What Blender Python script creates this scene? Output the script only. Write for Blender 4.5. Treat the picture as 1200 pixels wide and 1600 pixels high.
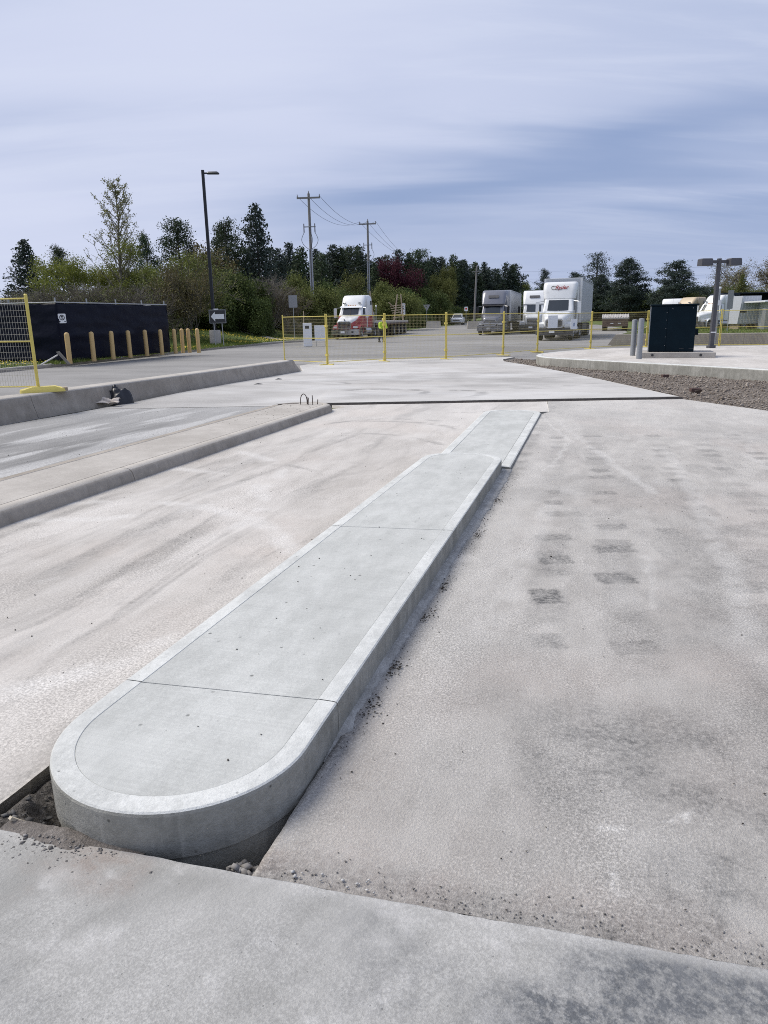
import bpy, bmesh, math, random
import numpy as np
from mathutils import Vector, Matrix

for o in list(bpy.data.objects):
    bpy.data.objects.remove(o, do_unlink=True)
SC = bpy.context.scene
COL = SC.collection
PI = math.pi

# ------------------------------------------------------------------ camera
EYE = 1.6
PITCH = math.radians(14.963)
ROLL = 0.018
cam_d = bpy.data.cameras.new('camera')
cam = bpy.data.objects.new('camera', cam_d)
COL.objects.link(cam)
cam_d.sensor_fit = 'VERTICAL'
cam_d.sensor_height = 24.0
cam_d.lens = 24.0 * 1130 / 1600
cam_d.clip_end = 3000
cam_d.clip_start = 0.05
_f = Vector((0, math.cos(PITCH), -math.sin(PITCH)))
_u = Vector((0, math.sin(PITCH), math.cos(PITCH)))
_r = Vector((1, 0, 0))
_R = _r * math.cos(ROLL) - _u * math.sin(ROLL)
_U = _r * math.sin(ROLL) + _u * math.cos(ROLL)
cam.matrix_world = Matrix(((_R.x, _U.x, -_f.x, 0), (_R.y, _U.y, -_f.y, 0), (_R.z, _U.z, -_f.z, EYE), (0, 0, 0, 1)))
SC.camera = cam

# ------------------------------------------------------------------ sky, sun, exposure
SUN_EL, SUN_AZ = math.radians(52), math.radians(-70)      # azimuth from +Y towards +X
EXPOSURE = 0.85
world = bpy.data.worlds.new('World')
SC.world = world
world.use_nodes = True
nt = world.node_tree
nt.nodes.clear()


class NT:
    """small helper for writing node graphs"""
    def __init__(self, tree):
        self.t = tree

    def n(self, kind, **kw):
        nd = self.t.nodes.new(kind)
        for k, v in kw.items():
            setattr(nd, k, v)
        return nd

    def put(self, sock, v):
        if isinstance(v, bpy.types.NodeSocket):
            self.t.links.new(v, sock)
        elif v is not None:
            if sock.type == 'RGBA' and not isinstance(v, (int, float)):
                sock.default_value = (*v, 1) if len(v) == 3 else v
            else:
                sock.default_value = v

    def m(self, op, a, b=None, c=None, clamp=False):
        nd = self.n('ShaderNodeMath', operation=op)
        nd.use_clamp = clamp
        self.put(nd.inputs[0], a)
        if b is not None:
            self.put(nd.inputs[1], b)
        if c is not None:
            self.put(nd.inputs[2], c)
        return nd.outputs[0]

    def vm(self, op, a, b=None):
        nd = self.n('ShaderNodeVectorMath', operation=op)
        self.put(nd.inputs[0], a)
        if b is not None:
            self.put(nd.inputs[1], b)
        return nd.outputs[0]

    def mapr(self, v, a, b, c=0.0, d=1.0, smooth=True):
        nd = self.n('ShaderNodeMapRange')
        nd.interpolation_type = 'SMOOTHSTEP' if smooth else 'LINEAR'
        self.put(nd.inputs['Value'], v)
        for k, q in (('From Min', a), ('From Max', b), ('To Min', c), ('To Max', d)):
            self.put(nd.inputs[k], q)
        return nd.outputs['Result']

    def noise(self, vec, scale, detail=4, rough=.55, out='Fac', dist=0.0):
        nd = self.n('ShaderNodeTexNoise')
        self.put(nd.inputs['Vector'], vec)
        nd.inputs['Scale'].default_value = scale
        nd.inputs['Detail'].default_value = detail
        nd.inputs['Roughness'].default_value = rough
        nd.inputs['Distortion'].default_value = dist
        return nd.outputs[out]

    def voro(self, vec, scale, feature='F1', out='Distance'):
        nd = self.n('ShaderNodeTexVoronoi', feature=feature)
        self.put(nd.inputs['Vector'], vec)
        nd.inputs['Scale'].default_value = scale
        return nd.outputs[out]

    def mix(self, f, a, b, mode='MIX'):
        nd = self.n('ShaderNodeMix', data_type='RGBA', blend_type=mode)
        nd.clamp_factor = True
        self.put(nd.inputs[0], f)
        self.put(nd.inputs[6], a)
        self.put(nd.inputs[7], b)
        return nd.outputs[2]

    def mapping(self, vec, scale=(1, 1, 1), rot=(0, 0, 0), loc=(0, 0, 0)):
        nd = self.n('ShaderNodeMapping')
        self.put(nd.inputs['Vector'], vec)
        nd.inputs['Scale'].default_value = scale
        nd.inputs['Rotation'].default_value = rot
        nd.inputs['Location'].default_value = loc
        return nd.outputs[0]


w = NT(nt)
tc = w.n('ShaderNodeTexCoord')
sep = w.n('ShaderNodeSeparateXYZ')
w.put(sep.inputs[0], tc.outputs['Generated'])
sx, sy, sz = sep.outputs
sky = w.n('ShaderNodeTexSky', sky_type='NISHITA')
sky.sun_disc = False
sky.sun_elevation = SUN_EL
sky.sun_rotation = SUN_AZ
sky.air_density = 1.0
sky.dust_density = 1.2
zz = w.m('ADD', w.m('MAXIMUM', sz, 0.0), 0.20)
comb = w.n('ShaderNodeCombineXYZ')
w.put(comb.inputs[0], w.m('DIVIDE', sx, zz))
w.put(comb.inputs[1], w.m('DIVIDE', sy, zz))
plane = comb.outputs[0]                                   # the cloud sheet overhead, seen in perspective
n_big = w.noise(w.mapping(plane, (.45, 1.0, 1), (0, 0, -.30), (3.1, .6, 0)), .75, 3, .45, dist=.3)
n_mid = w.noise(w.mapping(plane, (.40, 1.5, 1), (0, 0, -.26), (1.7, 4.2, 0)), 1.7, 4, .5, dist=.3)
n_fine = w.noise(w.mapping(plane, (.35, 1.6, 1), (0, 0, -.24), (7.7, .2, 0)), 3.6, 6, .6, dist=.4)
# a long thin break in the sheet, a cloud-sheet feature lying ahead and a little to the right
ycl = w.m('MAXIMUM', sy, 0.05)
az = w.m('DIVIDE', sx, ycl)
wob = w.m('MULTIPLY', w.m('SUBTRACT', n_mid, .5), .16)
zc = w.m('ADD', w.m('ADD', w.m('MULTIPLY', az, .13), .150), wob)
dz = w.m('DIVIDE', w.m('SUBTRACT', sz, zc), .042)
gap = w.m('EXPONENT', w.m('MULTIPLY', w.m('MULTIPLY', dz, dz), -1.0))
gap = w.m('MULTIPLY', gap, w.m('MULTIPLY', w.mapr(az, -.26, .02), w.mapr(az, .95, .25)))
dz2 = w.m('DIVIDE', w.m('SUBTRACT', sz, w.m('ADD', w.m('MULTIPLY', wob, .6), .085)), .05)
gap2 = w.m('EXPONENT', w.m('MULTIPLY', w.m('MULTIPLY', dz2, dz2), -1.0))
gap2 = w.m('MULTIPLY', gap2, w.m('MULTIPLY', w.mapr(az, -.30, .05), .42))
thin = w.m('MULTIPLY', w.mapr(n_mid, .56, .80), .22)
front = w.mapr(sy, 0.0, .3)
clear = w.m('ADD', w.m('MULTIPLY', w.m('ADD', w.m('MULTIPLY', gap, .80), gap2), front), thin, clamp=True)
grey = w.m('ADD', w.m('MULTIPLY', w.mapr(n_big, .40, .66), .75), w.m('MULTIPLY', w.mapr(n_mid, .42, .70), .35), clamp=True)
sund = w.m('ADD', w.m('MULTIPLY', sx, math.sin(SUN_AZ)), w.m('MULTIPLY', sy, math.cos(SUN_AZ)))
away = w.mapr(w.m('ADD', sund, w.m('MULTIPLY', w.m('SUBTRACT', n_big, .5), .5)), .50, -.30)   # the sheet is brightest towards the veiled sun
cl = w.mix(w.m('ADD', w.m('MULTIPLY', grey, .45), w.m('MULTIPLY', away, .75), clamp=True), (.362, .390, .490), (.226, .272, .390))
cl = w.mix(w.m('MULTIPLY', w.mapr(n_fine, .42, .72), .48), cl, (.375, .405, .495))
low = w.mapr(sz, .12, .0)
cl = w.mix(w.m('MULTIPLY', low, .25), cl, (.29, .33, .44))
skycol = w.mix(1.0, sky.outputs[0], (.042, .042, .042), 'MULTIPLY')
blue = w.mix(.8, skycol, (.150, .205, .350))
bgc = w.mix(clear, cl, blue)
bg = w.n('ShaderNodeBackground')
w.put(bg.inputs['Color'], bgc)
bg.inputs['Strength'].default_value = 1.0
wo = w.n('ShaderNodeOutputWorld')
nt.links.new(bg.outputs[0], wo.inputs[0])

sun_d = bpy.data.lights.new('sun', 'SUN')
sun_d.energy = 2.0
sun_d.angle = math.radians(32)
sun_d.color = (1.0, .945, .85)
sun = bpy.data.objects.new('sun', sun_d)
COL.objects.link(sun)
_s = Vector((math.sin(SUN_AZ) * math.cos(SUN_EL), math.cos(SUN_AZ) * math.cos(SUN_EL), math.sin(SUN_EL)))
sun.rotation_euler = (-_s).to_track_quat('-Z', 'Y').to_euler()

SC.view_settings.view_transform = 'Standard'
SC.view_settings.look = 'None'
SC.view_settings.exposure = EXPOSURE
SC.view_settings.gamma = 1
SC.view_settings.use_curve_mapping = False
SC.cycles.filter_width = 1.0
SC.cycles.use_denoising = False

# ------------------------------------------------------------------ helpers
rng = random.Random(11)
nrng = np.random.default_rng(7)
YAW = math.radians(17.2)                                   # the yard's own axis
SU, CU = math.sin(YAW), math.cos(YAW)


def W(u, v, z=None):
    p = (u * SU + v * CU, u * CU - v * SU)
    return p if z is None else (p[0], p[1], z)


def EDGE(v):
    """where the front slab stops, along the yard axis"""
    return 1.600 + .048 * (v + .9)


def gz(y):
    return 0.0 if y < 70 else .0115 * (min(y, 160) - 70)


def tag(o, label=None, cat=None, group=None, kind=None):
    if label: o['label'] = label
    if cat: o['category'] = cat
    if group: o['group'] = group
    if kind: o['kind'] = kind
    return o


def link(o, parent=None):
    COL.objects.link(o)
    if parent is not None:
        o.parent = parent
    return o


def thing(name, label, cat, loc=(0, 0, 0), rz=0.0, group=None):
    o = bpy.data.objects.new(name, None)
    o.empty_display_size = .2
    link(o)
    o.location = loc
    o.rotation_euler = (0, 0, rz)
    return tag(o, label, cat, group)


def copy_tree(o, parent=None):
    c = o.copy()
    COL.objects.link(c)
    c.parent = parent
    for ch in list(o.children):
        copy_tree(ch, c)
    return c


def mesh_np(name, V, F, smooth=False):
    """mesh from numpy arrays; F is (n, k) with one k"""
    V = np.asarray(V, dtype=np.float32)
    F = np.asarray(F, dtype=np.int32)
    me = bpy.data.meshes.new(name)
    k = F.shape[1]
    me.vertices.add(len(V))
    me.vertices.foreach_set('co', V.ravel())
    me.loops.add(F.size)
    me.loops.foreach_set('vertex_index', F.ravel())
    me.polygons.add(len(F))
    me.polygons.foreach_set('loop_start', np.arange(0, F.size, k, dtype=np.int32))
    if smooth:
        me.polygons.foreach_set('use_smooth', np.ones(len(F), dtype=bool))
    me.update(calc_edges=True)
    return me


class MB:
    """collects faces for ONE mesh object"""
    def __init__(self):
        self.v = []; self.f = []; self.mi = []; self.cur = 0

    def add(self, vs, fs):
        b = len(self.v)
        self.v += [tuple(p) for p in vs]
        for f in fs:
            self.f.append([b + i for i in f]); self.mi.append(self.cur)
        return self

    def box(self, x0, x1, y0, y1, z0, z1):
        return self.add([(x0, y0, z0), (x1, y0, z0), (x1, y1, z0), (x0, y1, z0), (x0, y0, z1), (x1, y0, z1), (x1, y1, z1), (x0, y1, z1)],
                        [(0, 3, 2, 1), (4, 5, 6, 7), (0, 1, 5, 4), (1, 2, 6, 5), (2, 3, 7, 6), (3, 0, 4, 7)])

    def tube(self, p0, p1, r0, r1=None, k=8, caps=True):
        r1 = r0 if r1 is None else r1
        p0, p1 = Vector(p0), Vector(p1)
        d = (p1 - p0).normalized()
        a = d.orthogonal().normalized()
        b = d.cross(a)
        vs = []
        for p, r in ((p0, r0), (p1, r1)):
            for i in range(k):
                t = 2 * PI * i / k
                vs.append(p + a * (r * math.cos(t)) + b * (r * math.sin(t)))
        fs = [(i, (i + 1) % k, k + (i + 1) % k, k + i) for i in range(k)]
        if caps:
            fs += [tuple(range(k - 1, -1, -1)), tuple(range(k, 2 * k))]
        return self.add(vs, fs)

    def path(self, pts, r, k=6):
        for a, b in zip(pts[:-1], pts[1:]):
            self.tube(a, b, r, r, k)
        return self

    def loft(self, secs, cap=True):
        n = len(secs[0])
        vs = [p for s in secs for p in s]
        fs = []
        for j in range(len(secs) - 1):
            for i in range(n):
                i2 = (i + 1) % n
                fs.append((j * n + i, j * n + i2, (j + 1) * n + i2, (j + 1) * n + i))
        if cap:
            fs.append(tuple(range(n - 1, -1, -1)))
            fs.append(tuple(range((len(secs) - 1) * n, len(secs) * n)))
        return self.add(vs, fs)

    def lathe(self, prof, c=(0, 0, 0), k=16, axis='z'):
        secs = []
        for r, h in prof:
            s = []
            for i in range(k):
                t = 2 * PI * i / k
                if axis == 'z':
                    s.append((c[0] + r * math.cos(t), c[1] + r * math.sin(t), c[2] + h))
                else:
                    s.append((c[0] + h, c[1] + r * math.cos(t), c[2] + r * math.sin(t)))
            secs.append(s)
        return self.loft(secs)

    def build(self, name, mats, parent=None, smooth=False, bevel=0.0, loc=None, seg=2, auto=None):
        me = bpy.data.meshes.new(name)
        me.from_pydata(self.v, [], self.f)
        if not isinstance(mats, (list, tuple)):
            mats = [mats]
        for m_ in mats:
            me.materials.append(m_)
        me.polygons.foreach_set('material_index', self.mi)
        bm = bmesh.new(); bm.from_mesh(me)
        bmesh.ops.recalc_face_normals(bm, faces=bm.faces)
        bm.to_mesh(me); bm.free()
        if smooth:
            me.polygons.foreach_set('use_smooth', [True] * len(me.polygons))
            if auto is None:
                auto = 40
        if smooth and auto:
            me.set_sharp_from_angle(angle=math.radians(auto))
        o = bpy.data.objects.new(name, me)
        link(o, parent)
        if loc is not None:
            o.location = loc
        if bevel:
            b = o.modifiers.new('bevel', 'BEVEL')
            b.width = bevel; b.segments = seg; b.limit_method = 'ANGLE'; b.angle_limit = math.radians(35)
        return o


def rrect(cx, cy, wx, wy, r, n=4):
    """rounded rectangle outline, list of (x, y)"""
    r = min(r, wx / 2 - .001, wy / 2 - .001)
    out = []
    for sx_, sy_, a0 in ((1, 1, 0), (-1, 1, 90), (-1, -1, 180), (1, -1, 270)):
        for i in range(n + 1):
            a = math.radians(a0 + 90 * i / n)
            out.append((cx + sx_ * (wx / 2 - r) + r * math.cos(a), cy + sy_ * (wy / 2 - r) + r * math.sin(a)))
    return out


def hsh(ix, iy, seed):
    h = (ix.astype(np.int64) * 374761393 + iy.astype(np.int64) * 668265263 + seed * 1442695041) & 0x7fffffff
    h = (h ^ (h >> 13)) * 1274126177 & 0x7fffffff
    return ((h ^ (h >> 16)) & 0xffff) / 65535.0


def vnoise(x, y, seed=0):
    ix, iy = np.floor(x), np.floor(y)
    fx, fy = x - ix, y - iy
    fx, fy = fx * fx * (3 - 2 * fx), fy * fy * (3 - 2 * fy)
    a, b = hsh(ix, iy, seed), hsh(ix + 1, iy, seed)
    c, d = hsh(ix, iy + 1, seed), hsh(ix + 1, iy + 1, seed)
    return (a * (1 - fx) + b * fx) * (1 - fy) + (c * (1 - fx) + d * fx) * fy


def fbm(x, y, seed=0, oct=4):
    s = 0; a = .5; t = 0
    for i in range(oct):
        s = s + a * vnoise(x * 2 ** i + 17.3 * i, y * 2 ** i + 9.1 * i, seed + i); t += a; a *= .55
    return s / t


def sstep(x, a, b):
    t = np.clip((x - a) / (b - a), 0, 1)
    return t * t * (3 - 2 * t)


def seg_dist(X, Y, pts):
    d = np.full(X.shape, 1e9)
    for (x0, y0), (x1, y1) in zip(pts[:-1], pts[1:]):
        vx, vy = x1 - x0, y1 - y0
        t = np.clip(((X - x0) * vx + (Y - y0) * vy) / (vx * vx + vy * vy + 1e-9), 0, 1)
        d = np.minimum(d, np.hypot(X - x0 - t * vx, Y - y0 - t * vy))
    return d


def smooth_path(pts, n=8, closed=False):
    """Catmull-Rom through 2D or 3D points"""
    P = [Vector(p) for p in pts]
    out = []
    N = len(P)
    for i in range(N if closed else N - 1):
        p0 = P[(i - 1) % N] if closed or i > 0 else P[0]
        p1, p2 = P[i], P[(i + 1) % N]
        p3 = P[(i + 2) % N] if closed or i + 2 < N else P[-1]
        for k in range(n):
            t = k / n
            out.append(.5 * ((2 * p1) + (p2 - p0) * t + (2 * p0 - 5 * p1 + 4 * p2 - p3) * t * t + (3 * p1 - p0 - 3 * p2 + p3) * t ** 3))
    if not closed:
        out.append(P[-1])
    return [tuple(p) for p in out]


def offset_normals(path):
    """unit normals to the RIGHT of travel, per point"""
    P = np.array([p[:2] for p in path], float)
    T = np.gradient(P, axis=0)
    T /= np.linalg.norm(T, axis=1)[:, None] + 1e-9
    return np.stack([T[:, 1], -T[:, 0]], 1)


def sweep(mb, path, prof, side=-1, caps=True, sidemat=None, z0=0.0):
    """sweep profile [(inset, z)...]; inset goes to the `side` (-1 = left of travel)"""
    N = offset_normals(path) * (1 if side > 0 else -1)
    secs = [[(p[0] + n[0] * d, p[1] + n[1] * d, z0 + z) for d, z in prof] for p, n in zip(path, N)]
    k = len(prof)
    b = len(mb.v)
    mb.v += [q for s in secs for q in s]
    for j in range(len(secs) - 1):
        for i in range(k):
            i2 = (i + 1) % k
            mb.f.append([b + j * k + i, b + j * k + i2, b + (j + 1) * k + i2, b + (j + 1) * k + i])
            mb.mi.append(sidemat[i] if sidemat else mb.cur)
    if caps:
        mb.f.append([b + i for i in range(k - 1, -1, -1)]); mb.mi.append(0)
        mb.f.append([b + (len(secs) - 1) * k + i for i in range(k)]); mb.mi.append(0)
    return mb


# ------------------------------------------------------------------ materials
MATS = {}


def simple(name, rgb, rough=.6, metal=0.0, var=.18, scale=6.0, bump=0.0, bscale=60.0, obj_rand=0.0, spec=None, coat=0.0, dirt=None, dscale=3.0, dlo=.55, dhi=.8):
    """procedural paint / metal / plastic with mottling and optional dirt"""
    m = bpy.data.materials.new(name)
    m.use_nodes = True
    t = NT(m.node_tree)
    bs = m.node_tree.nodes['Principled BSDF']
    tcn = t.n('ShaderNodeTexCoord').outputs['Object']
    nz = t.noise(tcn, scale, 5, .6)
    c = t.mix(nz, tuple(max(0, x * (1 - var)) for x in rgb), tuple(x * (1 + var) for x in rgb))
    if obj_rand:
        oi = t.n('ShaderNodeObjectInfo').outputs['Random']
        hv = t.n('ShaderNodeHueSaturation')
        t.put(hv.inputs['Color'], c)
        t.put(hv.inputs['Value'], t.m('ADD', t.m('MULTIPLY', oi, 2 * obj_rand), 1 - obj_rand))
        c = hv.outputs[0]
    if dirt is not None:
        c = t.mix(t.mapr(t.noise(tcn, dscale, 6, .65), dlo, dhi), c, dirt)
    t.put(bs.inputs['Base Color'], c)
    t.put(bs.inputs['Roughness'], t.m('ADD', t.m('MULTIPLY', t.m('SUBTRACT', nz, .5), .2), rough, clamp=True))
    bs.inputs['Metallic'].default_value = metal
    if spec is not None:
        bs.inputs['Specular IOR Level'].default_value = spec
    if coat:
        bs.inputs['Coat Weight'].default_value = coat
        bs.inputs['Coat Roughness'].default_value = .08
    if bump:
        bn = t.n('ShaderNodeBump')
        bn.inputs['Strength'].default_value = bump
        bn.inputs['Distance'].default_value = .02
        t.put(bn.inputs['Height'], t.noise(tcn, bscale, 4, .6))
        t.put(bs.inputs['Normal'], bn.outputs[0])
    MATS[name] = m
    return m


def concrete(name, ca, cb, big=.7, rot=0.0, stretch=(1, 1, 1), grain=.12, agg=0.0, agg_scale=55.0, fine=140.0, bump=.25, broom=0.0, broom_scale=70.0,
             attr=False, dark=(.10, .10, .105), light=(.62, .61, .60), warm=(.30, .25, .21), rough=.88, pits=0.0, pit_scale=16.0, streak=0.0, bdist=.004):
    """ca/cb mottled concrete; optional exposed aggregate, broom lines, pinholes and stains from the mesh"""
    m = bpy.data.materials.new(name)
    m.use_nodes = True
    t = NT(m.node_tree)
    bs = m.node_tree.nodes['Principled BSDF']
    geo = t.n('ShaderNodeNewGeometry').outputs['Position']
    loc = t.mapping(geo, (1, 1, 1), (0, 0, rot))
    st = t.mapping(loc, stretch)
    n1 = t.noise(st, big, 7, .6, dist=.3)
    n2 = t.noise(st, big * 5.3, 6, .65)
    n3 = t.noise(loc, fine, 3, .7)
    f = t.m('ADD', t.m('MULTIPLY', n1, .6), t.m('MULTIPLY', n2, .4))
    c = t.mix(t.mapr(f, .36, .64), ca, cb)
    hgt = t.m('MULTIPLY', n3, 1.0)
    if attr:
        at = t.n('ShaderNodeAttribute', attribute_name='stain').outputs['Color']
        s3 = t.n('ShaderNodeSeparateColor')
        t.put(s3.inputs[0], at)
        br = t.mapr(t.noise(loc, 38, 4, .75), .30, .70, .35, 1.25)
        c = t.mix(t.m('MULTIPLY', s3.outputs[2], br), c, warm)
        c = t.mix(t.m('MULTIPLY', s3.outputs[0], br), c, dark)
        c = t.mix(t.m('MULTIPLY', s3.outputs[1], br), c, light)
    if agg:
        sp = t.noise(loc, agg_scale, 4, .8)
        hv = t.n('ShaderNodeHueSaturation')
        t.put(hv.inputs['Color'], c)
        dusty = t.mapr(t.noise(st, 1.1, 4, .6), .36, .62, .22, 1.15)      # dust hides the grit in places
        spv = t.mapr(sp, .38, .60, -.66 * agg, .46 * agg, smooth=False)
        t.put(hv.inputs['Value'], t.m('ADD', t.m('MULTIPLY', spv, dusty), 1.0))
        c = hv.outputs[0]
        hgt = t.m('ADD', hgt, t.m('MULTIPLY', t.mapr(sp, .36, .62, smooth=False), 1.6))
    if grain:
        hv = t.n('ShaderNodeHueSaturation')
        t.put(hv.inputs['Color'], c)
        n4 = t.noise(loc, fine * .33, 3, .7)
        t.put(hv.inputs['Value'], t.m('ADD', t.m('MULTIPLY', t.m('SUBTRACT', t.m('ADD', t.m('MULTIPLY', n3, .5), t.m('MULTIPLY', n4, .5)), .5), 2.4 * grain), 1.0))
        c = hv.outputs[0]
    if broom:
        bl = t.noise(t.mapping(loc, (.8, broom_scale, .8)), 3.0, 4, .7)
        hv = t.n('ShaderNodeHueSaturation')
        t.put(hv.inputs['Color'], c)
        t.put(hv.inputs['Value'], t.m('ADD', t.m('MULTIPLY', t.m('SUBTRACT', bl, .5), broom * .5), 1.0))
        c = hv.outputs[0]
        hgt = t.m('ADD', hgt, t.m('MULTIPLY', bl, broom * 2.2))
    if streak:
        sv = t.noise(t.mapping(geo, (9, 9, .8)), 1.4, 5, .6)
        c = t.mix(t.m('MULTIPLY', t.mapr(sv, .45, .75), streak), c, tuple(x * .55 for x in ca))
        sv2 = t.noise(t.mapping(geo, (14, 14, 1.2), (0, 0, 0), (4, 2, 1)), 1.6, 4, .6)
        c = t.mix(t.m('MULTIPLY', t.mapr(sv2, .55, .8), streak), c, tuple(min(1, x * 1.5) for x in cb))
    if pits:
        pd = t.voro(geo, pit_scale, 'F1', 'Distance')
        pn = t.mapr(t.noise(geo, pit_scale * .6, 2, .5), .5, .62)
        pm = t.m('MULTIPLY', t.mapr(pd, .13, .06), pn)
        c = t.mix(t.m('MULTIPLY', pm, pits), c, tuple(x * .3 for x in ca))
        hgt = t.m('SUBTRACT', hgt, t.m('MULTIPLY', pm, 3.0))
    t.put(bs.inputs['Base Color'], c)
    bs.inputs['Roughness'].default_value = rough
    bs.inputs['Specular IOR Level'].default_value = .3
    bn = t.n('ShaderNodeBump')
    bn.inputs['Strength'].default_value = bump
    bn.inputs['Distance'].default_value = bdist
    t.put(bn.inputs['Height'], hgt)
    t.put(bs.inputs['Normal'], bn.outputs[0])
    MATS[name] = m
    return m


def leafmat(name, ca, cb, trans=.25, obj_rand=.12):
    m = bpy.data.materials.new(name)
    m.use_nodes = True
    t = NT(m.node_tree)
    bs = m.node_tree.nodes['Principled BSDF']
    g = t.n('ShaderNodeNewGeometry')
    oi = t.n('ShaderNodeObjectInfo').outputs['Random']
    c = t.mix(g.outputs['Random Per Island'], ca, cb)
    hv = t.n('ShaderNodeHueSaturation')
    t.put(hv.inputs['Color'], c)
    t.put(hv.inputs['Value'], t.m('ADD', t.m('MULTIPLY', oi, 2 * obj_rand), 1 - obj_rand))
    t.put(hv.inputs['Hue'], t.m('ADD', t.m('MULTIPLY', oi, .02), .49))
    t.put(bs.inputs['Base Color'], hv.outputs[0])
    bs.inputs['Roughness'].default_value = .7
    bs.inputs['Specular IOR Level'].default_value = .25
    tr = t.n('ShaderNodeBsdfTranslucent')
    t.put(tr.inputs['Color'], hv.outputs[0])
    mx = t.n('ShaderNodeMixShader')
    mx.inputs[0].default_value = trans
    m.node_tree.links.new(bs.outputs[0], mx.inputs[1])
    m.node_tree.links.new(tr.outputs[0], mx.inputs[2])
    m.node_tree.links.new(mx.outputs[0], m.node_tree.nodes['Material Output'].inputs[0])
    MATS[name] = m
    return m


def glassmat(name, rgb=(.02, .026, .032), rough=.06):
    m = bpy.data.materials.new(name)
    m.use_nodes = True
    t = NT(m.node_tree)
    bs = m.node_tree.nodes['Principled BSDF']
    nz = t.noise(t.n('ShaderNodeTexCoord').outputs['Object'], 2.0, 4, .6)
    t.put(bs.inputs['Base Color'], t.mix(nz, tuple(x * .7 for x in rgb), tuple(x * 1.4 for x in rgb)))
    t.put(bs.inputs['Roughness'], t.m('ADD', t.m('MULTIPLY', nz, .08), rough))
    bs.inputs['Specular IOR Level'].default_value = .8
    MATS[name] = m
    return m
# ------------------------------------------------------------------ palette
M_right = concrete('lane_concrete', (.435, .413, .383), (.565, .540, .504), .75, YAW, (1.6, .7, 1), grain=.12, agg=.50, agg_scale=100, fine=260, bump=.6, attr=True,
                   dark=(.135, .133, .130), light=(.72, .70, .665), warm=(.46, .40, .36), bdist=.006)
M_left = concrete('worn_lane_concrete', (.430, .403, .370), (.575, .545, .508), .6, YAW, (1.3, .5, 1), grain=.12, agg=.46, agg_scale=80, fine=200, bump=.4, attr=True,
                  dark=(.20, .19, .178), light=(.66, .64, .61), warm=(.52, .45, .395))
M_front = concrete('slab_concrete', (.30, .296, .281), (.425, .418, .40), 1.1, YAW + .5, (1.5, .6, 1), grain=.12, agg=.28, agg_scale=130, fine=220, bump=.42, attr=True,
                   dark=(.130, .136, .145), light=(.56, .55, .535), warm=(.31, .275, .25), pits=.5, pit_scale=40)
M_apron = concrete('apron_concrete', (.41, .397, .378), (.51, .496, .476), .35, YAW, (.5, 1.3, 1), grain=.10, agg=.15, fine=120, bump=.2, attr=True,
                   dark=(.13, .125, .12), light=(.60, .595, .585), warm=(.40, .37, .34))
M_dusty = concrete('dusty_asphalt', (.165, .162, .158), (.265, .26, .253), .7, YAW, (1.6, .35, 1), grain=.2, agg=.45, agg_scale=70, fine=160, bump=.4, attr=True,
                   dark=(.10, .10, .10), light=(.50, .495, .485), warm=(.36, .335, .315))
M_lot = concrete('worn_asphalt', (.195, .190, .183), (.285, .277, .266), .12, YAW, (.5, 1.2, 1), grain=.18, agg=.2, agg_scale=40, fine=60, bump=.3, attr=False)
M_top = concrete('new_concrete_broomed', (.410, .416, .397), (.520, .526, .505), 1.3, YAW, (1.4, .6, 1), grain=.07, agg=.10, agg_scale=90, fine=200, bump=.35, broom=.55, broom_scale=34, pits=.8, pit_scale=11, bdist=.003)
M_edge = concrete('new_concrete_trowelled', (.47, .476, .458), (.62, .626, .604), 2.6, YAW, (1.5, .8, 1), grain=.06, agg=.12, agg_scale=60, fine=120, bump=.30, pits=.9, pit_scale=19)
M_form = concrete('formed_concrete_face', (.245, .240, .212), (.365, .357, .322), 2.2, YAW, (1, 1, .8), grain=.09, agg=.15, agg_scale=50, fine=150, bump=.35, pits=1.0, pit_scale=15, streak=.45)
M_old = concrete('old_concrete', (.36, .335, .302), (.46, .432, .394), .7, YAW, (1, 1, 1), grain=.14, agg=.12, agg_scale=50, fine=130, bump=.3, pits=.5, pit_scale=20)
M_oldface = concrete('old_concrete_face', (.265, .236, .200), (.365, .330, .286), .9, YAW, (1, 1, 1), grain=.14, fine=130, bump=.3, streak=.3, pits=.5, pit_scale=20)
M_mortar = concrete('mortar', (.34, .33, .31), (.50, .49, .465), 5, 0, grain=.15, agg=.3, agg_scale=70, fine=160, bump=.6)
M_soil = concrete('soil', (.11, .10, .09), (.22, .20, .18), 3.5, 0, grain=.35, agg=.5, agg_scale=45, fine=120, bump=.9, bdist=.012)
M_stone = simple('stone_chips', (.25, .24, .23), .9, var=.25, scale=14, obj_rand=.0, bump=.3)
M_gravel = concrete('gravel_bed', (.20, .165, .135), (.33, .285, .245), .9, 0, grain=.3, agg=.6, agg_scale=26, fine=80, bump=.9, bdist=.02)
M_grass = concrete('turf', (.070, .105, .024), (.13, .17, .042), .35, 0, grain=.25, agg=.3, agg_scale=14, fine=40, bump=.6, bdist=.03)
M_filler = simple('joint_filler_dark', (.055, .048, .045), .9, var=.4, scale=12)
M_rubber = simple('black_rubber', (.022, .022, .023), .75, var=.3, scale=10, dirt=(.10, .095, .09))


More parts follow.
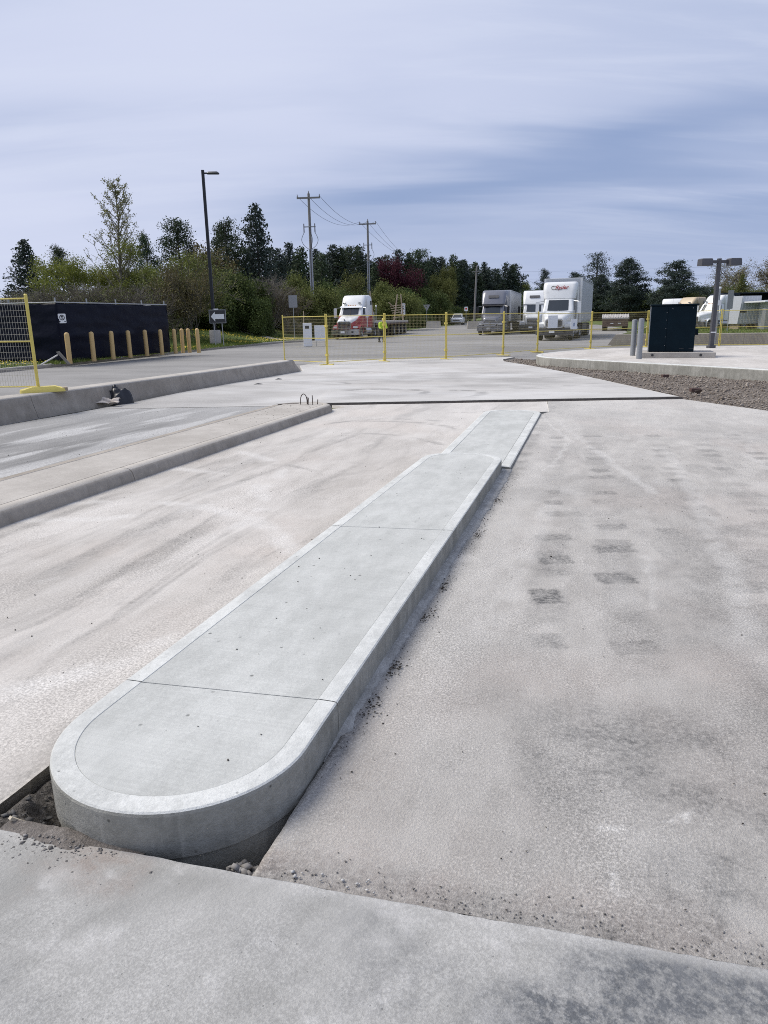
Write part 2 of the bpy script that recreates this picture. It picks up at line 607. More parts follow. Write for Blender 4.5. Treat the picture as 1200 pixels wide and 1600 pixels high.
def grid_patch(name, L, R, nrow, ncol, z, stain=None, mat=None, power=1.0, skirt=.17, bumps=.003, seed=1, jitter=None, skirt_sides=(1, 1, 1, 1), rise=None):
    """rows run between boundary curves L and R (polylines resampled to nrow); stain(X, Y) -> (dark, light, warm)"""
    def res(P):
        P = np.array(P, float)
        s = np.r_[0, np.cumsum(np.hypot(*np.diff(P, axis=0).T))]; s /= s[-1]
        t = np.linspace(0, 1, nrow) ** power
        t = np.union1d(t, s) if False else t
        return np.stack([np.interp(t, s, P[:, 0]), np.interp(t, s, P[:, 1])], 1)
    A, B = res(L), res(R)
    c = np.linspace(0, 1, ncol)[None, :]
    X = A[:, :1] * (1 - c) + B[:, :1] * c
    Y = A[:, 1:] * (1 - c) + B[:, 1:] * c
    if jitter:
        X, Y = jitter(X, Y)
    Z = np.full(X.shape, float(z)) + (fbm(X * 1.3, Y * 1.3, seed, 4) - .5) * 2 * bumps
    if rise is not None:
        Z = Z + rise(X, Y)
    V = np.stack([X, Y, Z], -1).reshape(-1, 3)
    idx = np.arange(nrow * ncol).reshape(nrow, ncol)
    F = np.stack([idx[:-1, :-1], idx[:-1, 1:], idx[1:, 1:], idx[1:, :-1]], -1).reshape(-1, 4)
    loops = [idx[0, :], idx[:, -1], idx[-1, :], idx[:, 0]]
    VV, FF = [V], [F]
    off = len(V)
    src = [np.arange(len(V))]
    for k, lp in enumerate(loops):
        if not skirt_sides[k]:
            continue
        b = V[lp].copy(); b[:, 2] -= skirt
        VV.append(b); src.append(lp)
        n = len(lp)
        q = np.stack([lp[:-1], lp[1:], off + np.arange(1, n), off + np.arange(n - 1)], -1)
        FF.append(q); off += n
    V = np.concatenate(VV); F = np.concatenate(FF); src = np.concatenate(src)
    me = mesh_np(name, V, F)
    if stain is not None:
        d, l, wv = stain(X, Y)
        colr = np.stack([np.clip(d, 0, 1), np.clip(l, 0, 1), np.clip(wv, 0, 1), np.ones_like(X)], -1).reshape(-1, 4)[src]
        at = me.color_attributes.new('stain', 'FLOAT_COLOR', 'POINT')
        at.data.foreach_set('color', colr.astype(np.float32).ravel())
    if mat:
        me.materials.append(mat)
    o = bpy.data.objects.new(name, me)
    link(o)
    return tag(o, kind='structure')


def poly(name, pts, z, mat, kind='structure', zf=None):
    me = bpy.data.meshes.new(name)
    me.from_pydata([(x, y, z + (zf(y) if zf else 0)) for x, y in pts], [], [list(range(len(pts)))])
    bm = bmesh.new(); bm.from_mesh(me)
    bmesh.ops.recalc_face_normals(bm, faces=bm.faces)
    for f in bm.faces:
        if f.normal.z < 0: f.normal_flip()
    bm.to_mesh(me); bm.free()
    me.materials.append(mat)
    o = bpy.data.objects.new(name, me)
    link(o)
    return tag(o, kind=kind)


# ------------------------------------------------------------------ ground sheet with the dug-out slot at the island's nose
def build_ground():
    us = [-700, -200, -60, -20, -6, 0, 1.35, 1.52, 2.85, 3.0, 5, 9, 14, 20] + list(range(30, 210, 10)) + [260, 400, 800, 1600]
    vs = [-1500, -600, -250, -120, -80, -60, -45, -30, -20, -12, -6, -3, -2.2, -2.0, -.82, -.6, 2, 6, 10, 16, 24, 32, 45, 60, 80, 120, 250, 600, 1500]
    V, F = [], []
    for u in us:
        for v in vs:
            x, y = W(u, v)
            z = -.06 + gz(y)
            if 1.5 < u < 2.9 and -2.1 < v < -.8:
                z = -.42
            V.append((x, y, z))
    n = len(vs)
    for i in range(len(us) - 1):
        for j in range(n - 1):
            F.append((i * n + j, i * n + j + 1, (i + 1) * n + j + 1, (i + 1) * n + j))
    me = mesh_np('ground', V, F)
    me.materials.append(M_grass)
    o = bpy.data.objects.new('ground', me)
    link(o)
    tag(o, kind='structure')


build_ground()

TYRE = [(0.95, 3.99, 0.095, 0.12, 0.8), (1.45, 4.28, 0.121, 0.105, 0.8), (1.15, 4.65, 0.113, 0.09, 0.75), (1.62, 4.86, 0.145, 0.09, 0.7), (1.27, 5.16, 0.134, 0.08, 0.6),
        (1.73, 5.39, 0.085, 0.085, 0.4), (1.51, 5.82, 0.155, 0.09, 0.3), (3.32, 7.55, 0.15, 0.23, 0.5), (3.74, 7.65, 0.138, 0.135, 0.4), (2.85, 7.63, 0.09, 0.165, 0.4),
        (3.35, 7.22, 0.131, 0.155, 0.3), (2.29, 7.22, 0.131, 0.12, 0.2), (2.01, 4.64, 0.13, 0.4, 0.25), (2.26, 4.1, 0.078, 0.075, 0.5), (1.74, 3.47, 0.127, 0.24, 0.3),
        (2.16, 5.27, 0.083, 0.08, 0.4), (1.79, 7.59, 0.172, 0.17, 0.25), (2.61, 5.8, 0.16, 0.14, 0.3), (2.58, 4.7, 0.088, 0.105, 0.3), (1.61, 3.88, 0.111, 0.195, 0.25),
        (3.71, 8.78, 0.158, 0.13, 0.3), (2.71, 5.24, 0.121, 0.17, 0.3)]
TRAILS = [([(2.65, 11.95), (2.55, 10.85), (2.47, 9.39), (2.18, 8.71), (1.97, 8.11), (1.72, 7.59)], .05, .55), ([(2.77, 11.54), (2.64, 9.64), (2.56, 7.87), (2.49, 6.5)], .07, .5),
          ([(3.41, 8.81), (3.32, 8.18), (2.89, 6.6), (2.54, 5.51), (2.2, 4.28), (1.82, 3.35)], .09, .4), ([(1.45, 6.1), (1.07, 5.01), (0.71, 4.02), (0.45, 3.41)], .10, .35),
          ([(1.78, 4.68), (1.5, 3.79)], .03, .4), ([(4.6, 11.0), (3.6, 9.9), (2.9, 9.7)], .06, .4), ([(4.9, 9.5), (4.2, 8.2), (4.0, 7.0)], .07, .35)]


def stain_right(X, Y):
    wx = X + (fbm(X * 5, Y * 5, 3) - .5) * .10
    wy = Y + (fbm(X * 5, Y * 5, 9) - .5) * .10
    d = np.zeros(X.shape); l = np.zeros(X.shape); wv = np.zeros(X.shape)
    hx = X + (fbm(X * 26, Y * 26, 33) - .5) * .045; hy = Y + (fbm(X * 26, Y * 26, 37) - .5) * .045
    tx_ = .55 + .75 * fbm(X * 16, Y * 16, 39)
    for x, y, a, b, s in TYRE:
        m = (1 - sstep(np.abs(hx - x), a * .85, a * 1.12)) * (1 - sstep(np.abs(hy - y), b * .80, b * 1.15)) * tx_
        d = np.maximum(d, m * min(1.0, s * (1.05 if y < 6 else .45)))
    # the wheel paths they lie in: fainter, longer
    for cx, sl, wd, s in ((-.02, .245, .13, .26), (.42, .25, .15, .26), (1.02, .27, .14, .22), (1.45, .28, .16, .22)):
        lx = np.abs(wx - (cx + sl * wy))
        seg = sstep(fbm(X * .9 + cx * 9, Y * 2.6, 21), .44, .66)
        d = np.maximum(d, (1 - sstep(lx, wd * .6, wd * 1.15)) * s * seg * sstep(Y, 2.6, 3.6) * (1 - sstep(Y, 9, 11.5)))
    # fainter rows of prints where the same wheels rolled on
    pr_ = np.random.default_rng(5)
    gx = X + (fbm(X * 20, Y * 20, 35) - .5) * .05; gy = Y + (fbm(X * 20, Y * 20, 36) - .5) * .05
    for cx, sl, wd in ((-.02, .245, .10), (.42, .25, .12), (1.05, .27, .11), (1.50, .28, .12), (2.2, .26, .11)):
        y_ = 3.0
        while y_ < 9.5:
            y_ += pr_.uniform(.26, .42); s_ = pr_.uniform(0.12, .58); w_ = wd * pr_.uniform(.7, 1.2)
            hx = np.abs(gx - (cx + sl * y_)); hy = np.abs(gy - y_)
            d = np.maximum(d, s_ * (1 - sstep(hx, w_ * .8, w_ * 1.15)) * (1 - sstep(hy, .065, .10)) * tx_)
    # dust-free grey sweep, scuffed by turning wheels, at lower right
    zone = sstep(X + .18 * (fbm(X * 2, Y * 2, 81) - .5) * 4, .15, .9) * (1 - sstep(Y + (fbm(X * 2, Y * 2, 83) - .5) * 1.6, 2.3, 3.6))
    d = np.maximum(d, .50 * zone * (.45 + .8 * sstep(fbm(X * 3.5, Y * 3.5, 85), .35, .65)))
    zone2 = (1 - sstep(np.abs(X - 1.9 - .25 * (Y - 3.8) + (fbm(X * 2, Y * 2, 87) - .5) * .8), .15, .55)) * sstep(Y, 2.9, 3.5) * (1 - sstep(Y, 4.6, 6.0))
    d = np.maximum(d, .34 * zone2 * sstep(fbm(X * 3, Y * 3, 88), .30, .6))
    # the grey, damp-looking sweep at lower right
    big = fbm(X * .9, Y * .9, 40)
    d = np.maximum(d, .26 * sstep(big + .30 * sstep(X, .2, 1.4) * (1 - sstep(Y, 2.2, 3.4)), .50, .80))
    # grime along the slab joint and beside the island
    u = X * SU + Y * CU; v = X * CU - Y * SU
    d = np.maximum(d, .50 * (1 - sstep(u - EDGE(v), .01, .10 + .22 * fbm(X * 6, Y * 6, 5))))
    l = np.maximum(l, .25 * (1 - sstep(np.abs(v + .70 + (fbm(X * 2, Y * 2, 95) - .5) * .3), .05, .26)) * sstep(Y, 2.2, 2.8))
    wv = np.maximum(wv, .55 * (1 - sstep(u - EDGE(v), .03, .30)) * sstep(fbm(X * 4, Y * 4, 12), .35, .6))
    side = (1 - sstep(v + .93, .02, .05 + .22 * fbm(X * 3, Y * 3, 6))) * sstep(fbm(X * 4, Y * 4, 16), .30, .60)
    d = np.maximum(d, .50 * side)
    for pts, wd, s in TRAILS:
        q = seg_dist(wx, wy, pts)
        l = np.maximum(l, .95 * s * (1 - sstep(q, wd * .25, wd * 1.25)) * sstep(fbm(X * 9, Y * 9, 30), .22, .50))
    for pts, wd, s in (([(0.98, 2.04), (0.9, 1.96)], .028, .9), ([(.80, 1.98), (0.67, 2.0)], .018, .65), ([(0.67, 1.8), (0.65, 1.7)], .018, .7), ([(.95, 1.80), (.86, 1.75)], .02, .45)):
        l = np.maximum(l, s * (1 - sstep(seg_dist(wx, wy, pts), wd * .2, wd * 1.3)) * sstep(fbm(X * 22, Y * 22, 31), .30, .62))
    l = np.maximum(l, .30 * sstep(fbm(X * 2.2, Y * 1.2, 61), .60, .82))
    l = np.maximum(l, .32 * sstep(Y, 6.5, 12.5))
    wv = np.maximum(wv, .40 * sstep(fbm(X * 1.1, Y * .8, 71), .52, .8))
    # the reddish broken corner by the pit
    wv = np.maximum(wv, .9 * (1 - sstep(np.hypot(X + .36, Y - 1.86), .02, .10)))
    fine = fbm(X * 14, Y * 14, 90)
    d = np.clip(d * (.7 + .6 * fine) + .10 * sstep(fine, .55, .8), 0, 1)
    return d, l, wv


def stain_left(X, Y):
    u = X * SU + Y * CU; v = X * CU - Y * SU
    wv_ = v + (fbm(u * .5, v * 2, 3) - .5) * .5
    d = .55 * sstep(fbm(u * .45, wv_ * 4.5, 4), .50, .78)
    l = .30 * sstep(fbm(u * .5 + 7, wv_ * 4.0, 8), .50, .78)
    d = np.maximum(d, .6 * sstep(fbm(u * .35 + 3, wv_ * 9, 14), .58, .80) * (1 - sstep(Y, 4, 7)))
    # curved tyre scrubs near the far joint
    for c, r, wd, s, a0, a1 in (((.1, 11.2), 1.0, .07, 1.0, .3, 3.1), ((-.4, 10.6), 1.5, .08, .8, -.2, 1.9), ((-1.3, 9.2), 2.0, .07, .6, -.2, 1.2), ((-1.9, 7.4), 1.3, .05, .5, .2, 2.4)):
        a = np.arctan2(Y - c[1], (X - c[0]))
        rr = np.hypot(X - c[0], (Y - c[1]) * 1.4) + (fbm(X * 3, Y * 3, 44) - .5) * .2
        d = np.maximum(d, s * (1 - sstep(np.abs(rr - r), wd * .4, wd * 1.5)) * sstep(a, a0, a0 + .3) * (1 - sstep(a, a1 - .4, a1)) * sstep(fbm(X * 4, Y * 4, 45), .38, .62))
    for c, r in (((-3.2, 6.2), 2.1), ((-2.8, 7.6), 1.7), ((-2.6, 4.6), 1.9)):
        rr = np.hypot(X - c[0], Y - c[1]) + (fbm(X * 1.5, Y * 1.5, 48) - .5) * .25
        l = np.maximum(l, .60 * (1 - sstep(np.abs(rr - r), .03, .12)) * sstep(fbm(X * 3, Y * 3, 49), .35, .6))
    d = np.maximum(d, .45 * (1 - sstep(v + 4.72, .02, .30)) * sstep(fbm(X * 3, Y * 3, 6), .3, .6))
    d = np.maximum(d, .45 * (1 - sstep(-1.92 - v, .02, .22)) * (1 - sstep(u, 3, 6)))
    l = np.maximum(l, .35 * sstep(Y, 8, 13))
    w_ = .45 * sstep(fbm(X * .8, Y * .7, 20), .45, .75) * (1 - .8 * sstep(X, 1.6, 2.6) * sstep(Y, 11.5, 12.5))
    fine = fbm(X * 12, Y * 12, 91)
    return np.clip(d * (.6 + .8 * fine) + .12 * sstep(fine, .55, .8), 0, 1), l, w_


def stain_front(X, Y):
    u = X * SU + Y * CU; v = X * CU - Y * SU
    n = fbm(X * 3.2, Y * 3.2, 50)
    right = sstep(v + (n - .5) * .8 - .25 * (u - 1.5), -.22, .12)
    d = 1.0 * right * (.62 + .55 * sstep(fbm(X * 5, Y * 5, 52), .35, .70))
    d = np.maximum(d, .30 * sstep(n, .50, .75))
    l = .55 * sstep(fbm(X * 9, Y * 9, 55), .62, .80) * (1 - .6 * right)
    q = seg_dist(X + (fbm(X * 8, Y * 8, 56) - .5) * .06, Y, [(.245, 1.585), (.275, 1.53), (.285, 1.46)])
    l = np.maximum(l, .55 * (1 - sstep(q, .006, .05)) * sstep(fbm(X * 25, Y * 10, 57), .3, .65))
    lip = (1 - sstep(EDGE(v) - u, .0, .05 + .03 * fbm(X * 7, Y * 7, 58)))
    l = np.maximum(l, .40 * lip)
    d = d * (1 - .6 * lip)
    q = np.hypot(X + .89, (Y - 1.93) * 1.3)
    wv = .95 * (1 - sstep(q + (fbm(X * 12, Y * 12, 59) - .5) * .3, .05, .32))
    l = np.maximum(l, .8 * (1 - sstep(np.hypot(X + .83, Y - 1.80) + (fbm(X * 40, Y * 40, 60) - .5) * .05, .0, .03)))
    return d, l * (1 - .6 * wv), wv


def stain_apron(X, Y):
    d = .38 * sstep(fbm(X * .55 + 2, Y * .9, 5), .46, .76)
    d = np.maximum(d, .30 * sstep(fbm(X * 1.6 + 2, Y * 3.2, 15), .56, .78))
    l = .45 * sstep(fbm(X * .6 + 5, Y * .8, 6), .48, .75)
    for c, rx, ry, wd, s, a0, a1 in (((-.1, 15.9), 1.05, .85, .16, 1.0, -1.2, 2.6), ((.9, 15.5), 1.25, .85, .18, .75, -1.3, 1.9), ((-2.2, 18.3), 1.4, 1.0, .14, .85, -.3, 2.6), ((2.2, 19.5), 2.4, 1.6, .18, .50, .2, 2.9),
                                     ((-1.2, 21.0), 2.3, 1.2, .18, .65, -.2, 2.7)):
        a = np.arctan2((Y - c[1]) / ry, (X - c[0]) / rx)
        rr = np.hypot((X - c[0]) / rx, (Y - c[1]) / ry) + (fbm(X * 2, Y * 2, 44) - .5) * .14
        d = np.maximum(d, s * (1 - sstep(np.abs(rr - 1) * rx, wd * .3, wd * 1.2)) * sstep(a, a0, a0 + .5) * (1 - sstep(a, a1 - .6, a1)) * sstep(fbm(X * 3, Y * 3, 46), .36, .6))
    d = np.maximum(d, .5 * (1 - sstep(np.abs(Y - 14.1), .03, .16)) * sstep(fbm(X * 3, Y * 3, 7), .3, .6))
    # bare wheel-worn lane at the left still shows its asphalt
    lane = (1 - sstep(X - (-5.0 + .335 * (Y - 13.2)), 1.0, 2.4)) * (1 - sstep(Y, 14.5, 19))
    d = np.maximum(d, lane * (.25 + .35 * fbm(X * 1.2, Y * 2.4, 8)))
    return d, l * (1 - .5 * lane), .25 * sstep(fbm(X * .6, Y * .6, 9), .5, .8)


def stain_lane(X, Y):
    u = X * SU + Y * CU; v = X * CU - Y * SU
    far = sstep(Y, 9, 14.5)
    d = .55 * sstep(fbm(u * .5, v * 3.2, 5), .50, .75) * (1 - .5 * far)
    l = np.maximum(.10 + .45 * far, .95 * sstep(fbm(u * .45 + 3, v * 3.4, 6), .46, .66))
    wv = .55 * (1 - sstep(np.abs(v + 5.9), .06, .14))
    l = l * (1 - .7 * d)
    return d, l, wv


def edge_chip(amount, seed):
    """crumble the slab's first row and first column a little"""
    def f(X, Y):
        X, Y = X.copy(), Y.copy()
        n = (fbm(X[0] * 14, Y[0] * 14, seed, 3) - .5) * 2 * amount
        X[0] += n * SU; Y[0] += n * CU
        n = (fbm(X[:, 0] * 14, Y[:, 0] * 14, seed + 5, 3) - .5) * 2 * amount
        X[:, 0] += n * CU; Y[:, 0] -= n * SU
        n = (fbm(X[:, -1] * 9, Y[:, -1] * 9, seed + 8, 3) - .5) * 2 * amount
        X[:, -1] += n * CU; Y[:, -1] -= n * SU
        return X, Y
    return f


grid_patch('pavement_right_lane', [W(EDGE(-.93) + .005, -.93), W(7.4, -.955), W(7.75, -.962), W(12.35, -1.055), W(12.75, -.95), (3.20, 14.05)], [W(EDGE(7.5) + .005, 7.5), (9.6, 6.5), (7.6, 10.3), (6.45, 12.1), (5.80, 14.05)],
           470, 400, 0.0, stain_right, M_right, power=1.6, bumps=.004, seed=2, jitter=edge_chip(.006, 3))
grid_patch('pavement_left_lane', [W(EDGE(-4.95) + .005, -4.95), W(12.2, -4.95), W(12.9, -4.7), (-.97, 14.05)], [W(EDGE(-1.925) + .005, -1.925), W(2.9, -1.925), W(3.15, -1.80), W(12.3, -1.80), W(12.74, -1.80), W(12.75, -.936), (3.19, 14.05)],
           300, 190, 0.001, stain_left, M_left, power=1.4, bumps=.004, seed=4, jitter=edge_chip(.005, 13))
grid_patch('pavement_front_slab', [W(EDGE(-6) - .005, -6), W(-3, -6)], [W(EDGE(5.5) - .005, 5.5), W(-3, 5.5)], 130, 420, .012, stain_front, M_front, power=1.5, bumps=.003, seed=6, jitter=edge_chip(.006, 23))
grid_patch('pavement_apron', [(-5.55, 14.12), (-2.5, 23.4), (-2.9, 26.2), (-2.0, 29.5)], [(5.78, 14.12), (5.64, 15.93), (5.35, 20.2), (4.8, 24.5), (4.42, 26.6), (4.6, 27.9), (5.3, 29.3)],
           230, 230, 0.002, stain_apron, M_apron, bumps=.006, seed=8,
           rise=lambda X, Y: .038 * np.maximum(sstep(X, -1.5, -1.15), sstep(Y, 14.3, 17.5)))
grid_patch('pavement_barrier_lane', [(-9.3, 3.2), (-5.55, 14.12)], [W(1.605, -5.3), (-1.0, 14.12)], 150, 90, -.002, stain_lane, M_dusty, bumps=.006, seed=10, skirt=.05)

# rubbery filler in the expansion joint across the lanes
mb = MB()
_n = 120
for i in range(_n + 1):
    x = -1.18 + (5.83 + 1.18) * i / _n
    j = .008 * math.sin(i * 2.3) + .006 * math.sin(i * 5.1)
    mb.v += [(x, 14.085 + .4 * j, -.005), (x, 14.108 + .2 * j, .032 + .2 * j)]
for i in range(_n):
    mb.f.append([2 * i, 2 * i + 2, 2 * i + 3, 2 * i + 1]); mb.mi.append(0)
tag(mb.build('joint_filler', M_filler), kind='structure')

# the asphalt yard behind the fence and the road behind the barrier; the yard climbs gently beyond seventy metres
poly('road', [(-9.3, 3), (-2.9, 22.8), (-2.2, 24), (-1.0, 27.5), (4.5, 27.5), (9, 30), (30, 28), (34, 38), (12.3, 39.6), (21, 62), (23.2, 70), (-2.9, 70), (-4.0, 66), (-6.3, 57.6), (-7.05, 55.5),
              (-9.9, 44.8), (-11.8, 34.4), (-13.0, 27.9), (-15.5, 20), (-20.5, 3)], -.014, M_lot)
poly('road', [(-2.9, 70), (23.2, 70), (27, 84), (29, 100), (21, 103), (18.0, 113), (23, 150), (15, 150), (11.2, 113), (6.3, 100), (-.9, 78)], -.014, M_lot, zf=gz)

# ------------------------------------------------------------------ new traffic island: sections between joints, each kerb a piece of its own
V0, HW, BAND, ZT = -1.415, .474, .084, .14
U_N, U_F = 2.064, 7.46


def isl_c(u):
    return V0 - .0075 * max(0.0, u - 2.0)


def isl_r(u, off=0.0):
    return HW - off - .0075 * max(0.0, u - 2.0)


def isl_pts(off, kind):
    """outline of a section at inset off, travelling so that the island is on the left"""
    r = HW - off
    j1l, j1r, j2l, j2r = 2.335, 2.395, 4.765, 4.845
    g = .003

    def lf(u): return W(u, isl_c(u) - isl_r(u, off))
    def rt(u): return W(u, isl_c(u) + isl_r(u, off))
    if kind == 'nose':
        pts = [lf(j1l - g), lf((j1l + U_N) / 2)]
        pts += [W(U_N - r * math.sin(a), V0 - r * math.cos(a)) for a in np.linspace(0, PI, 41)]
        pts += [rt((j1r + U_N) / 2), rt(j1r - g)]
        return pts
    if kind == 'end':
        e, r, c = .43 - off, isl_r(U_F, off), isl_c(U_F)
        pts = [rt(u) for u in np.linspace(j2r + g, U_F, 16)]
        pts += [W(U_F + e * math.sin(a) ** .8, c + r * (abs(math.cos(a)) ** .8) * (1 if math.cos(a) > 0 else -1)) for a in np.linspace(.06, PI - .06, 25)]
        pts += [lf(u) for u in np.linspace(U_F, j2l + g, 16)]
        return pts
    if kind == 'mid_right':
        return [rt(u) for u in np.linspace(j1r + g, j2r - g, 12)]
    return [lf(u) for u in np.linspace(j2l - g, j1l + g, 12)]


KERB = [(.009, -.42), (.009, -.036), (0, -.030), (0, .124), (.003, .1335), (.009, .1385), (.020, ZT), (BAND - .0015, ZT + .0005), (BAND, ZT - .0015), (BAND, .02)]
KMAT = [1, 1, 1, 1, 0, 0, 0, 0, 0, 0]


def strip_between(mb, outer, inner, prof):
    """kerb between matching outlines: inset fraction along outer->inner"""
    k = len(prof)
    b = len(mb.v)
    for o_, i_ in zip(outer, inner):
        for d, z in prof:
            f = d / BAND
            mb.v.append((o_[0] + (i_[0] - o_[0]) * f, o_[1] + (i_[1] - o_[1]) * f, z))
    for j in range(len(outer) - 1):
        for i in range(k):
            i2 = (i + 1) % k
            mb.f.append([b + j * k + i, b + j * k + i2, b + (j + 1) * k + i2, b + (j + 1) * k + i]); mb.mi.append(KMAT[i])
    mb.f.append([b + i for i in range(k - 1, -1, -1)]); mb.mi.append(1)
    mb.f.append([b + (len(outer) - 1) * k + i for i in range(k)]); mb.mi.append(1)


def plate(mb, pts, z1, z0, cham=.0012):
    n = len(pts)
    c = np.mean(np.array(pts), 0)
    b = len(mb.v)
    P = np.array(pts); Q = P + (c - P) / (np.linalg.norm(c - P, axis=1)[:, None] + 1e-9) * cham
    mb.v += [(x, y, z0) for x, y in P] + [(x, y, z1 - cham) for x, y in P] + [(x, y, z1) for x, y in Q]
    for lv in (0, 1):
        for i in range(n):
            mb.f.append([b + lv * n + i, b + lv * n + (i + 1) % n, b + (lv + 1) * n + (i + 1) % n, b + (lv + 1) * n + i]); mb.mi.append(0)
    mb.f.append([b + 2 * n + i for i in range(n)]); mb.mi.append(0)
    return mb


isl = thing('traffic_island', 'tall new pale concrete island with rounded nose in the foreground pit', 'traffic island')
for kind in ('nose', 'mid_right', 'mid_left', 'end'):
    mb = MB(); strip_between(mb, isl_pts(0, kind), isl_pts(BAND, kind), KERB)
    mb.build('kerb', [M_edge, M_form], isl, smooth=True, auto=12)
io = BAND + .0006
plate(MB(), isl_pts(io, 'nose'), ZT - .001, .0).build('slab_panel', M_top, isl)
plate(MB(), isl_pts(io, 'mid_right') + isl_pts(io, 'mid_left'), ZT - .0015, .0).build('slab_panel', M_top, isl)
plate(MB(), isl_pts(io, 'end'), ZT - .001, .0).build('slab_panel', M_top, isl)
# mortar squeezed out along the right-hand foot
mb = MB(); pa = []
for i, u in enumerate(np.linspace(2.22, 7.7, 420)):
    w_ = .004 + .034 * float(fbm(np.array([u * 7.0]), np.array([1.0]), 5, 5)[0]) + .010 * rng.random()
    w_ = max(.006, w_ * (1.0 if math.sin(u * 2.1 + 1) > -.75 else .25))
    HW_ = isl_c(u) + isl_r(u) - V0; w_ += HW - HW_
    k_ = min(1.0, (u - 2.22) / .25); zd = -.03 * (1 - k_)
    pa.append([W(u, V0 + HW_ - .01, zd + .014 + .006 * math.sin(u * 9)), W(u, V0 + HW_ + w_ * .5, zd + .010), W(u, V0 + HW_ + w_, zd + .006 + .003 * math.sin(i * 1.7)), W(u, V0 + HW_ + w_ + .006, -.03)])
b = 0
mb.v = [p for s in pa for p in s]
for j in range(len(pa) - 1):
    for i in range(3):
        mb.f.append([j * 4 + i, j * 4 + i + 1, j * 4 + 5 + i, j * 4 + 4 + i]); mb.mi.append(0)
mb.build('mortar_bead', M_mortar, isl, smooth=True, auto=180)

# lower continuation of the island behind it
far = thing('traffic_island', 'low flat concrete island continuing behind the tall one', 'traffic island')


def far_pts(off):
    u0, u1, rc = 7.72, 12.72 - off, .38 - off
    def va(u): return -1.845 - .034 * (u - 7.5) + off
    def vb(u): return -.950 - .020 * (u - 7.7) - off
    ue = u1 - rc
    pts = [W(u, vb(u)) for u in np.linspace(u0, ue, 20)]
    pts += [W(ue + rc * math.sin(a), vb(ue) - rc + rc * math.cos(a)) for a in np.linspace(.1, PI / 2, 10)]
    pts += [W(ue + rc * math.cos(a), va(ue) + rc - rc * math.sin(a)) for a in np.linspace(.1, PI / 2, 10)]
    pts += [W(u, va(u)) for u in np.linspace(ue - .05, u0 - .25, 20)]
    return pts


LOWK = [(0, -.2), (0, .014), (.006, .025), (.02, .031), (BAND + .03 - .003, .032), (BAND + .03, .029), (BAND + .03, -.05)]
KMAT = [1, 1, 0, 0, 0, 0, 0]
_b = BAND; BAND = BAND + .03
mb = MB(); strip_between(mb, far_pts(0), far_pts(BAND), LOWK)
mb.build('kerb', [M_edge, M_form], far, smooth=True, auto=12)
plate(MB(), far_pts(BAND + .0035), .030, -.03).build('slab_panel', M_top, far)
BAND = _b

# ------------------------------------------------------------------ old low island at left
old = thing('traffic_island', 'old weathered low concrete island with steel bars sticking out', 'traffic island')


def old_pts(off, u0, u1, cap):
    r = .52 - off; c = -5.245
    pts = [W(u, c + r) for u in np.linspace(u0, u1, 14)]
    if cap:
        pts += [W(u1 + r * math.sin(a), c + r * math.cos(a)) for a in np.linspace(.08, PI - .08, 25)]
    return pts


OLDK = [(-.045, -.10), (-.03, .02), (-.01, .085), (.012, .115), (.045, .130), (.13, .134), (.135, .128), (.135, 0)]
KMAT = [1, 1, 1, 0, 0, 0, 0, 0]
BAND = .135
for u0, u1, cap in ((.5, 6.33, False), (6.34, 12.05, True)):
    mb = MB(); strip_between(mb, old_pts(0, u0, u1, cap), old_pts(BAND, u0, u1, cap), OLDK)
    mb.build('kerb', [M_old, M_oldface], old, smooth=True, auto=60)
lp = old_pts(.148, .5, 12.05, True)
plate(MB(), lp + [W(u, -5.245 - .368) for u in np.linspace(12.0, .5, 12)], .132, 0).build('slab_panel', M_old, old)
mb = MB(); strip_between(mb, [W(u, -5.77) for u in np.linspace(12.0, .5, 12)], [W(u, -5.635) for u in np.linspace(12.0, .5, 12)], [(0, -.1), (0, .11), (.01, .125), (.13, .131), (.135, .127), (.135, 0)])
mb.build('kerb', [M_old, M_oldface], old)
BAND = _b
M_rebar = simple('rusty_steel', (.10, .075, .06), .8, .3, var=.4, scale=30)
rb = [W(12.1, -5.22), W(12.05, -5.12), W(12.08, -5.04), W(12.15, -4.98), W(12.2, -5.18)]
for i, (x, y) in enumerate(rb):
    mb = MB()
    if i == 0:
        pts = [(x - .06 + .06 * (1 - math.cos(a)), y, .12 + .20 * math.sin(a) ** .6) for a in np.linspace(0, PI, 12)]
        mb.path(pts, .008, 6)
    else:
        mb.tube((x, y, .10), (x + rng.uniform(-.02, .02), y, .22 + .04 * (i % 3)), .008, .008, 6)
    mb.build('steel_bar', M_rebar, old)
mb = MB()
_bx, _by = W(12.1, -5.55)
mb.add([(_bx - .25, _by - .03, .137), (_bx + .2, _by + .02, .139), (_bx + .22, _by + .07, .139), (_bx - .2, _by + .05, .137)], [(0, 1, 2, 3)])
tag(mb.build('steel_bar', M_rebar), 'flat dark steel strip lying on the old island by the bars', 'steel bar')

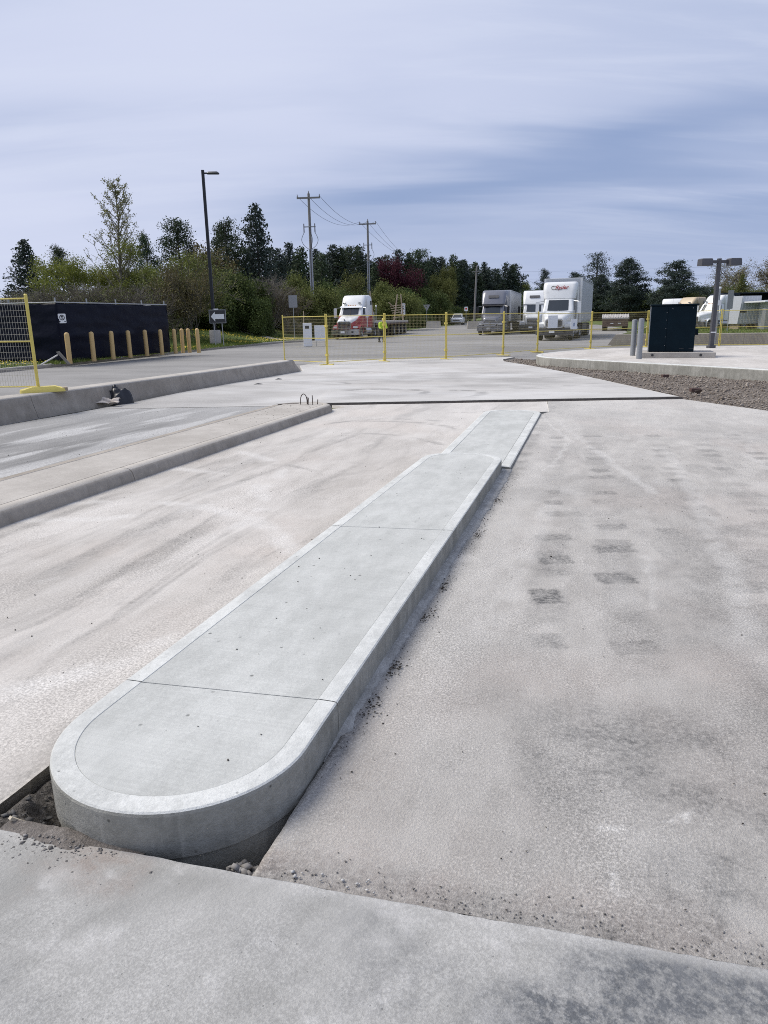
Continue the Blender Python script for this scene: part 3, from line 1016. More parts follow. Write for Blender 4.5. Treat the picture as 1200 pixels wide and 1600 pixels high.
# ------------------------------------------------------------------ concrete barrier along the left road, cast in sections
bar = thing('concrete_barrier', 'long grey concrete barrier kerb along the road at left', 'barrier')
B0, B1 = Vector((-8.62, 5.8)), Vector((-2.52, 23.3))
bd = (B1 - B0).normalized(); bn_ = Vector((-bd.y, bd.x))
BL = (B1 - B0).length
BP = [(0, -.1), (0, .0), (.03, .10), (.095, .30), (.105, .375), (.125, .398), (.15, .402), (.52, .402), (.545, .395), (.55, .37), (.60, -.1)]
cuts = [0, 3.4, 7.55, 12.35, 15.6, BL]
for i in range(5):
    a, b_ = cuts[i] + .006, cuts[i + 1] - .006
    path = [tuple(B0 + bd * t) for t in np.linspace(a, b_, 10)]
    mb = MB()
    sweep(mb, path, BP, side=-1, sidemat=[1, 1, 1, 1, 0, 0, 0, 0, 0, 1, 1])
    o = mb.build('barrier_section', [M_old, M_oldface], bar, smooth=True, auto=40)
    if i == 4:                                              # the last section ends in a sloped nose
        for v_ in o.data.vertices:
            t = (Vector(v_.co[:2]) - B0).dot(bd)
            if t > BL - .1:
                v_.co.x -= bd.x * max(0, v_.co.z) * .9; v_.co.y -= bd.y * max(0, v_.co.z) * .9
# thin gap and second strip behind the barrier top
mb = MB()
path = [tuple(B0 + bd * t) for t in np.linspace(0, BL - .4, 20)]
sweep(mb, path, [(.62, -.1), (.62, .36), (.635, .375), (.80, .37), (.85, .2), (.9, -.1)], side=-1)
mb.build('backing_strip', M_old, bar, smooth=True, auto=40)

# ------------------------------------------------------------------ verge, kerb and footpath beyond the road
VERGE = smooth_path([(-24, -4), (-15.6, 20), (-13.05, 27.9), (-11.85, 34.4), (-9.95, 44.8), (-8.2, 52.0), (-7.0, 55.3), (-6.1, 56.6), (-5.9, 57.6), (-6.4, 58.3)], 8)
mb = MB()
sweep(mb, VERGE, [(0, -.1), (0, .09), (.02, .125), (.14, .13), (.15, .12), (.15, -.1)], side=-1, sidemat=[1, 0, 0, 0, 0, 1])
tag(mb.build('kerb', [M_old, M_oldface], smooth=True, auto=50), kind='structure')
nrm = offset_normals(VERGE)
inner = [(p[0] - n[0] * .13, p[1] - n[1] * .13) for p, n in zip(VERGE, nrm)]
def bank(x, y):
    d = (-(x + 13.0) * 27.4 + (y - 27.9) * 6.0) / 28.05
    return .85 * sstep(np.asarray(d, float), .8, 8.0) * sstep(np.asarray(y, float), 40, 52)


def verge():
    ks = [p for p in inner if p[1] < 57.5]
    ks = ks + [(-5.6, 60), (-4.6, 64), (-3.6, 69), (-2.6, 74)]
    V, n = [], 34
    for x, y in ks:
        for k in range(n):
            s_ = (k / (n - 1)) ** 2.2 * 90
            xx, yy = x - s_ * .977, y + s_ * .214
            V.append((xx, yy, .118 + float(bank(xx, yy)) + max(0, gz(yy) - .1) * (1 if k else 0)))
    F = [(i * n + k, (i + 1) * n + k, (i + 1) * n + k + 1, i * n + k + 1) for i in range(len(ks) - 1) for k in range(n - 1)]
    me = mesh_np('grass_verge', V, F, True); me.materials.append(M_grass)
    o = bpy.data.objects.new('grass_verge', me); link(o); tag(o, kind='structure')


verge()
pathp = smooth_path([(-6.3, 57.9), (-8.0, 58.6), (-10.5, 61), (-14, 64.5), (-19, 68)], 6)
mb = MB()
PNn = offset_normals(pathp)
for (x, y), nn_ in zip(pathp, PNn):
    for d_ in (-.6, 0, .6):
        xx, yy = x + nn_[0] * d_, y + nn_[1] * d_
        mb.v.append((xx, yy, .15 + float(bank(xx, yy))))
for i in range(len(pathp) - 1):
    for k in range(2):
        mb.f.append([3 * i + k, 3 * i + k + 1, 3 * i + 4 + k, 3 * i + 3 + k]); mb.mi.append(0)
tag(mb.build('footpath', M_old), kind='structure')

# ------------------------------------------------------------------ raised platform at right with the gravel strip in front
GE = np.array([(5.80, 14.05), (6.45, 12.1), (7.6, 10.3), (9.6, 6.5), (14, 7), (11.5, 13.2), (9.25, 17.4), (6.95, 21.6), (5.85, 23.6), (5.42, 24.7), (5.45, 26.0), (6.0, 27.3), (5.3, 29.2), (4.6, 27.9), (4.42, 26.6), (4.8, 24.5), (5.35, 20.2), (5.64, 15.93)])


def in_poly(X, Y, P):
    c = np.zeros(X.shape, bool); n = len(P)
    for i in range(n):
        x0, y0 = P[i]; x1, y1 = P[(i + 1) % n]
        c ^= ((y0 > Y) != (y1 > Y)) & (X < (x1 - x0) * (Y - y0) / (y1 - y0 + 1e-12) + x0)
    return c


def gravel_bed():
    xs = np.arange(4.0, 17, .11); ys = np.arange(3, 31.5, .11)
    X, Y = np.meshgrid(xs, ys)
    Z = -.075 + .055 * fbm(X * 2.2, Y * 2.2, 5) + .05 * fbm(X * .4, Y * .4, 8) + .02 * fbm(X * 9, Y * 9, 3, 2)
    Z = np.where(in_poly(X, Y, GE), Z, -.10)             # the bed dips under the slabs round it
    n, m_ = X.shape
    idx = np.arange(n * m_).reshape(n, m_)
    F = np.stack([idx[:-1, :-1], idx[:-1, 1:], idx[1:, 1:], idx[1:, :-1]], -1).reshape(-1, 4)
    me = mesh_np('gravel', np.stack([X, Y, Z], -1).reshape(-1, 3), F, True)
    me.materials.append(M_gravel)
    o = bpy.data.objects.new('gravel_bed', me)
    link(o); tag(o, kind='structure')


gravel_bed()
PLAT = smooth_path([(17.5, 1.5), (13.0, 10.2), (9.25, 17.4), (6.95, 21.6), (5.85, 23.6), (5.42, 24.7), (5.45, 26.0), (6.0, 27.3), (7.1, 28.7), (8.6, 29.9), (10.2, 30.5), (15, 30.5), (27, 29.4)], 10)
PN = offset_normals(PLAT)
plat = thing('raised_platform', 'raised pale concrete platform with rounded kerb behind the gravel strip', 'platform')
PK = [(0, -.15), (.004, .225), (.012, .25), (.035, .268), (.20, .270), (.204, .266), (.204, .1)]
step = [0, 14, 24, 31, 38, 46, 58, 72, 84, 98, 108, len(PLAT) - 1]
for a, b_ in zip(step[:-1], step[1:]):
    sub = [PLAT[i] for i in range(a, b_ + 1)]
    d0 = (Vector(sub[1]) - Vector(sub[0])).normalized() * .004
    sub[0] = tuple(Vector(sub[0]) + d0)
    mb = MB()
    N_ = PN[a:b_ + 1]
    for p, n in zip(sub, N_):
        for d, z in PK:
            mb.v.append((p[0] + n[0] * d, p[1] + n[1] * d, z))
    k = len(PK)
    for j in range(len(sub) - 1):
        for i in range(k):
            i2 = (i + 1) % k
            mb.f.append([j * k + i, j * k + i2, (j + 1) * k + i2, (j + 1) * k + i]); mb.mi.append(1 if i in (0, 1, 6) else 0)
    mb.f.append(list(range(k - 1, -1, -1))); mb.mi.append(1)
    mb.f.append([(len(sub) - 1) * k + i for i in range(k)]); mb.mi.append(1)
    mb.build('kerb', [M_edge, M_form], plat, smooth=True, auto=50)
inp = [(p[0] + n[0] * .209, p[1] + n[1] * .209) for p, n in zip(PLAT, PN)]
o = poly('slab_panel', inp + [(27, 1.5)], .268, M_apron2 if 'M_apron2' in globals() else M_left)
del o['kind']; o.parent = plat
# ------------------------------------------------------------------ object materials
M_yel = simple('yellow_paint', (.66, .54, .13), .5, 0, var=.12, scale=5, dirt=(.36, .28, .08), dscale=6, dlo=.6, dhi=.85)
M_ywire = simple('yellow_wire', (.50, .44, .24), .5, 0, var=.1)
M_gwire = simple('galvanised_wire', (.42, .41, .36), .5, .3, var=.1)
M_galv = simple('galvanised_steel', (.36, .37, .38), .45, .6, var=.15, scale=12)
M_screen = simple('navy_screen_fabric', (.003, .0045, .014), .55, 0, var=.35, scale=1.5, bump=.8, bscale=5, spec=.15)
M_boll = simple('tan_bollard_sleeve', (.58, .40, .17), .55, 0, var=.08, scale=3, obj_rand=.07, dirt=(.40, .29, .14), dscale=3)
M_blackpole = simple('black_pole_paint', (.008, .009, .014), .4, 0, var=.3)
M_signblack = simple('sign_black', (.035, .036, .04), .6)
M_white = simple('white_sign', (.78, .79, .80), .5, 0, var=.05)
M_signback = simple('sign_back_aluminium', (.30, .30, .31), .5, .4, var=.1)
M_red = simple('sign_red', (.55, .03, .03), .5)
M_cab = simple('dark_teal_enamel', (.0025, .010, .017), .45, 0, var=.35, scale=2, spec=.10, dirt=(.006, .016, .024), dscale=2.5)
M_bronze = simple('bronze_lamp_paint', (.075, .075, .085), .5, .2, var=.15)
M_pole = simple('weathered_pole', (.22, .21, .20), .8, 0, var=.25, scale=3, bump=.3, bscale=20)
M_conduit = simple('grey_conduit', (.34, .36, .40), .45, .3, var=.12)
M_wire = simple('dark_cable', (.045, .05, .06), .6)
M_insul = simple('grey_insulator', (.14, .14, .16), .4)
M_wood = simple('weathered_wood', (.36, .29, .21), .8, var=.3, scale=9, bump=.3)
M_padc = MATS['old_concrete']


def pt(v, z):
    return (v[0], v[1], z)


# ------------------------------------------------------------------ temporary fence panels
def fence_panel(p0, p1, label, z0=0.0, h=1.75, group='yellow temporary fence panels', wire=None, feet=True, step=.05, wr=.0022, post=.022):
    p0, p1 = Vector(p0), Vector(p1)
    d = p1 - p0
    L = d.length
    t = thing('temporary_fence', label, 'fence panel', (p0.x, p0.y, z0), math.atan2(d.y, d.x), group)
    e = .03
    for x in (e, L - e):
        mb = MB(); mb.tube((x, 0, .03), (x, 0, h), post, post, 8); mb.tube((x, 0, h), (x, 0, h + .02), post * 1.15, post * .6, 8)
        mb.build('post', M_yel, t, smooth=True)
    for z, nm in ((h - .06, 'top_rail'), (h * .53, 'mid_rail'), (.10, 'bottom_rail')):
        MB().tube((e, 0, z), (L - e, 0, z), .0125, .0125, 8).build(nm, M_yel, t, smooth=True)
    segs = []
    n = int((L - .1) / step)
    for i in range(1, n):
        x = .05 + (L - .1) * i / n
        segs.append(((x, .006, .1), (x, .006, h - .06)))
    m_ = int((h - .16) / .10)
    for j in range(1, m_):
        z = .1 + (h - .16) * j / m_
        segs.append(((e, -.004, z), (L - e, -.004, z)))
    mb = MB()
    for a, b_ in segs:
        mb.tube(a, b_, wr, wr, 3, caps=False)
    o = mb.build('wire_mesh', wire or M_ywire, t)
    o['kind'] = 'stuff'
    if feet:
        for x in (e, L - e):
            mb = MB(); mb.box(x - .03, x + .03, -.32, .32, 0, .035); mb.tube((x, .05, .03), (x, .05, .16), .014, .014, 6)
            mb.build('foot', M_yel, t, bevel=.006)
    return t


FP = [(-3.72, 28.3), (-1.93, 26.4), (.14, 28.0), (2.52, 28.7), (5.10, 30.9), (7.05, 33.4), (10.15, 35.9), (13.25, 37.0), (16.35, 35.8), (19.5, 34.6)]
FL = ['yellow wire fence panel just beyond the end of the concrete barrier',
      'yellow wire fence panel in front of the red and white truck cab',
      'yellow wire fence panel in front of the flatbed trailer with timber stakes',
      'yellow wire fence panel in front of the small white parked car and silver tractor',
      'yellow wire fence panel in front of the silver truck tractor trailer side',
      'yellow wire fence panel holding white boards in front of the white lettered truck',
      'yellow wire fence panel in front of the brown flat trailer tail',
      'yellow wire fence panel behind the dark green cabinet',
      'yellow wire fence panel just right of the double headed lamp post']
for i in range(9):
    pnl = fence_panel(FP[i], FP[i + 1], FL[i], z0=.03 if i < 5 else 0.0, step=.055, wr=.0019)
    if i < 8:                                              # clamps that join it to its neighbour
        L_ = (Vector(FP[i + 1]) - Vector(FP[i])).length
        for z_ in (1.32, .32):
            MB().box(L_ - .07, L_ + .05, -.034, .034, z_, z_ + .07).build('clamp', M_yel, pnl)
# white boards hung on the fence
def board(name, label, cx, cy, ang, w_, h_, zc, mat=M_white, th=.012):
    t = thing(name, label, 'board', (cx, cy, zc), ang)
    MB().box(-w_ / 2, w_ / 2, -th, th, -h_ / 2, h_ / 2).build('panel', mat, t, bevel=.004)
    return t


fd = (Vector(FP[6]) - Vector(FP[5])); fa = math.atan2(fd.y, fd.x); fdn = fd.normalized()
q = Vector(FP[5]) + fdn * .98
board('notice_board', 'blank white square board hung on fence before the lettered truck bonnet', q.x + .02, q.y - .04, fa, .68, .56, 1.33)
q = Vector(FP[5]) + fdn * 2.55
t = board('notice_board', 'white board with small blue mark on fence beside the truck door', q.x + .02, q.y - .04, fa, .46, .46, 1.20)
M_bluemark = simple('blue_print', (.10, .16, .30), .5)
MB().box(-.05, .03, -.0145, -.0125, -.10, .06).build('printed_mark', M_bluemark, t)

# near panel standing on the barrier at left
LB = B0 + bd * 8.05 + bn_ * .36
fence_panel(LB - Vector((2.95, -.25)), LB, 'near yellow fence panel standing on the barrier at the left edge', z0=.402, h=1.72, wire=M_gwire, feet=False, group=None, wr=.0026, post=.03)
t = thing('fence_foot', 'yellow moulded fence foot weight on the barrier top', 'fence foot', (LB.x + .05, LB.y, .403), math.atan2(bd.y, bd.x) - .75)
mb = MB()
mb.loft([rrect3 for rrect3 in [[(x, y, 0) for x, y in rrect(0, 0, .78, .26, .06)], [(x, y, .055) for x, y in rrect(0, 0, .76, .24, .06)], [(x * .55 + .02, y * .8, .10) for x, y in rrect(0, 0, .78, .24, .06)]]])
mb.build('block', M_yel, t, smooth=True, auto=30)
MB().box(.30, .42, -.10, .10, .005, .07).build('end_block', M_wood, t, bevel=.008)
MB().tube((-.08, 0, .09), (-.08, 0, .20), .014, .014, 6).build('pin', M_yel, t)

# ------------------------------------------------------------------ screened enclosure
C0 = Vector((-12.62, 29.35))
EU = Vector((math.sin(math.radians(15.6)), math.cos(math.radians(15.6)))); EV = Vector((-EU.y, EU.x))
enc = thing('screened_fence', 'dark navy fabric screen fence enclosure behind the tan bollards', 'fence')


def screen_face(p0, p1, top, seed):
    n, m_ = 90, 26
    d = p1 - p0; nn = Vector((d.y, -d.x)).normalized()
    t_ = np.linspace(0, 1, n)[None, :]; s_ = np.linspace(0, 1, m_)[:, None]
    L = d.length
    post_ = np.abs(np.sin(t_ * PI * round(L / 2.4)))
    sag = .05 * post_ * np.exp(-((s_ - .45) / .12) ** 2) + .11 * (fbm(t_ * L * 1.1 + s_ * 2.5 + np.zeros((m_, n)), s_ * 9 + t_ * 0, seed, 3) - .5)
    off = sag * .9
    seam = .03 * np.exp(-((s_ - .42) / .015) ** 2)
    off = off + seam
    X = p0.x + d.x * t_ + nn.x * off; Y = p0.y + d.y * t_ + nn.y * off
    topz = top - .035 * post_ * (1 - np.abs(2 * ((t_ * 7) % 1) - 1))
    Z = .16 + .05 * fbm(t_ * 8, t_ * 0, seed) * (1 - s_) + (topz - .16) * s_
    V = np.stack([X + 0 * Z, Y + 0 * Z, Z], -1).reshape(-1, 3)
    idx = np.arange(n * m_).reshape(m_, n)
    F = np.stack([idx[:-1, :-1], idx[:-1, 1:], idx[1:, 1:], idx[1:, :-1]], -1).reshape(-1, 4)
    me = mesh_np('screen_fabric', V, F, True)
    me.materials.append(M_screen)
    o = bpy.data.objects.new('screen_fabric', me)
    link(o, enc)
    sm = o.modifiers.new('thick', 'SOLIDIFY'); sm.thickness = .006


FR = C0 + EU * 7.9
screen_face(C0, FR, 2.42, 3)
screen_face(C0 + EV * 9, C0, 2.42, 9)
screen_face(FR, FR + EV * 9, 2.42, 14)
for k in range(5):
    q = C0 + EU * (7.9 * k / 4 + (.07 if k == 0 else -.07 if k == 4 else 0)) + EV * .09
    MB().tube((q.x, q.y, .1), (q.x, q.y, 2.62), .032, .032, 8).build('post', M_galv, enc, smooth=True)
    q2 = q + EV * (5.5 if k in (1, 2) else 8.8)
    MB().tube((q2.x, q2.y, .1), (q2.x, q2.y, 2.62), .032, .032, 8).build('post', M_galv, enc, smooth=True)
for k in range(1, 4):
    q = C0 + EV * (2.3 * k) + EU * .09
    MB().tube((q.x, q.y, .1), (q.x, q.y, 2.62), .032, .032, 8).build('post', M_galv, enc, smooth=True)
for a, b_ in ((C0, FR), (C0, C0 + EV * 9), (FR, FR + EV * 9)):
    MB().tube((a.x, a.y, 2.44), (b_.x, b_.y, 2.44), .022, .022, 8).build('top_rail', M_galv, enc, smooth=True)
# small prohibition sign fixed at the corner
q = C0 + EU * .15 - EV * .07
t = thing('prohibition_sign', 'small white square sign with crossed circle on the screen corner', 'sign', (q.x, q.y, 1.83), math.atan2(EU.y, EU.x) - .55)
pl = MB(); pl.loft([[(x, -.006, z) for x, z in rrect(0, 0, .30, .36, .03)], [(x, .006, z) for x, z in rrect(0, 0, .30, .36, .03)]])
pl.build('plate', M_white, t)
rg = MB()
rr = []
for r in (.075, .105):
    rr.append([(r * math.cos(a), -.009, .035 + r * math.sin(a)) for a in np.linspace(0, 2 * PI, 25)[:-1]])
rg.loft(rr, cap=False); rg.build('ring', M_signblack, t)
MB().add([(-.065, -.0095, .10), (-.045, -.0095, .115), (.065, -.0095, -.03), (.045, -.0095, -.045)], [(0, 1, 2, 3)]).build('slash', M_signblack, t)
MB().add([(-.02, -.0085, -.03), (.0, -.0085, -.03), (.0, -.0085, .10), (-.02, -.0085, .10)], [(0, 1, 2, 3)]).add([(0, -.0085, .04), (.04, -.0085, .05), (.04, -.0085, .09), (0, -.0085, .10)], [(0, 1, 2, 3)]).build('symbol', M_signblack, t)
for x in (-.1, .1):
    MB().add([(x - .025, -.0085, -.14), (x + .025, -.0085, -.14), (x + .025, -.0085, -.10), (x - .025, -.0085, -.10)], [(0, 1, 2, 3)]).build('arrow_mark', M_signblack, t)

# ------------------------------------------------------------------ bollards
BOL = [(-12.2, 28.95), (-11.85, 30.5), (-11.55, 31.9), (-11.25, 33.2), (-10.9, 34.5), (-10.55, 35.7), (-10.2, 36.8), (-9.98, 37.35), (-9.68, 37.5), (-9.12, 37.1)]
ORD = ['first', 'second', 'third', 'fourth', 'fifth', 'sixth', 'seventh', 'eighth', 'ninth', 'tenth', 'eleventh', 'twelfth', 'thirteenth', 'fourteenth', 'fifteenth', 'sixteenth', 'seventeenth', 'eighteenth', 'nineteenth', 'twentieth']
bol_mesh = None
for i, (x, y) in enumerate(BOL):
    if bol_mesh is None:
        mb = MB(); mb.lathe([(.095, 0), (.095, 1.08), (.09, 1.13), (.07, 1.165), (.035, 1.185), (.005, 1.19)], k=16)
        o = mb.build('bollard', M_boll, smooth=True, auto=60); bol_mesh = o.data
    else:
        o = bpy.data.objects.new('bollard', bol_mesh); link(o)
    o.location = (x, y, .11); o.rotation_euler = (rng.uniform(-.012, .012), rng.uniform(-.012, .012), rng.uniform(0, 6))
    tag(o, f'{ORD[i]} tan bollard from the left in the row by the dark screen', 'bollard', 'tan bollards along the verge')
# broken timber frame leaning by the first bollard
t = thing('broken_timber', 'broken grey timber pieces leaning together beside the leftmost bollard', 'timber', (-12.35, 28.3, .12), .2)
MB().add([(-.05, -.05, .48), (.05, -.05, .50), (.42, -.1, .0), (.32, -.1, .0), (-.05, .08, .48), (.05, .08, .50), (.42, .05, .0), (.32, .05, .0)],
         [(0, 1, 2, 3), (7, 6, 5, 4), (0, 4, 5, 1), (1, 5, 6, 2), (2, 6, 7, 3), (3, 7, 4, 0)]).build('board', simple('grey_timber', (.20, .185, .16), .85, var=.3), t)
MB().tube((-.62, -.1, .02), (.0, -.02, .36), .03, .03, 6).build('pole', simple('pale_timber', (.55, .54, .52), .7), t)

# ------------------------------------------------------------------ tall lamp post, arrow sign
LPX, LPY = -10.72, 48.2
t = thing('lamp_post', 'tall black lamp post with one arm on a concrete base', 'lamp post', (LPX, LPY, .118 + float(bank(LPX, LPY))), 0)
MB().lathe([(.36, 0), (.36, .86), (.34, .90)], k=20).build('concrete_base', M_old, t, smooth=True, auto=40)
MB().box(-.2, .2, -.2, .2, .90, .93).build('base_plate', M_blackpole, t)
MB().loft([[(x, y, .92) for x, y in rrect(0, 0, .20, .20, .03)], [(x + .0, y, 10.40) for x, y in rrect(0, 0, .17, .17, .03)]]).build('pole', M_blackpole, t, smooth=True, auto=40)
mb = MB()
mb.box(.08, .30, -.04, .04, 10.18, 10.26)
mb.build('arm', M_blackpole, t)
lh = MB(); lh.loft([[(x, y * (.7 if x < .4 else 1), 10.16) for x, y in rrect(.62, 0, .74, .34, .12)], [(x, y, 10.22) for x, y in rrect(.62, 0, .76, .36, .12)], [(x * .9 + .06, y * .7, 10.30) for x, y in rrect(.60, 0, .66, .30, .1)]])
lh.build('lamp_head', simple('dark_lamp_head', (.05, .055, .065), .4), t, smooth=True, auto=40)
t = thing('arrow_sign', 'black sign with white left arrow on two steel legs', 'sign', (-9.95, 45.9, .118 + float(bank(-9.95, 45.9))), -.05)
for x in (-.24, .26):
    MB().tube((x * 1.0 - .02, 0, 0), (x * 1.0 - .05, -.0, 2.2), .032, .028, 6).build('leg', M_galv, t)
mb = MB(); mb.box(-.50, .47, -.05, -.02, 1.42, 2.16); mb.build('plate', M_signblack, t, bevel=.01)
MB().box(-.52, .49, -.045, -.015, 2.16, 2.19).box(-.52, .49, -.045, -.015, 1.39, 1.42).box(-.53, -.50, -.045, -.015, 1.39, 2.19).box(.47, .50, -.045, -.015, 1.39, 2.19).build('frame', M_galv, t)
MB().add([(-.42, -.055, 1.79), (-.17, -.055, 2.07), (-.17, -.055, 1.93), (.40, -.055, 1.93), (.40, -.055, 1.64), (-.17, -.055, 1.64), (-.17, -.055, 1.50)], [(0, 1, 2, 3, 4, 5, 6)]).build('arrow', M_white, t)
MB().box(-.22, .06, -.055, -.02, 2.19, 2.25).build('top_clip', M_white, t)


def post_sign(name, label, x, y, z, h, w_, hh, mat, shape='rect', rz=0.0, front=None):
    t = thing(name, label, 'sign', (x, y, z), rz)
    MB().tube((0, .03, 0), (0, .03, h), .03, .03, 6).build('post', M_galv, t)
    mb = MB()
    if shape == 'rect':
        mb.loft([[(a, yy, h - hh / 2 + b_) for a, b_ in rrect(0, 0, w_, hh, .04)] for yy in (-.012, .0)])
    else:
        tri = [(-w_ / 2, h), (w_ / 2, h), (0, h - hh)]
        mb.loft([[(a, yy, b_) for a, b_ in tri] for yy in (-.012, .0)])
    mb.build('plate', mat, t)
    return t


post_sign('road_sign', 'grey back of a square road sign on a thin post by the footpath', -6.72, 58.0, .118 + float(bank(-6.72, 58.0)), 3.35, .66, .92, M_signback, rz=.1)
post_sign('road_sign', 'grey back of a triangular yield sign beyond the fence', 6.05, 98.0, gz(98), 2.95, .95, .85, M_signback, 'tri')
t = post_sign('road_sign', 'tall white sign with dark marks behind the flatbed trailer', 2.55, 84.0, gz(84), 3.05, .46, 1.25, M_white)
for zz_, s_ in ((2.75, .12), (2.45, .17), (2.1, .12)):
    MB().box(-s_ / 2, s_ / 2, -.016, -.013, zz_ - s_ / 2, zz_ + s_ / 2).build('printed_mark', M_signblack, t)
t = post_sign('road_sign', 'small white sign on a post left of the silver truck', 11.2, 98.0, gz(98), 2.6, .45, .55, M_white)
MB().box(-.12, .12, -.016, -.013, 2.25, 2.45).build('printed_mark', M_red, t)
# white panels standing beyond the fence by the footpath
t = thing('white_cabinet', 'tall narrow white cabinet with dark slot standing at the road edge', 'cabinet', (-4.55, 46.3, 0), .05)
MB().box(-.26, .26, -.22, .22, 0, 1.42).build('body', M_white, t, bevel=.02)
MB().box(-.13, .12, -.226, -.2, 1.08, 1.26).build('slot', M_signblack, t)
MB().tube((-.22, .12, 1.4), (-.19, .12, 2.15), .03, .03, 6).build('stake', M_wood, t)
t = thing('white_board', 'blank white square board leaning beside the narrow white cabinet', 'board', (-3.80, 46.8, .32), .05)
MB().box(-.36, .36, -.02, .02, 0, .95).build('panel', M_white, t, bevel=.005)
MB().tube((-.28, .04, -.32), (-.28, .04, .9), .02, .02, 6).build('leg', M_galv, t)
MB().tube((.28, .04, -.32), (.28, .04, .9), .02, .02, 6).build('leg', M_galv, t)

# ------------------------------------------------------------------ utility poles and wires
def utility_pole(x, y, z, h, label, arm_a, full=True, r=.16):
    t = thing('utility_pole', label, 'utility pole', (x, y, z), arm_a)
    MB().tube((0, 0, -.3), (0, 0, h), r, r * .7, 12).build('pole', M_pole, t, smooth=True)
    if not full:
        return t
    mb = MB(); mb.box(-1.05, 1.05, -.06 - r, .06 - r, h - .45, h - .31); mb.build('crossarm', M_pole, t)
    mb = MB(); mb.box(-.55, .55, -.05 - r, .05 - r, h - 2.85, h - 2.77); mb.build('lower_arm', M_galv, t)
    for x_ in (-1.0, .0, 1.0):
        mb = MB(); mb.lathe([(.03, 0), (.06, .05), (.03, .08), (.06, .12), (.03, .16), (.04, .22)], (x_, -r if x_ else 0, h - .31 if x_ else h), 8); mb.build('insulator', M_insul, t)
    for x_ in (-.5, .12, .5):
        mb = MB(); mb.tube((x_, -r - .1, h - 3.3), (x_, -r - .1, h - 2.55), .055, .05, 6); mb.build('cutout_fuse', M_insul, t)
        s_ = 1 if x_ > 0 else -1
        pts = smooth_path([(x_, -r - .1, h - 3.3), (x_ * 1.35 + .08 * s_, -r - .1, h - 3.9), (x_ * 1.1, -r, h - 4.4), (.08 * s_, -r, h - 4.75)], 4)
        MB().path(pts, .022, 5).build('lead_cable', M_wire, t)
    for x_ in (-.1, .1):
        MB().tube((x_, -r * 1.05, 0), (x_, -r * .95, h - 4.7), .06, .06, 8).build('conduit', M_conduit, t, smooth=True)
    return t


P1 = (-6.25, 70.0, 0.0, 12.55); P2 = (-1.38, 95.0, gz(95), 12.95); P3 = (8.85, 140.0, gz(140), 11.5)
utility_pole(*P1, 'nearest grey utility pole with crossarm behind the white cabinet', -.1)
utility_pole(*P2, 'second utility pole with crossarm rising behind the red and white truck', -.1, r=.17)
utility_pole(*P3, 'thin plain utility pole right of the dark red tree', 0, full=False)
t = utility_pole(14.0, 112.0, gz(112), 8.4, 'leaning brown wooden pole right of the yellow green tree', 0, full=False, r=.17)
t.rotation_euler = (0, .035, 0)
MB().box(-.7, .7, -.24, -.14, 7.5, 7.62).build('crossarm', M_pole, t)


def wire(a, b_, sag, label):
    pts = []
    for i in range(25):
        s_ = i / 24
        p = Vector(a).lerp(Vector(b_), s_)
        p.z -= sag * 4 * s_ * (1 - s_)
        pts.append(p)
    mb = MB(); mb.path(pts, .014, 4)
    tag(mb.build('power_line', M_wire), label, 'power line', 'power lines strung between the poles')


def arm_pt(P, x_, dz):
    return (P[0] + x_ * math.cos(-.1), P[1] + x_ * math.sin(-.1) - .15, P[2] + P[3] + dz)


for x_, nm in ((-1.0, 'left'), (1.0, 'right'), (0, 'middle')):
    wire(arm_pt(P1, x_, -.25), arm_pt(P2, x_, -.1), 1.2, f'{nm} upper power line between the two crossarmed poles')
    wire(arm_pt(P2, x_, -.1), (P3[0], P3[1], P3[2] + P3[3] - .05 - .3 * (x_ + 1)), 1.7, f'{nm} power line from the second pole to the thin plain pole')
wire((P1[0], P1[1], 7.6), (P2[0], P2[1], gz(95) + 8.1), 1.0, 'lower power line between the two crossarmed poles')
wire((P2[0], P2[1], gz(95) + 8.1), (P3[0], P3[1], P3[2] + 8.0), 1.4, 'lower power line from the second pole to the thin plain pole')
for z_, k in ((12.3, 'upper'), (10.6, 'lower')):
    wire((12, 185, z_), (150, 150, z_ + 1.5), 1.5, f'{k} faint power line high above the trees at right')

# ------------------------------------------------------------------ cabinet, bollards and double lamp on the platform
CA = math.radians(-18)
t = thing('utility_cabinet', 'dark teal steel utility cabinet on the raised platform', 'cabinet', (9.28, 23.75, .43), CA)
t.scale = (.83, .85, .92)
MB().box(-.80, .80, -.55, .55, 0, 1.53).build('body', M_cab, t, bevel=.012)
MB().box(-.84, .86, -.60, .58, 1.53, 1.58).build('lid', M_cab, t, bevel=.01)
for k, (x0, x1) in enumerate(((-.79, -.205), (-.195, .79))):
    MB().box(x0, x1, -.565, -.552, .03, 1.50).build('front_panel', M_cab, t, bevel=.004)
for z_ in (.22, .50, .78, 1.06, 1.30):
    MB().lathe([(.010, 0), (.010, .006), (.005, .01)], (0, 0, 0), 8).build('bolt', M_signback, t).location = (-.24, -.57, z_)
for x_ in (-.05, .66):
    MB().lathe([(.013, 0), (.013, .006), (.006, .01)], (0, 0, 0), 8).build('bolt', M_galv, t).location = (x_, -.57, 1.44)
for c_ in t.children:
    if c_.name.startswith('bolt'):
        c_.rotation_euler = (PI / 2, 0, 0)
MB().box(-.835, -.81, -.54, -.44, .0, 1.50).build('side_channel', M_galv, t)
MB().box(.802, .93, -.3, .1, .55, .75).build('side_box', M_cab, t, bevel=.01)
for x_ in (.28, .62):
    MB().box(x_, x_ + .16, -.5695, -.5655, .10, .115).build('vent_slot', M_signblack, t)
t = thing('equipment_pad', 'low concrete pad under the dark teal cabinet', 'pad', (9.36, 23.68, .266), CA)
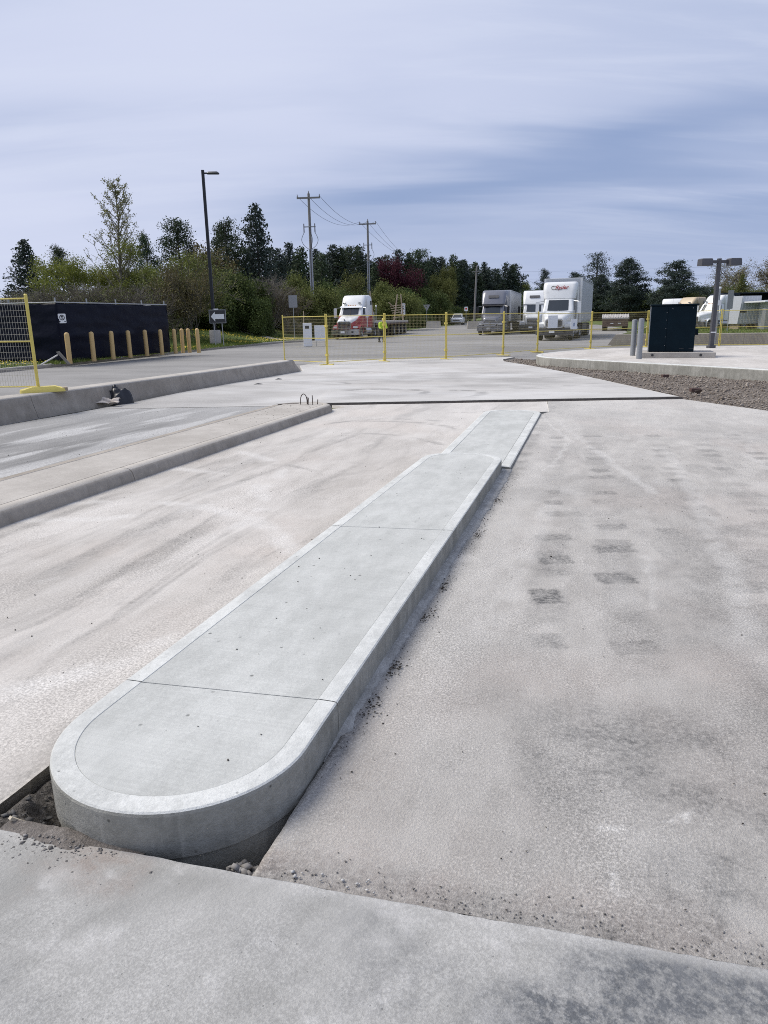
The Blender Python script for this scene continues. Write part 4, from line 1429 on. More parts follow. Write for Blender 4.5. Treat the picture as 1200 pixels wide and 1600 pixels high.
MB().box(-1.05, 1.18, -.78, .75, 0, .162).build('pad', M_old, t, bevel=.015)
for x_ in (-.65, .75):
    MB().lathe([(.04, 0), (.04, .01)], (0, 0, 0), 10).build('drain_hole', M_signblack, t).location = (x_, -.785, .085)
for c_ in t.children:
    if c_.name.startswith('drain'):
        c_.rotation_euler = (PI / 2, 0, 0)
for i, (x, y, h_, lb) in enumerate(((8.36, 24.55, 1.16, 'rear grey steel bollard left of the dark teal cabinet'), (7.95, 22.75, 1.20, 'front grey steel bollard left of the dark teal cabinet'))):
    mb = MB(); mb.lathe([(.085, 0), (.085, h_ - .03), (.077, h_), (.0, h_ + .012)], k=18)
    o = mb.build('bollard', simple(f'bollard_grey_{i}', (.27, .285, .30), .55, .2, var=.12, scale=4), smooth=True, auto=40)
    o.location = (x, y, .266)
    tag(o, lb, 'bollard', 'grey bollards on the platform')
t = thing('lamp_post', 'short double headed bronze lamp post on the raised platform', 'lamp post', (12.93, 29.0, .268), .05)
MB().box(-.13, .13, -.13, .13, 0, .10).build('base_cover', M_bronze, t, bevel=.01)
MB().loft([[(x, y, .08) for x, y in rrect(0, 0, .16, .16, .015)], [(x, y, 3.72) for x, y in rrect(0, 0, .13, .13, .015)]]).build('pole', M_bronze, t, bevel=0).scale = (1, 1, .893)
MB().box(-.36, .36, -.05, .05, 3.15, 3.26).build('arm', M_bronze, t)
for s_ in (-1, 1):
    mb = MB()
    c_ = s_ * .56
    mb.loft([[(x, y, 3.06) for x, y in rrect(c_, -.05, .46, .40, .03)], [(x, y, 3.29) for x, y in rrect(c_, -.03, .44, .38, .03)], [(x, y, 3.32) for x, y in rrect(c_, -.03, .40, .34, .03)]])
    mb.build('lamp_head', M_bronze, t, smooth=True, auto=30)
MB().box(-.10, .10, -.10, -.082, .58, .62).build('sticker', M_white, t)
# post and sign beside the lamp, beyond the fence
t = thing('meter_post', 'grey meter post with small white box behind the double lamp', 'post', (16.85, 37.5, .4), 0)
MB().tube((0, 0, -.4), (0, 0, 2.35), .09, .09, 10).build('post', M_galv, t, smooth=True)
MB().lathe([(.11, 0), (.11, .06), (.05, .09)], (0, 0, 2.35), 10).build('cap', M_white, t)
MB().box(-.08, .10, -.16, -.09, 1.55, 1.8).build('white_box', M_white, t)
post_sign('road_sign', 'grey back of a tall sign plate just right of the double lamp post', 20.4, 43.8, .5, 2.35, .34, 1.05, M_signback)

# ------------------------------------------------------------------ low retaining wall and raised lawn at right
RW0, RW1 = Vector((12.25, 40.3)), Vector((34.0, 31.2))
rd = (RW1 - RW0).normalized()
rw = thing('retaining_wall', 'low brown concrete retaining wall behind the fence at right', 'wall')
for k in range(7):
    a = RW0 + rd * (k * 3.36 + .006); b_ = RW0 + rd * ((k + 1) * 3.36 - .006)
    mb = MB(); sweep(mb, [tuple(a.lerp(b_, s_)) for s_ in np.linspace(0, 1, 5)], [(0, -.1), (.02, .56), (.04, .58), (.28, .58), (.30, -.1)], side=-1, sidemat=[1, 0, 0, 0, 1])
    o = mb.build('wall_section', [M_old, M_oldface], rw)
    if k == 0:
        for v_ in o.data.vertices:
            if (Vector(v_.co[:2]) - RW0).dot(rd) < .1:
                v_.co.x += rd.x * max(0, v_.co.z) * .8; v_.co.y += rd.y * max(0, v_.co.z) * .8
poly('lawn', [tuple(RW0 + rd * .6 + Vector((-rd.y, rd.x)) * .29), tuple(RW1 + Vector((-rd.y, rd.x)) * .29), (60, 40), (60, 66), (23.5, 66), (18, 52), (13.6, 42.5)], .52, M_grass)
mb = MB(); sweep(mb, [(12.9, 41.0), (18, 52), (23.5, 66)], [(0, -.1), (0, .5), (.05, .54), (.16, .54), (.16, -.1)], side=1)
tag(mb.build('kerb', M_old), kind='structure')
# ------------------------------------------------------------------ vehicle materials
M_vwhite = simple('white_truck_paint', (.72, .73, .73), .35, 0, var=.05, scale=2, coat=.3, dirt=(.52, .51, .48), dscale=2.2, dlo=.55, dhi=.85)
M_vred = simple('red_truck_paint', (.34, .008, .030), .35, 0, var=.12, coat=.3, dirt=(.26, .022, .04), dscale=3)
M_vsilver = simple('silver_truck_paint', (.17, .175, .20), .32, .35, var=.1, coat=.3, dirt=(.25, .24, .22), dscale=2.5)
M_vgrey = simple('dark_grey_plastic', (.07, .07, .075), .6, 0, var=.2, dirt=(.16, .15, .14))
M_tan = simple('tan_truck_paint', (.50, .40, .27), .4, 0, var=.08)
M_chrome = simple('dull_chrome', (.42, .42, .43), .25, .9, var=.2, dirt=(.22, .21, .20), dscale=5)
M_black = simple('matt_black', (.012, .012, .013), .55, 0, var=.3)
M_glass = glassmat('tinted_windscreen')
M_lamp = simple('headlamp_lens', (.72, .74, .76), .12, .2, var=.08)
M_amber = simple('amber_lens', (.75, .33, .05), .3)
M_trail = simple('trailer_side', (.46, .48, .51), .4, .15, var=.06, dirt=(.42, .42, .42), dscale=1.5)
M_deck = simple('trailer_deck', (.40, .38, .36), .75, .1, var=.2, scale=4)
M_rust = simple('rusty_brown_frame', (.13, .085, .07), .8, .1, var=.35, scale=5)


def wheel(parent, x, y, r=.50, w_=.28, rim=None):
    mb = MB(); mb.lathe([(r * .55, -w_ / 2), (r * .93, -w_ / 2), (r, -w_ / 2 + .05), (r, w_ / 2 - .05), (r * .93, w_ / 2), (r * .55, w_ / 2)], (0, 0, 0), 20, 'x')
    o = mb.build('wheel', M_rubber, parent, smooth=True, auto=40, loc=(x, y, r))
    s_ = 1 if x > 0 else -1
    mb = MB()
    mb.lathe([(r * .56, 0), (r * .56, .02), (r * .42, -.05), (r * .22, -.03), (r * .20, .03), (.02, .04)], (0, 0, 0), 16, 'x')
    q = mb.build('rim', rim or M_chrome, o, smooth=True, auto=30, loc=(s_ * w_ / 2, 0, 0))
    if s_ < 0:
        q.scale = (-1, 1, 1)
    return o


def vloft(parent, name, secs, mat, bevel=0, smooth=True, auto=35, n=4):
    """secs: (z, y_front, y_back, width, corner radius)"""
    mb = MB()
    mb.loft([[(x, y, z) for x, y in rrect(0, (yf + yb) / 2, w_, yb - yf, r, n)] for z, yf, yb, w_, r in secs])
    return mb.build(name, mat, parent, smooth=smooth, auto=auto)


def yloft(parent, name, secs, mat, auto=40):
    """secs: (y, width, z0, z1, radius, x centre)"""
    mb = MB()
    mb.loft([[(x, y, z) for x, z in rrect(cx, (z0 + z1) / 2, w_, z1 - z0, r, 4)] for y, w_, z0, z1, r, cx in secs])
    return mb.build(name, mat, parent, smooth=True, auto=auto)


def panel_quad(mb, pts, th=.015):
    P = [Vector(p) for p in pts]
    nn = (P[1] - P[0]).cross(P[2] - P[0]).normalized() * th
    n = len(P)
    mb.add([p for p in P] + [p + nn for p in P], [tuple(range(n - 1, -1, -1)), tuple(range(n, 2 * n))] + [(i, (i + 1) % n, n + (i + 1) % n, n + i) for i in range(n)])
    return mb


def tractor(t, st):
    """conventional truck tractor; nose at y = 0 facing -y"""
    up, lo, trim = st['upper'], st['lower'], st.get('trim', M_chrome)
    hz = st.get('hood_z', 1.62)
    # chassis
    mb = MB(); mb.box(-.5, -.36, .5, 7.3, .72, .98); mb.box(.36, .5, .5, 7.3, .72, .98)
    mb.box(-.36, .36, 1.1, 1.35, .60, .80); mb.box(-.36, .36, 5.6, 5.8, .60, .9); mb.box(-1.0, 1.0, 1.15, 1.28, .44, .55); mb.box(-1.0, 1.0, 5.2, 5.32, .42, .56); mb.box(-1.0, 1.0, 6.5, 6.62, .42, .56)
    mb.build('chassis', M_black, t)
    # bumper
    mb = MB(); mb.loft([[(x, y + .10 * (abs(x) / 1.2) ** 2 * 2, z) for x, y in rrect(0, .14, 2.42, .26, .08)] for z in (.36, .44, .72, .80)])
    b_ = mb.build('bumper', st.get('bumper', M_chrome), t, smooth=True, auto=40)
    MB().box(-.30, .05, -.012, .02, .50, .66).build('number_plate', M_white, b_)
    for x in (-.75, .62):
        MB().box(x, x + .14, -.0, .03, .52, .64).build('tow_opening', M_black, b_)
    # hood
    y0 = .12
    h_ = yloft(t, 'hood', [(y0, 1.16, .82, hz - .16, .20, 0), (y0 + .10, 1.30, .80, hz - .03, .22, 0), (.9, 1.55, .85, hz + .12, .25, 0), (1.75, 1.86, .95, hz + .26, .25, 0), (1.98, 1.92, .98, hz + .30, .25, 0)], st.get('hood', up))
    g = MB(); g.loft([[(x, y, z) for x, z in rrect(0, (.84 + hz - .22) / 2, .98, hz - .22 - .84, .10)] for y in (y0 - .035, y0 + .02)])
    gr = g.build('grille', M_vgrey if st.get('grille') != 'chrome' else M_black, h_, smooth=True, auto=40)
    for k in range(5):
        z = .90 + (hz - 1.16) * k / 4.2 + .02
        MB().box(-.47, .47, y0 - .06, y0 - .03, z, z + .035).build('grille_bar', trim, gr) if st.get('bars', True) else None
    if st.get('surround'):
        mb = MB()
        oo = rrect(0, (.82 + hz - .18) / 2, 1.14, hz - .18 - .82, .14); ii = rrect(0, (.82 + hz - .18) / 2, 1.0, hz - .32 - .82, .10)
        mb.loft([[(x, y0 - .03, z) for x, z in oo], [(x, y0 - .075, z) for x, z in oo], [(x, y0 - .075, z) for x, z in ii], [(x, y0 - .03, z) for x, z in ii]], cap=False)
        mb.build('grille_surround', trim, h_, smooth=True, auto=30)
    if st.get('emblem'):
        MB().box(-.035, .035, y0 - .02, y0 + .10, hz - .10, hz + .02).build('emblem', trim, h_)
    # fenders with headlamps
    for s_ in (-1, 1):
        mb = MB(); secs = []
        for a in np.linspace(-.25, PI * .98, 12):
            r = .60 + .03 * math.sin(a)
            cy, cz = 1.22, .52
            y, z = cy - r * math.cos(a) * 1.08, cz + r * math.sin(a) * 1.08
            yi, zi = cy - (r - .07) * math.cos(a), cz + (r - .07) * math.sin(a)
            x0, x1 = s_ * .56, s_ * 1.16
            secs.append([(x0, y, z + .06), (x1, y + (.04 if a < .5 else 0), z - .05), (x1, yi, zi - .03), (x0, yi, zi)])
        mb.loft(secs)
        f_ = mb.build('fender', lo if st.get('fender_lo', True) else up, t, smooth=True, auto=50)
        mb = MB(); mb.loft([[(s_ * (.84 + (x - .84)), y + .16 * ((x - .60) / .5) ** 2, z) for x, z in rrect(.86, .96, .46, .26, .08)] for y in (.30, .56)])
        mb.build('headlamp_housing', lo if st.get('fender_lo', True) else up, f_, smooth=True, auto=40)
        mb = MB(); mb.loft([[(s_ * x, y + .16 * ((x - .60) / .5) ** 2, z) for x, z in rrect(.87, .97, .36, .16, .06)] for y in (.275, .31)])
        mb.build('headlight', M_lamp, f_, smooth=True, auto=40)
        MB().box(min(s_ * 1.06, s_ * 1.10), max(s_ * 1.06, s_ * 1.10), .46, .56, .93, 1.0).build('indicator', M_amber, f_)
        wheel(t, s_ * 1.0, 1.22)
        for y in (5.26, 6.56):
            wheel(t, s_ * .92, y, .5, .58)
        # tank and steps
        mb = MB(); mb.tube((s_ * .92, 2.45, .62), (s_ * .92, 4.15, .62), .33, .33, 18)
        mb.build('fuel_tank', M_chrome, t, smooth=True, auto=40)
        for z in (.48, .86):
            MB().box(min(s_ * .95, s_ * 1.27), max(s_ * .95, s_ * 1.27), 2.15, 2.75, z, z + .04).build('step', M_galv, t)
        # mirror
        mb = MB(); mb.tube((s_ * 1.0, 2.25, 1.75), (s_ * 1.38, 2.15, 1.75), .018, .018, 5); mb.tube((s_ * 1.0, 2.35, 2.55), (s_ * 1.38, 2.15, 2.5), .018, .018, 5)
        mi = mb.build('mirror', trim, t)
        mb = MB(); mb.loft([[(x + s_ * 1.40, y, z) for x, z in rrect(0, 2.12, .22, .80, .06)] for y in (2.10, 2.22)])
        mb.build('mirror_head', st.get('mirror', up), mi, smooth=True, auto=40)
    # cab
    top = 2.72
    cabm = vloft(t, 'cab', [(.98, 1.80, 3.5, 2.02, .10), (1.88, 1.86, 3.5, 2.04, .14), (hz + .34, 1.90, 3.5, 2.04, .14), (2.66, 2.36, 3.5, 1.90, .16), (top, 2.52, 3.5, 1.80, .2)], [up])
    if lo is not up:
        vloft(t, 'cab_lower_panel', [(.96, 1.79, 3.52, 2.045, .10), (1.86, 1.845, 3.52, 2.065, .14)], lo)
    zb, zt_ = hz + .38, 2.62
    yb_, yt_ = 1.90 + (.46) * (zb - hz - .34) / (2.66 - hz - .34), 1.90 + .46 * (zt_ - hz - .34) / (2.66 - hz - .34)
    mb = MB()
    for i in range(6):
        x0, x1 = -.86 + 1.72 * i / 6, -.86 + 1.72 * (i + 1) / 6
        c0, c1 = .05 * (x0 / .86) ** 2, .05 * (x1 / .86) ** 2
        k = .94
        panel_quad(mb, [(x0, yb_ - .035 + c0, zb), (x1, yb_ - .035 + c1, zb), (x1 * k, yt_ - .035 + c1, zt_), (x0 * k, yt_ - .035 + c0, zt_)], -.02)
    ws = mb.build('windscreen', M_glass, cabm)
    if st.get('split'):
        panel_quad(MB(), [(-.02, yb_ - .06, zb), (.02, yb_ - .06, zb), (.02, yt_ - .06, zt_), (-.02, yt_ - .06, zt_)], -.02).build('windscreen_bar', M_black, ws)
    for s_ in (-1, 1):
        panel_quad(MB(), [(s_ * 1.026, 2.20, zb), (s_ * 1.026, 2.95, zb), (s_ * .975, 2.95, 2.56), (s_ * .975, 2.52, 2.56)], .012 * s_).build('side_window', M_glass, cabm)
        MB().box(min(s_ * 1.03, s_ * 1.05), max(s_ * 1.03, s_ * 1.05), 2.75, 2.95, 1.50, 1.55).build('door_handle', trim, cabm)
    if st.get('visor'):
        panel_quad(MB(), [(-.98, yt_ - .22, zt_ - .07), (.98, yt_ - .22, zt_ - .07), (.92, yt_ + .03, zt_ + .08), (-.92, yt_ + .03, zt_ + .08)], -.025).build('sun_visor', st['visor'], cabm)
    for x in (-.30, -.15, 0, .15, .30) if st.get('markers', True) else ():
        MB().box(x - .03, x + .03, 2.44, 2.52, top + .0, top + .05).build('marker_light', M_amber, cabm)
    # sleeper / roof
    kind = st['roof']
    if kind == 'sleeper':
        sl = vloft(t, 'sleeper', [(.95, 3.52, 5.0, 2.20, .08), (1.9, 3.52, 5.0, 2.22, .10), (2.7, 3.5, 5.0, 2.20, .12), (3.30, 3.25, 5.0, 2.16, .2), (3.52, 3.40, 5.0, 2.0, .3), (3.58, 3.6, 5.0, 1.8, .35)], up)
        if lo is not up:
            vloft(t, 'sleeper_lower_panel', [(.94, 3.53, 5.01, 2.225, .08), (1.88, 3.53, 5.01, 2.245, .10)], lo)
        vloft(t, 'roof_fairing', [(2.68, 2.50, 3.6, 1.94, .2), (3.0, 2.72, 3.6, 2.02, .3), (3.35, 3.0, 3.7, 2.04, .3), (3.55, 3.25, 3.9, 1.9, .3)], up)
        for s_ in (-1, 1):
            MB().box(min(s_ * 1.085, s_ * 1.11), max(s_ * 1.085, s_ * 1.11), 4.35, 4.75, 2.78, 3.12).build('sleeper_window', M_glass, sl)
            mb = MB(); mb.tube((s_ * .72, 2.62, 2.92), (s_ * .72, 2.40, 2.92), .05, .07, 8); mb.tube((s_ * .58, 2.62, 2.92), (s_ * .58, 2.40, 2.92), .04, .05, 8)
            mb.build('air_horn', M_chrome, t, smooth=True)
            MB().tube((s_ * 1.2, 5.06, .9), (s_ * 1.2, 5.06, 2.2), .06, .06, 8).build('exhaust_stack', M_chrome, t, smooth=True)
        MB().tube((-1.3, 2.2, 1.9), (-1.33, 2.2, 4.3), .012, .006, 5).build('antenna', M_black, t)
    elif kind == 'high':
        sl = vloft(t, 'sleeper', [(.95, 3.52, 5.3, 2.30, .08), (2.7, 3.5, 5.3, 2.34, .12), (3.85, 3.5, 5.3, 2.30, .16), (3.95, 3.6, 5.3, 2.2, .2)], st.get('sleeper', up))
        rf = vloft(t, 'roof_fairing', [(2.66, 2.30, 3.6, 2.06, .2), (2.74, 2.26, 3.6, 2.14, .25), (3.2, 2.52, 3.7, 2.22, .3), (3.7, 2.92, 3.9, 2.24, .35), (3.9, 3.15, 4.1, 2.16, .35), (3.96, 3.35, 4.2, 2.0, .35)], up)
        MB().loft([[(x, 2.63 - (3.44 - z) * .70 + dy, z) for x, z in rrect(0, 3.40, .95, .22, .03)] for dy in (-.02, .05)]).build('roof_vent', M_vgrey, rf)
        for s_ in (-1, 1):
            panel_quad(MB(), [(s_ * 1.16, 3.75, 2.0), (s_ * 1.16, 4.4, 2.0), (s_ * 1.16, 4.4, 2.5), (s_ * 1.16, 3.75, 2.5)], .015 * s_).build('sleeper_window', M_glass, sl)
    else:                                                   # day cab with a tall roof deflector
        rf = vloft(t, 'roof_fairing', [(2.64, 2.45, 3.9, 1.90, .25), (2.74, 2.40, 4.1, 2.10, .3), (3.2, 2.55, 4.2, 2.24, .3), (3.62, 2.72, 4.25, 2.26, .3), (3.76, 2.84, 4.3, 2.20, .3), (3.82, 3.05, 4.3, 2.05, .3)], up)
        for s_ in (-1, 1):
            MB().box(min(s_ * 1.10, s_ * 1.16), max(s_ * 1.10, s_ * 1.16), 3.5, 4.25, 1.0, 3.5).build('side_extender', up, t, bevel=.02)
        MB().box(-.95, .95, 3.5, 3.62, 1.0, 2.6).build('cab_back_panel', up, t)
        t['_rf'] = 1
        return rf
    return None


def box_trailer(t, y0, L, z0=1.15, z1=4.05, w_=2.56, mat=None):
    mat = mat or M_trail
    MB().box(-w_ / 2, w_ / 2, y0, y0 + L, z0, z1).build('trailer_box', mat, t, bevel=.04)
    for s_ in (-1, 1):
        MB().box(min(s_ * w_ / 2, s_ * (w_ / 2 + .02)), max(s_ * w_ / 2, s_ * (w_ / 2 + .02)), y0 + .05, y0 + L - .05, z0, z0 + .16).build('bottom_rail', M_galv, t)
        MB().box(min(s_ * w_ / 2, s_ * (w_ / 2 + .02)), max(s_ * w_ / 2, s_ * (w_ / 2 + .02)), y0 + .05, y0 + L - .05, z1 - .14, z1 - .03).build('top_rail', M_galv, t)
        MB().box(min(s_ * (w_ / 2 - .12), s_ * (w_ / 2 + .015)), max(s_ * (w_ / 2 - .12), s_ * (w_ / 2 + .015)), y0 - .015, y0 + .10, z0, z1).build('corner_post', M_vwhite, t)
        for k in range(int(L / 1.2)):
            y = y0 + .8 + 1.2 * k
            if y < y0 + L - .3:
                MB().box(min(s_ * w_ / 2, s_ * (w_ / 2 + .006)), max(s_ * w_ / 2, s_ * (w_ / 2 + .006)), y, y + .03, z0 + .17, z1 - .15).build('side_seam', mat, t)
        MB().box(min(s_ * .55, s_ * .67), max(s_ * .55, s_ * .67), y0 + 2.3, y0 + 2.45, .25, z0).build('landing_leg', M_galv, t)
        for y in (y0 + L - 2.9, y0 + L - 1.6):
            wheel(t, s_ * .94, y, .5, .58)
        MB().box(min(s_ * 1.18, s_ * 1.2), max(s_ * 1.18, s_ * 1.2), y0 + 3.2, y0 + L - 4, .45, z0 - .05).build('side_skirt', M_vgrey, t) if L > 9 else None
    mb = MB(); mb.box(-.55, -.45, y0 + .3, y0 + L - .2, z0 - .22, z0 - .01); mb.box(.45, .55, y0 + .3, y0 + L - .2, z0 - .22, z0 - .01)
    mb.build('trailer_frame', M_black, t)


def at_axis(x, y, ang):
    return (x, y, 0), -math.radians(ang)


# red and white tractor with a flatbed trailer and timber stakes
loc, rz = at_axis(-3.02, 61.4, 14.5)
t = thing('flatbed_truck', 'white and red truck tractor pulling a flatbed trailer', 'truck', loc, rz)
tractor(t, dict(upper=M_vwhite, lower=M_vred, roof='sleeper', hood=M_vwhite, surround=True, emblem=True, split=True, visor=M_vwhite, hood_z=1.60, bars=True))
yloft(t, 'hood_side', [(.085, 1.20, .80, 1.26, .06, 0), (.26, 1.40, .80, 1.36, .06, 0), (.9, 1.60, .84, 1.52, .06, 0), (1.75, 1.92, .94, 1.84, .06, 0), (1.99, 1.99, .97, 1.90, .06, 0)], M_vred)
MB().box(-1.25, 1.25, 5.4, 19.0, 1.22, 1.42).build('trailer_deck', M_deck, t, bevel=.02)
mb = MB(); mb.box(-.55, -.40, 5.9, 18.8, .85, 1.215); mb.box(.40, .55, 5.9, 18.8, .85, 1.215)
for k in range(9):
    mb.box(-1.2, 1.2, 6.5 + k * 1.45, 6.6 + k * 1.45, 1.08, 1.21)
mb.build('trailer_frame', M_rust, t)
for s_ in (-1, 1):
    for y in (12.6, 14.6, 16.2, 17.8):
        wheel(t, s_ * .95, y, .5, .56)
    MB().box(min(s_ * 1.2, s_ * 1.3), max(s_ * 1.2, s_ * 1.3), 5.5, 18.9, 1.1, 1.21).build('side_rail', M_rust, t)
    MB().box(min(s_ * .6, s_ * .74), max(s_ * .6, s_ * .74), 8.6, 8.75, .2, 1.1).build('landing_leg', M_galv, t)
for k, (x, y, h_, lx, ly) in enumerate(((.35, 8.2, 4.05, -.30, 0), (1.05, 13.4, 3.9, .35, .1), (1.1, 17.2, 4.0, -.22, .0), (.2, 9.6, 2.7, .02, 0))):
    q = thing('timber_stake', ['tall thin leaning timber pole on the front of the flatbed', 'leaning timber stake in the middle of the flatbed', 'upright timber stake at the rear of the flatbed', 'short grey rod with a knob on the flatbed'][k], 'timber', (0, 0, 0), 0)
    q.location = Matrix.Translation(loc) @ Matrix.Rotation(rz, 4, 'Z') @ Vector((x, y, 1.43))
    mb = MB(); mb.tube((0, 0, 0), (lx, ly, h_ - 1.43), .075 if k < 3 else .04, .06 if k < 3 else .04, 6)
    mb.build('stake', M_wood if k < 3 else M_galv, q)
    if k == 3:
        MB().lathe([(.02, 0), (.08, .04), (.08, .12), (.02, .16)], (lx, ly, h_ - 1.45), 8).build('knob', M_white, q)
q = thing('timber_ladder', 'tangle of thin timber rails between the flatbed stakes', 'timber', (0, 0, 0), rz)
q.location = Matrix.Translation(loc) @ Matrix.Rotation(rz, 4, 'Z') @ Vector((1.15, 15.2, 1.43))
for k in range(6):
    MB().tube((-.2 - .06 * k, -1.7, .25 + .22 * k), (.0 + .05 * k, 1.9, .35 + .24 * k), .035, .03, 5).build('rail', M_wood, q)
MB().tube((-.6, -1.9, 1.7), (.2, 1.5, .35), .045, .04, 5).build('brace', M_wood, q)

# silver tractor with a box trailer
loc, rz = at_axis(9.80, 67.0, 15.0)
t = thing('box_truck', 'silver high roof truck tractor with grey box trailer', 'truck', loc, rz)
tractor(t, dict(upper=M_vsilver, lower=M_vsilver, roof='high', surround=True, bumper=M_vsilver, hood_z=1.55, visor=M_black, mirror=M_black, trim=M_chrome, markers=False))
mb = MB()
for z in (.55, .78, 1.0):
    mb.tube((-.95, -.12, z), (.95, -.12, z), .03, .03, 6)
for x in (-.7, 0, .7):
    mb.tube((x, -.12, .4), (x, -.12, 1.15), .03, .03, 6)
    mb.box(x - .03, x + .03, -.12, .05, .48, .54)
mb.build('bull_bar', M_chrome, t, smooth=True)
box_trailer(t, 5.9, 13.0)

# white tractor half hidden behind the lettered truck
loc, rz = at_axis(14.1, 69.6, 15.5)
t = thing('box_truck', 'white high roof truck with box trailer between silver and lettered trucks', 'truck', loc, rz)
tractor(t, dict(upper=M_vwhite, lower=M_vwhite, roof='high', bumper=M_vgrey, hood_z=1.62, surround=False, mirror=M_black))
box_trailer(t, 5.9, 12.0)

# white day cab with the lettered roof deflector
loc, rz = at_axis(11.35, 48.9, 19.5)
t = thing('box_truck', 'white day cab truck with lettered roof deflector and tall box', 'truck', loc, rz)
rf = tractor(t, dict(upper=M_vwhite, lower=M_vwhite, roof='day', bumper=M_vgrey, hood_z=1.55, surround=True, visor=None, trim=M_chrome, mirror=M_vwhite, bars=False))
box_trailer(t, 4.75, 11.5, 1.1, 4.14, 2.60, M_trail)  # box greyer than the fairing: its side's shade is put into the colour
M_lett = simple('lettering_dark_red', (.30, .02, .03), .5)
M_lett2 = simple('lettering_black', (.02, .02, .025), .5)
fc = bpy.data.curves.new('lettering', 'FONT')
fc.body = 'Ryder'; fc.size = .36; fc.shear = .35; fc.extrude = .004; fc.align_x = 'CENTER'; fc.offset = .004
fc.materials.append(M_lett)
_fo = bpy.data.objects.new('lettering_source', fc)
fme = bpy.data.meshes.new_from_object(_fo)
bpy.data.objects.remove(_fo)
fo = bpy.data.objects.new('lettering', fme)
link(fo, rf)
fo.location = (.12, 2.575, 3.34)
fo.rotation_euler = (math.radians(72), 0, 0)
mb = MB(); pts = []
for a in np.linspace(.6, 4.4, 22):
    pts.append((-.42 + .20 * math.cos(a), 0, .13 + .115 * math.sin(a)))
pts += [(-.30, 0, .015), (.1, 0, .0)]
for i in range(len(pts) - 1):
    w0 = .03 * (1 - abs(i / len(pts) - .45) * 1.3)
    a, b_ = Vector(pts[i]), Vector(pts[i + 1])
    mb.add([(a.x, -.004, a.z - w0), (b_.x, -.004, b_.z - w0), (b_.x, -.004, b_.z + w0), (a.x, -.004, a.z + w0)], [(0, 1, 2, 3)])
so = mb.build('swoosh_mark', M_lett2, rf)
so.location = (.05, 2.565, 3.30)
so.rotation_euler = (math.radians(-18), 0, 0)

# small white car far off
loc = (11.45, 113.0, gz(113)); rz = -math.radians(12)
t = thing('car', 'white sport utility car parked far off beyond the fence', 'car', loc, rz)
body = vloft(t, 'body', [(.28, .06, 4.3, 1.70, .25), (.55, .0, 4.36, 1.84, .35), (.80, .04, 4.35, 1.86, .35), (.98, .35, 4.3, 1.78, .35)], M_vwhite)
vloft(t, 'cabin', [(.97, .95, 4.1, 1.66, .3), (1.45, 1.65, 3.9, 1.40, .3), (1.66, 2.0, 3.7, 1.22, .3)], M_vwhite)
panel_quad(MB(), [(-.70, 1.03, 1.02), (.70, 1.03, 1.02), (.58, 1.66, 1.50), (-.58, 1.66, 1.50)], -.02).build('windscreen', M_glass, body)
for s_ in (-1, 1):
    panel_quad(MB(), [(s_ * .83, 1.35, 1.05), (s_ * .83, 3.6, 1.05), (s_ * .70, 3.4, 1.45), (s_ * .72, 1.85, 1.45)], .012 * s_).build('side_window', M_glass, body)
    MB().box(min(s_ * .52, s_ * .86), max(s_ * .52, s_ * .86), .02, .14, .70, .86).build('headlight', M_lamp, body)
    MB().box(min(s_ * .93, s_ * 1.08), max(s_ * .93, s_ * 1.08), 1.35, 1.5, 1.0, 1.14).build('wing_mirror', M_vwhite, body)
    for y in (.85, 3.45):
        wheel(t, s_ * .80, y, .34, .22)
MB().box(-.5, .5, -.02, .06, .62, .80).build('grille', M_black, body)
MB().box(-.78, .78, -.03, .06, .30, .46).build('bumper', M_vgrey, body)

# flat trailer tail at right
loc = (23.1, 73.5, 0); rz = -math.radians(17)
t = thing('flat_trailer', 'brown flatbed trailer tail with pale ribbed deck, standing alone', 'trailer', loc, rz)
MB().add([(-1.28, 0, 1.30), (1.28, 0, 1.30), (1.28, 1.6, 1.62), (-1.28, 1.6, 1.62), (-1.28, 0, 1.18), (1.28, 0, 1.18), (1.28, 1.6, 1.5), (-1.28, 1.6, 1.5)],
         [(0, 1, 2, 3), (7, 6, 5, 4), (0, 4, 5, 1), (1, 5, 6, 2), (2, 6, 7, 3), (3, 7, 4, 0)]).build('beavertail', M_deck, t)
for k in range(11):
    x = -1.2 + .24 * k
    MB().add([(x - .03, -.01, 1.31), (x + .03, -.01, 1.31), (x + .03, 1.6, 1.635), (x - .03, 1.6, 1.635), (x - .03, -.01, 1.335), (x + .03, -.01, 1.335), (x + .03, 1.6, 1.66), (x - .03, 1.6, 1.66)],
             [(0, 3, 2, 1), (4, 5, 6, 7), (0, 1, 5, 4), (1, 2, 6, 5), (2, 3, 7, 6), (3, 0, 4, 7)]).build('deck_rib', simple('pale_deck_rib', (.48, .46, .44), .7) if k == 0 else bpy.data.materials['pale_deck_rib'], t)
MB().box(-1.28, 1.28, 1.62, 10.5, 1.42, 1.6).build('deck', M_deck, t)
MB().box(-1.22, 1.22, .05, .25, .45, 1.17).build('tail_frame', M_rust, t, bevel=.02)
for x in (-.45, .25):
    MB().box(x, x + .28, .02, .06, .72, .80).build('tail_light', M_lamp, t)
mb = MB(); mb.box(-.6, -.45, .3, 10.4, .8, 1.41); mb.box(.45, .6, .3, 10.4, .8, 1.41); mb.build('frame', M_rust, t)
for s_ in (-1, 1):
    for y in (1.4, 2.7):
        wheel(t, s_ * .95, y, .46, .5)

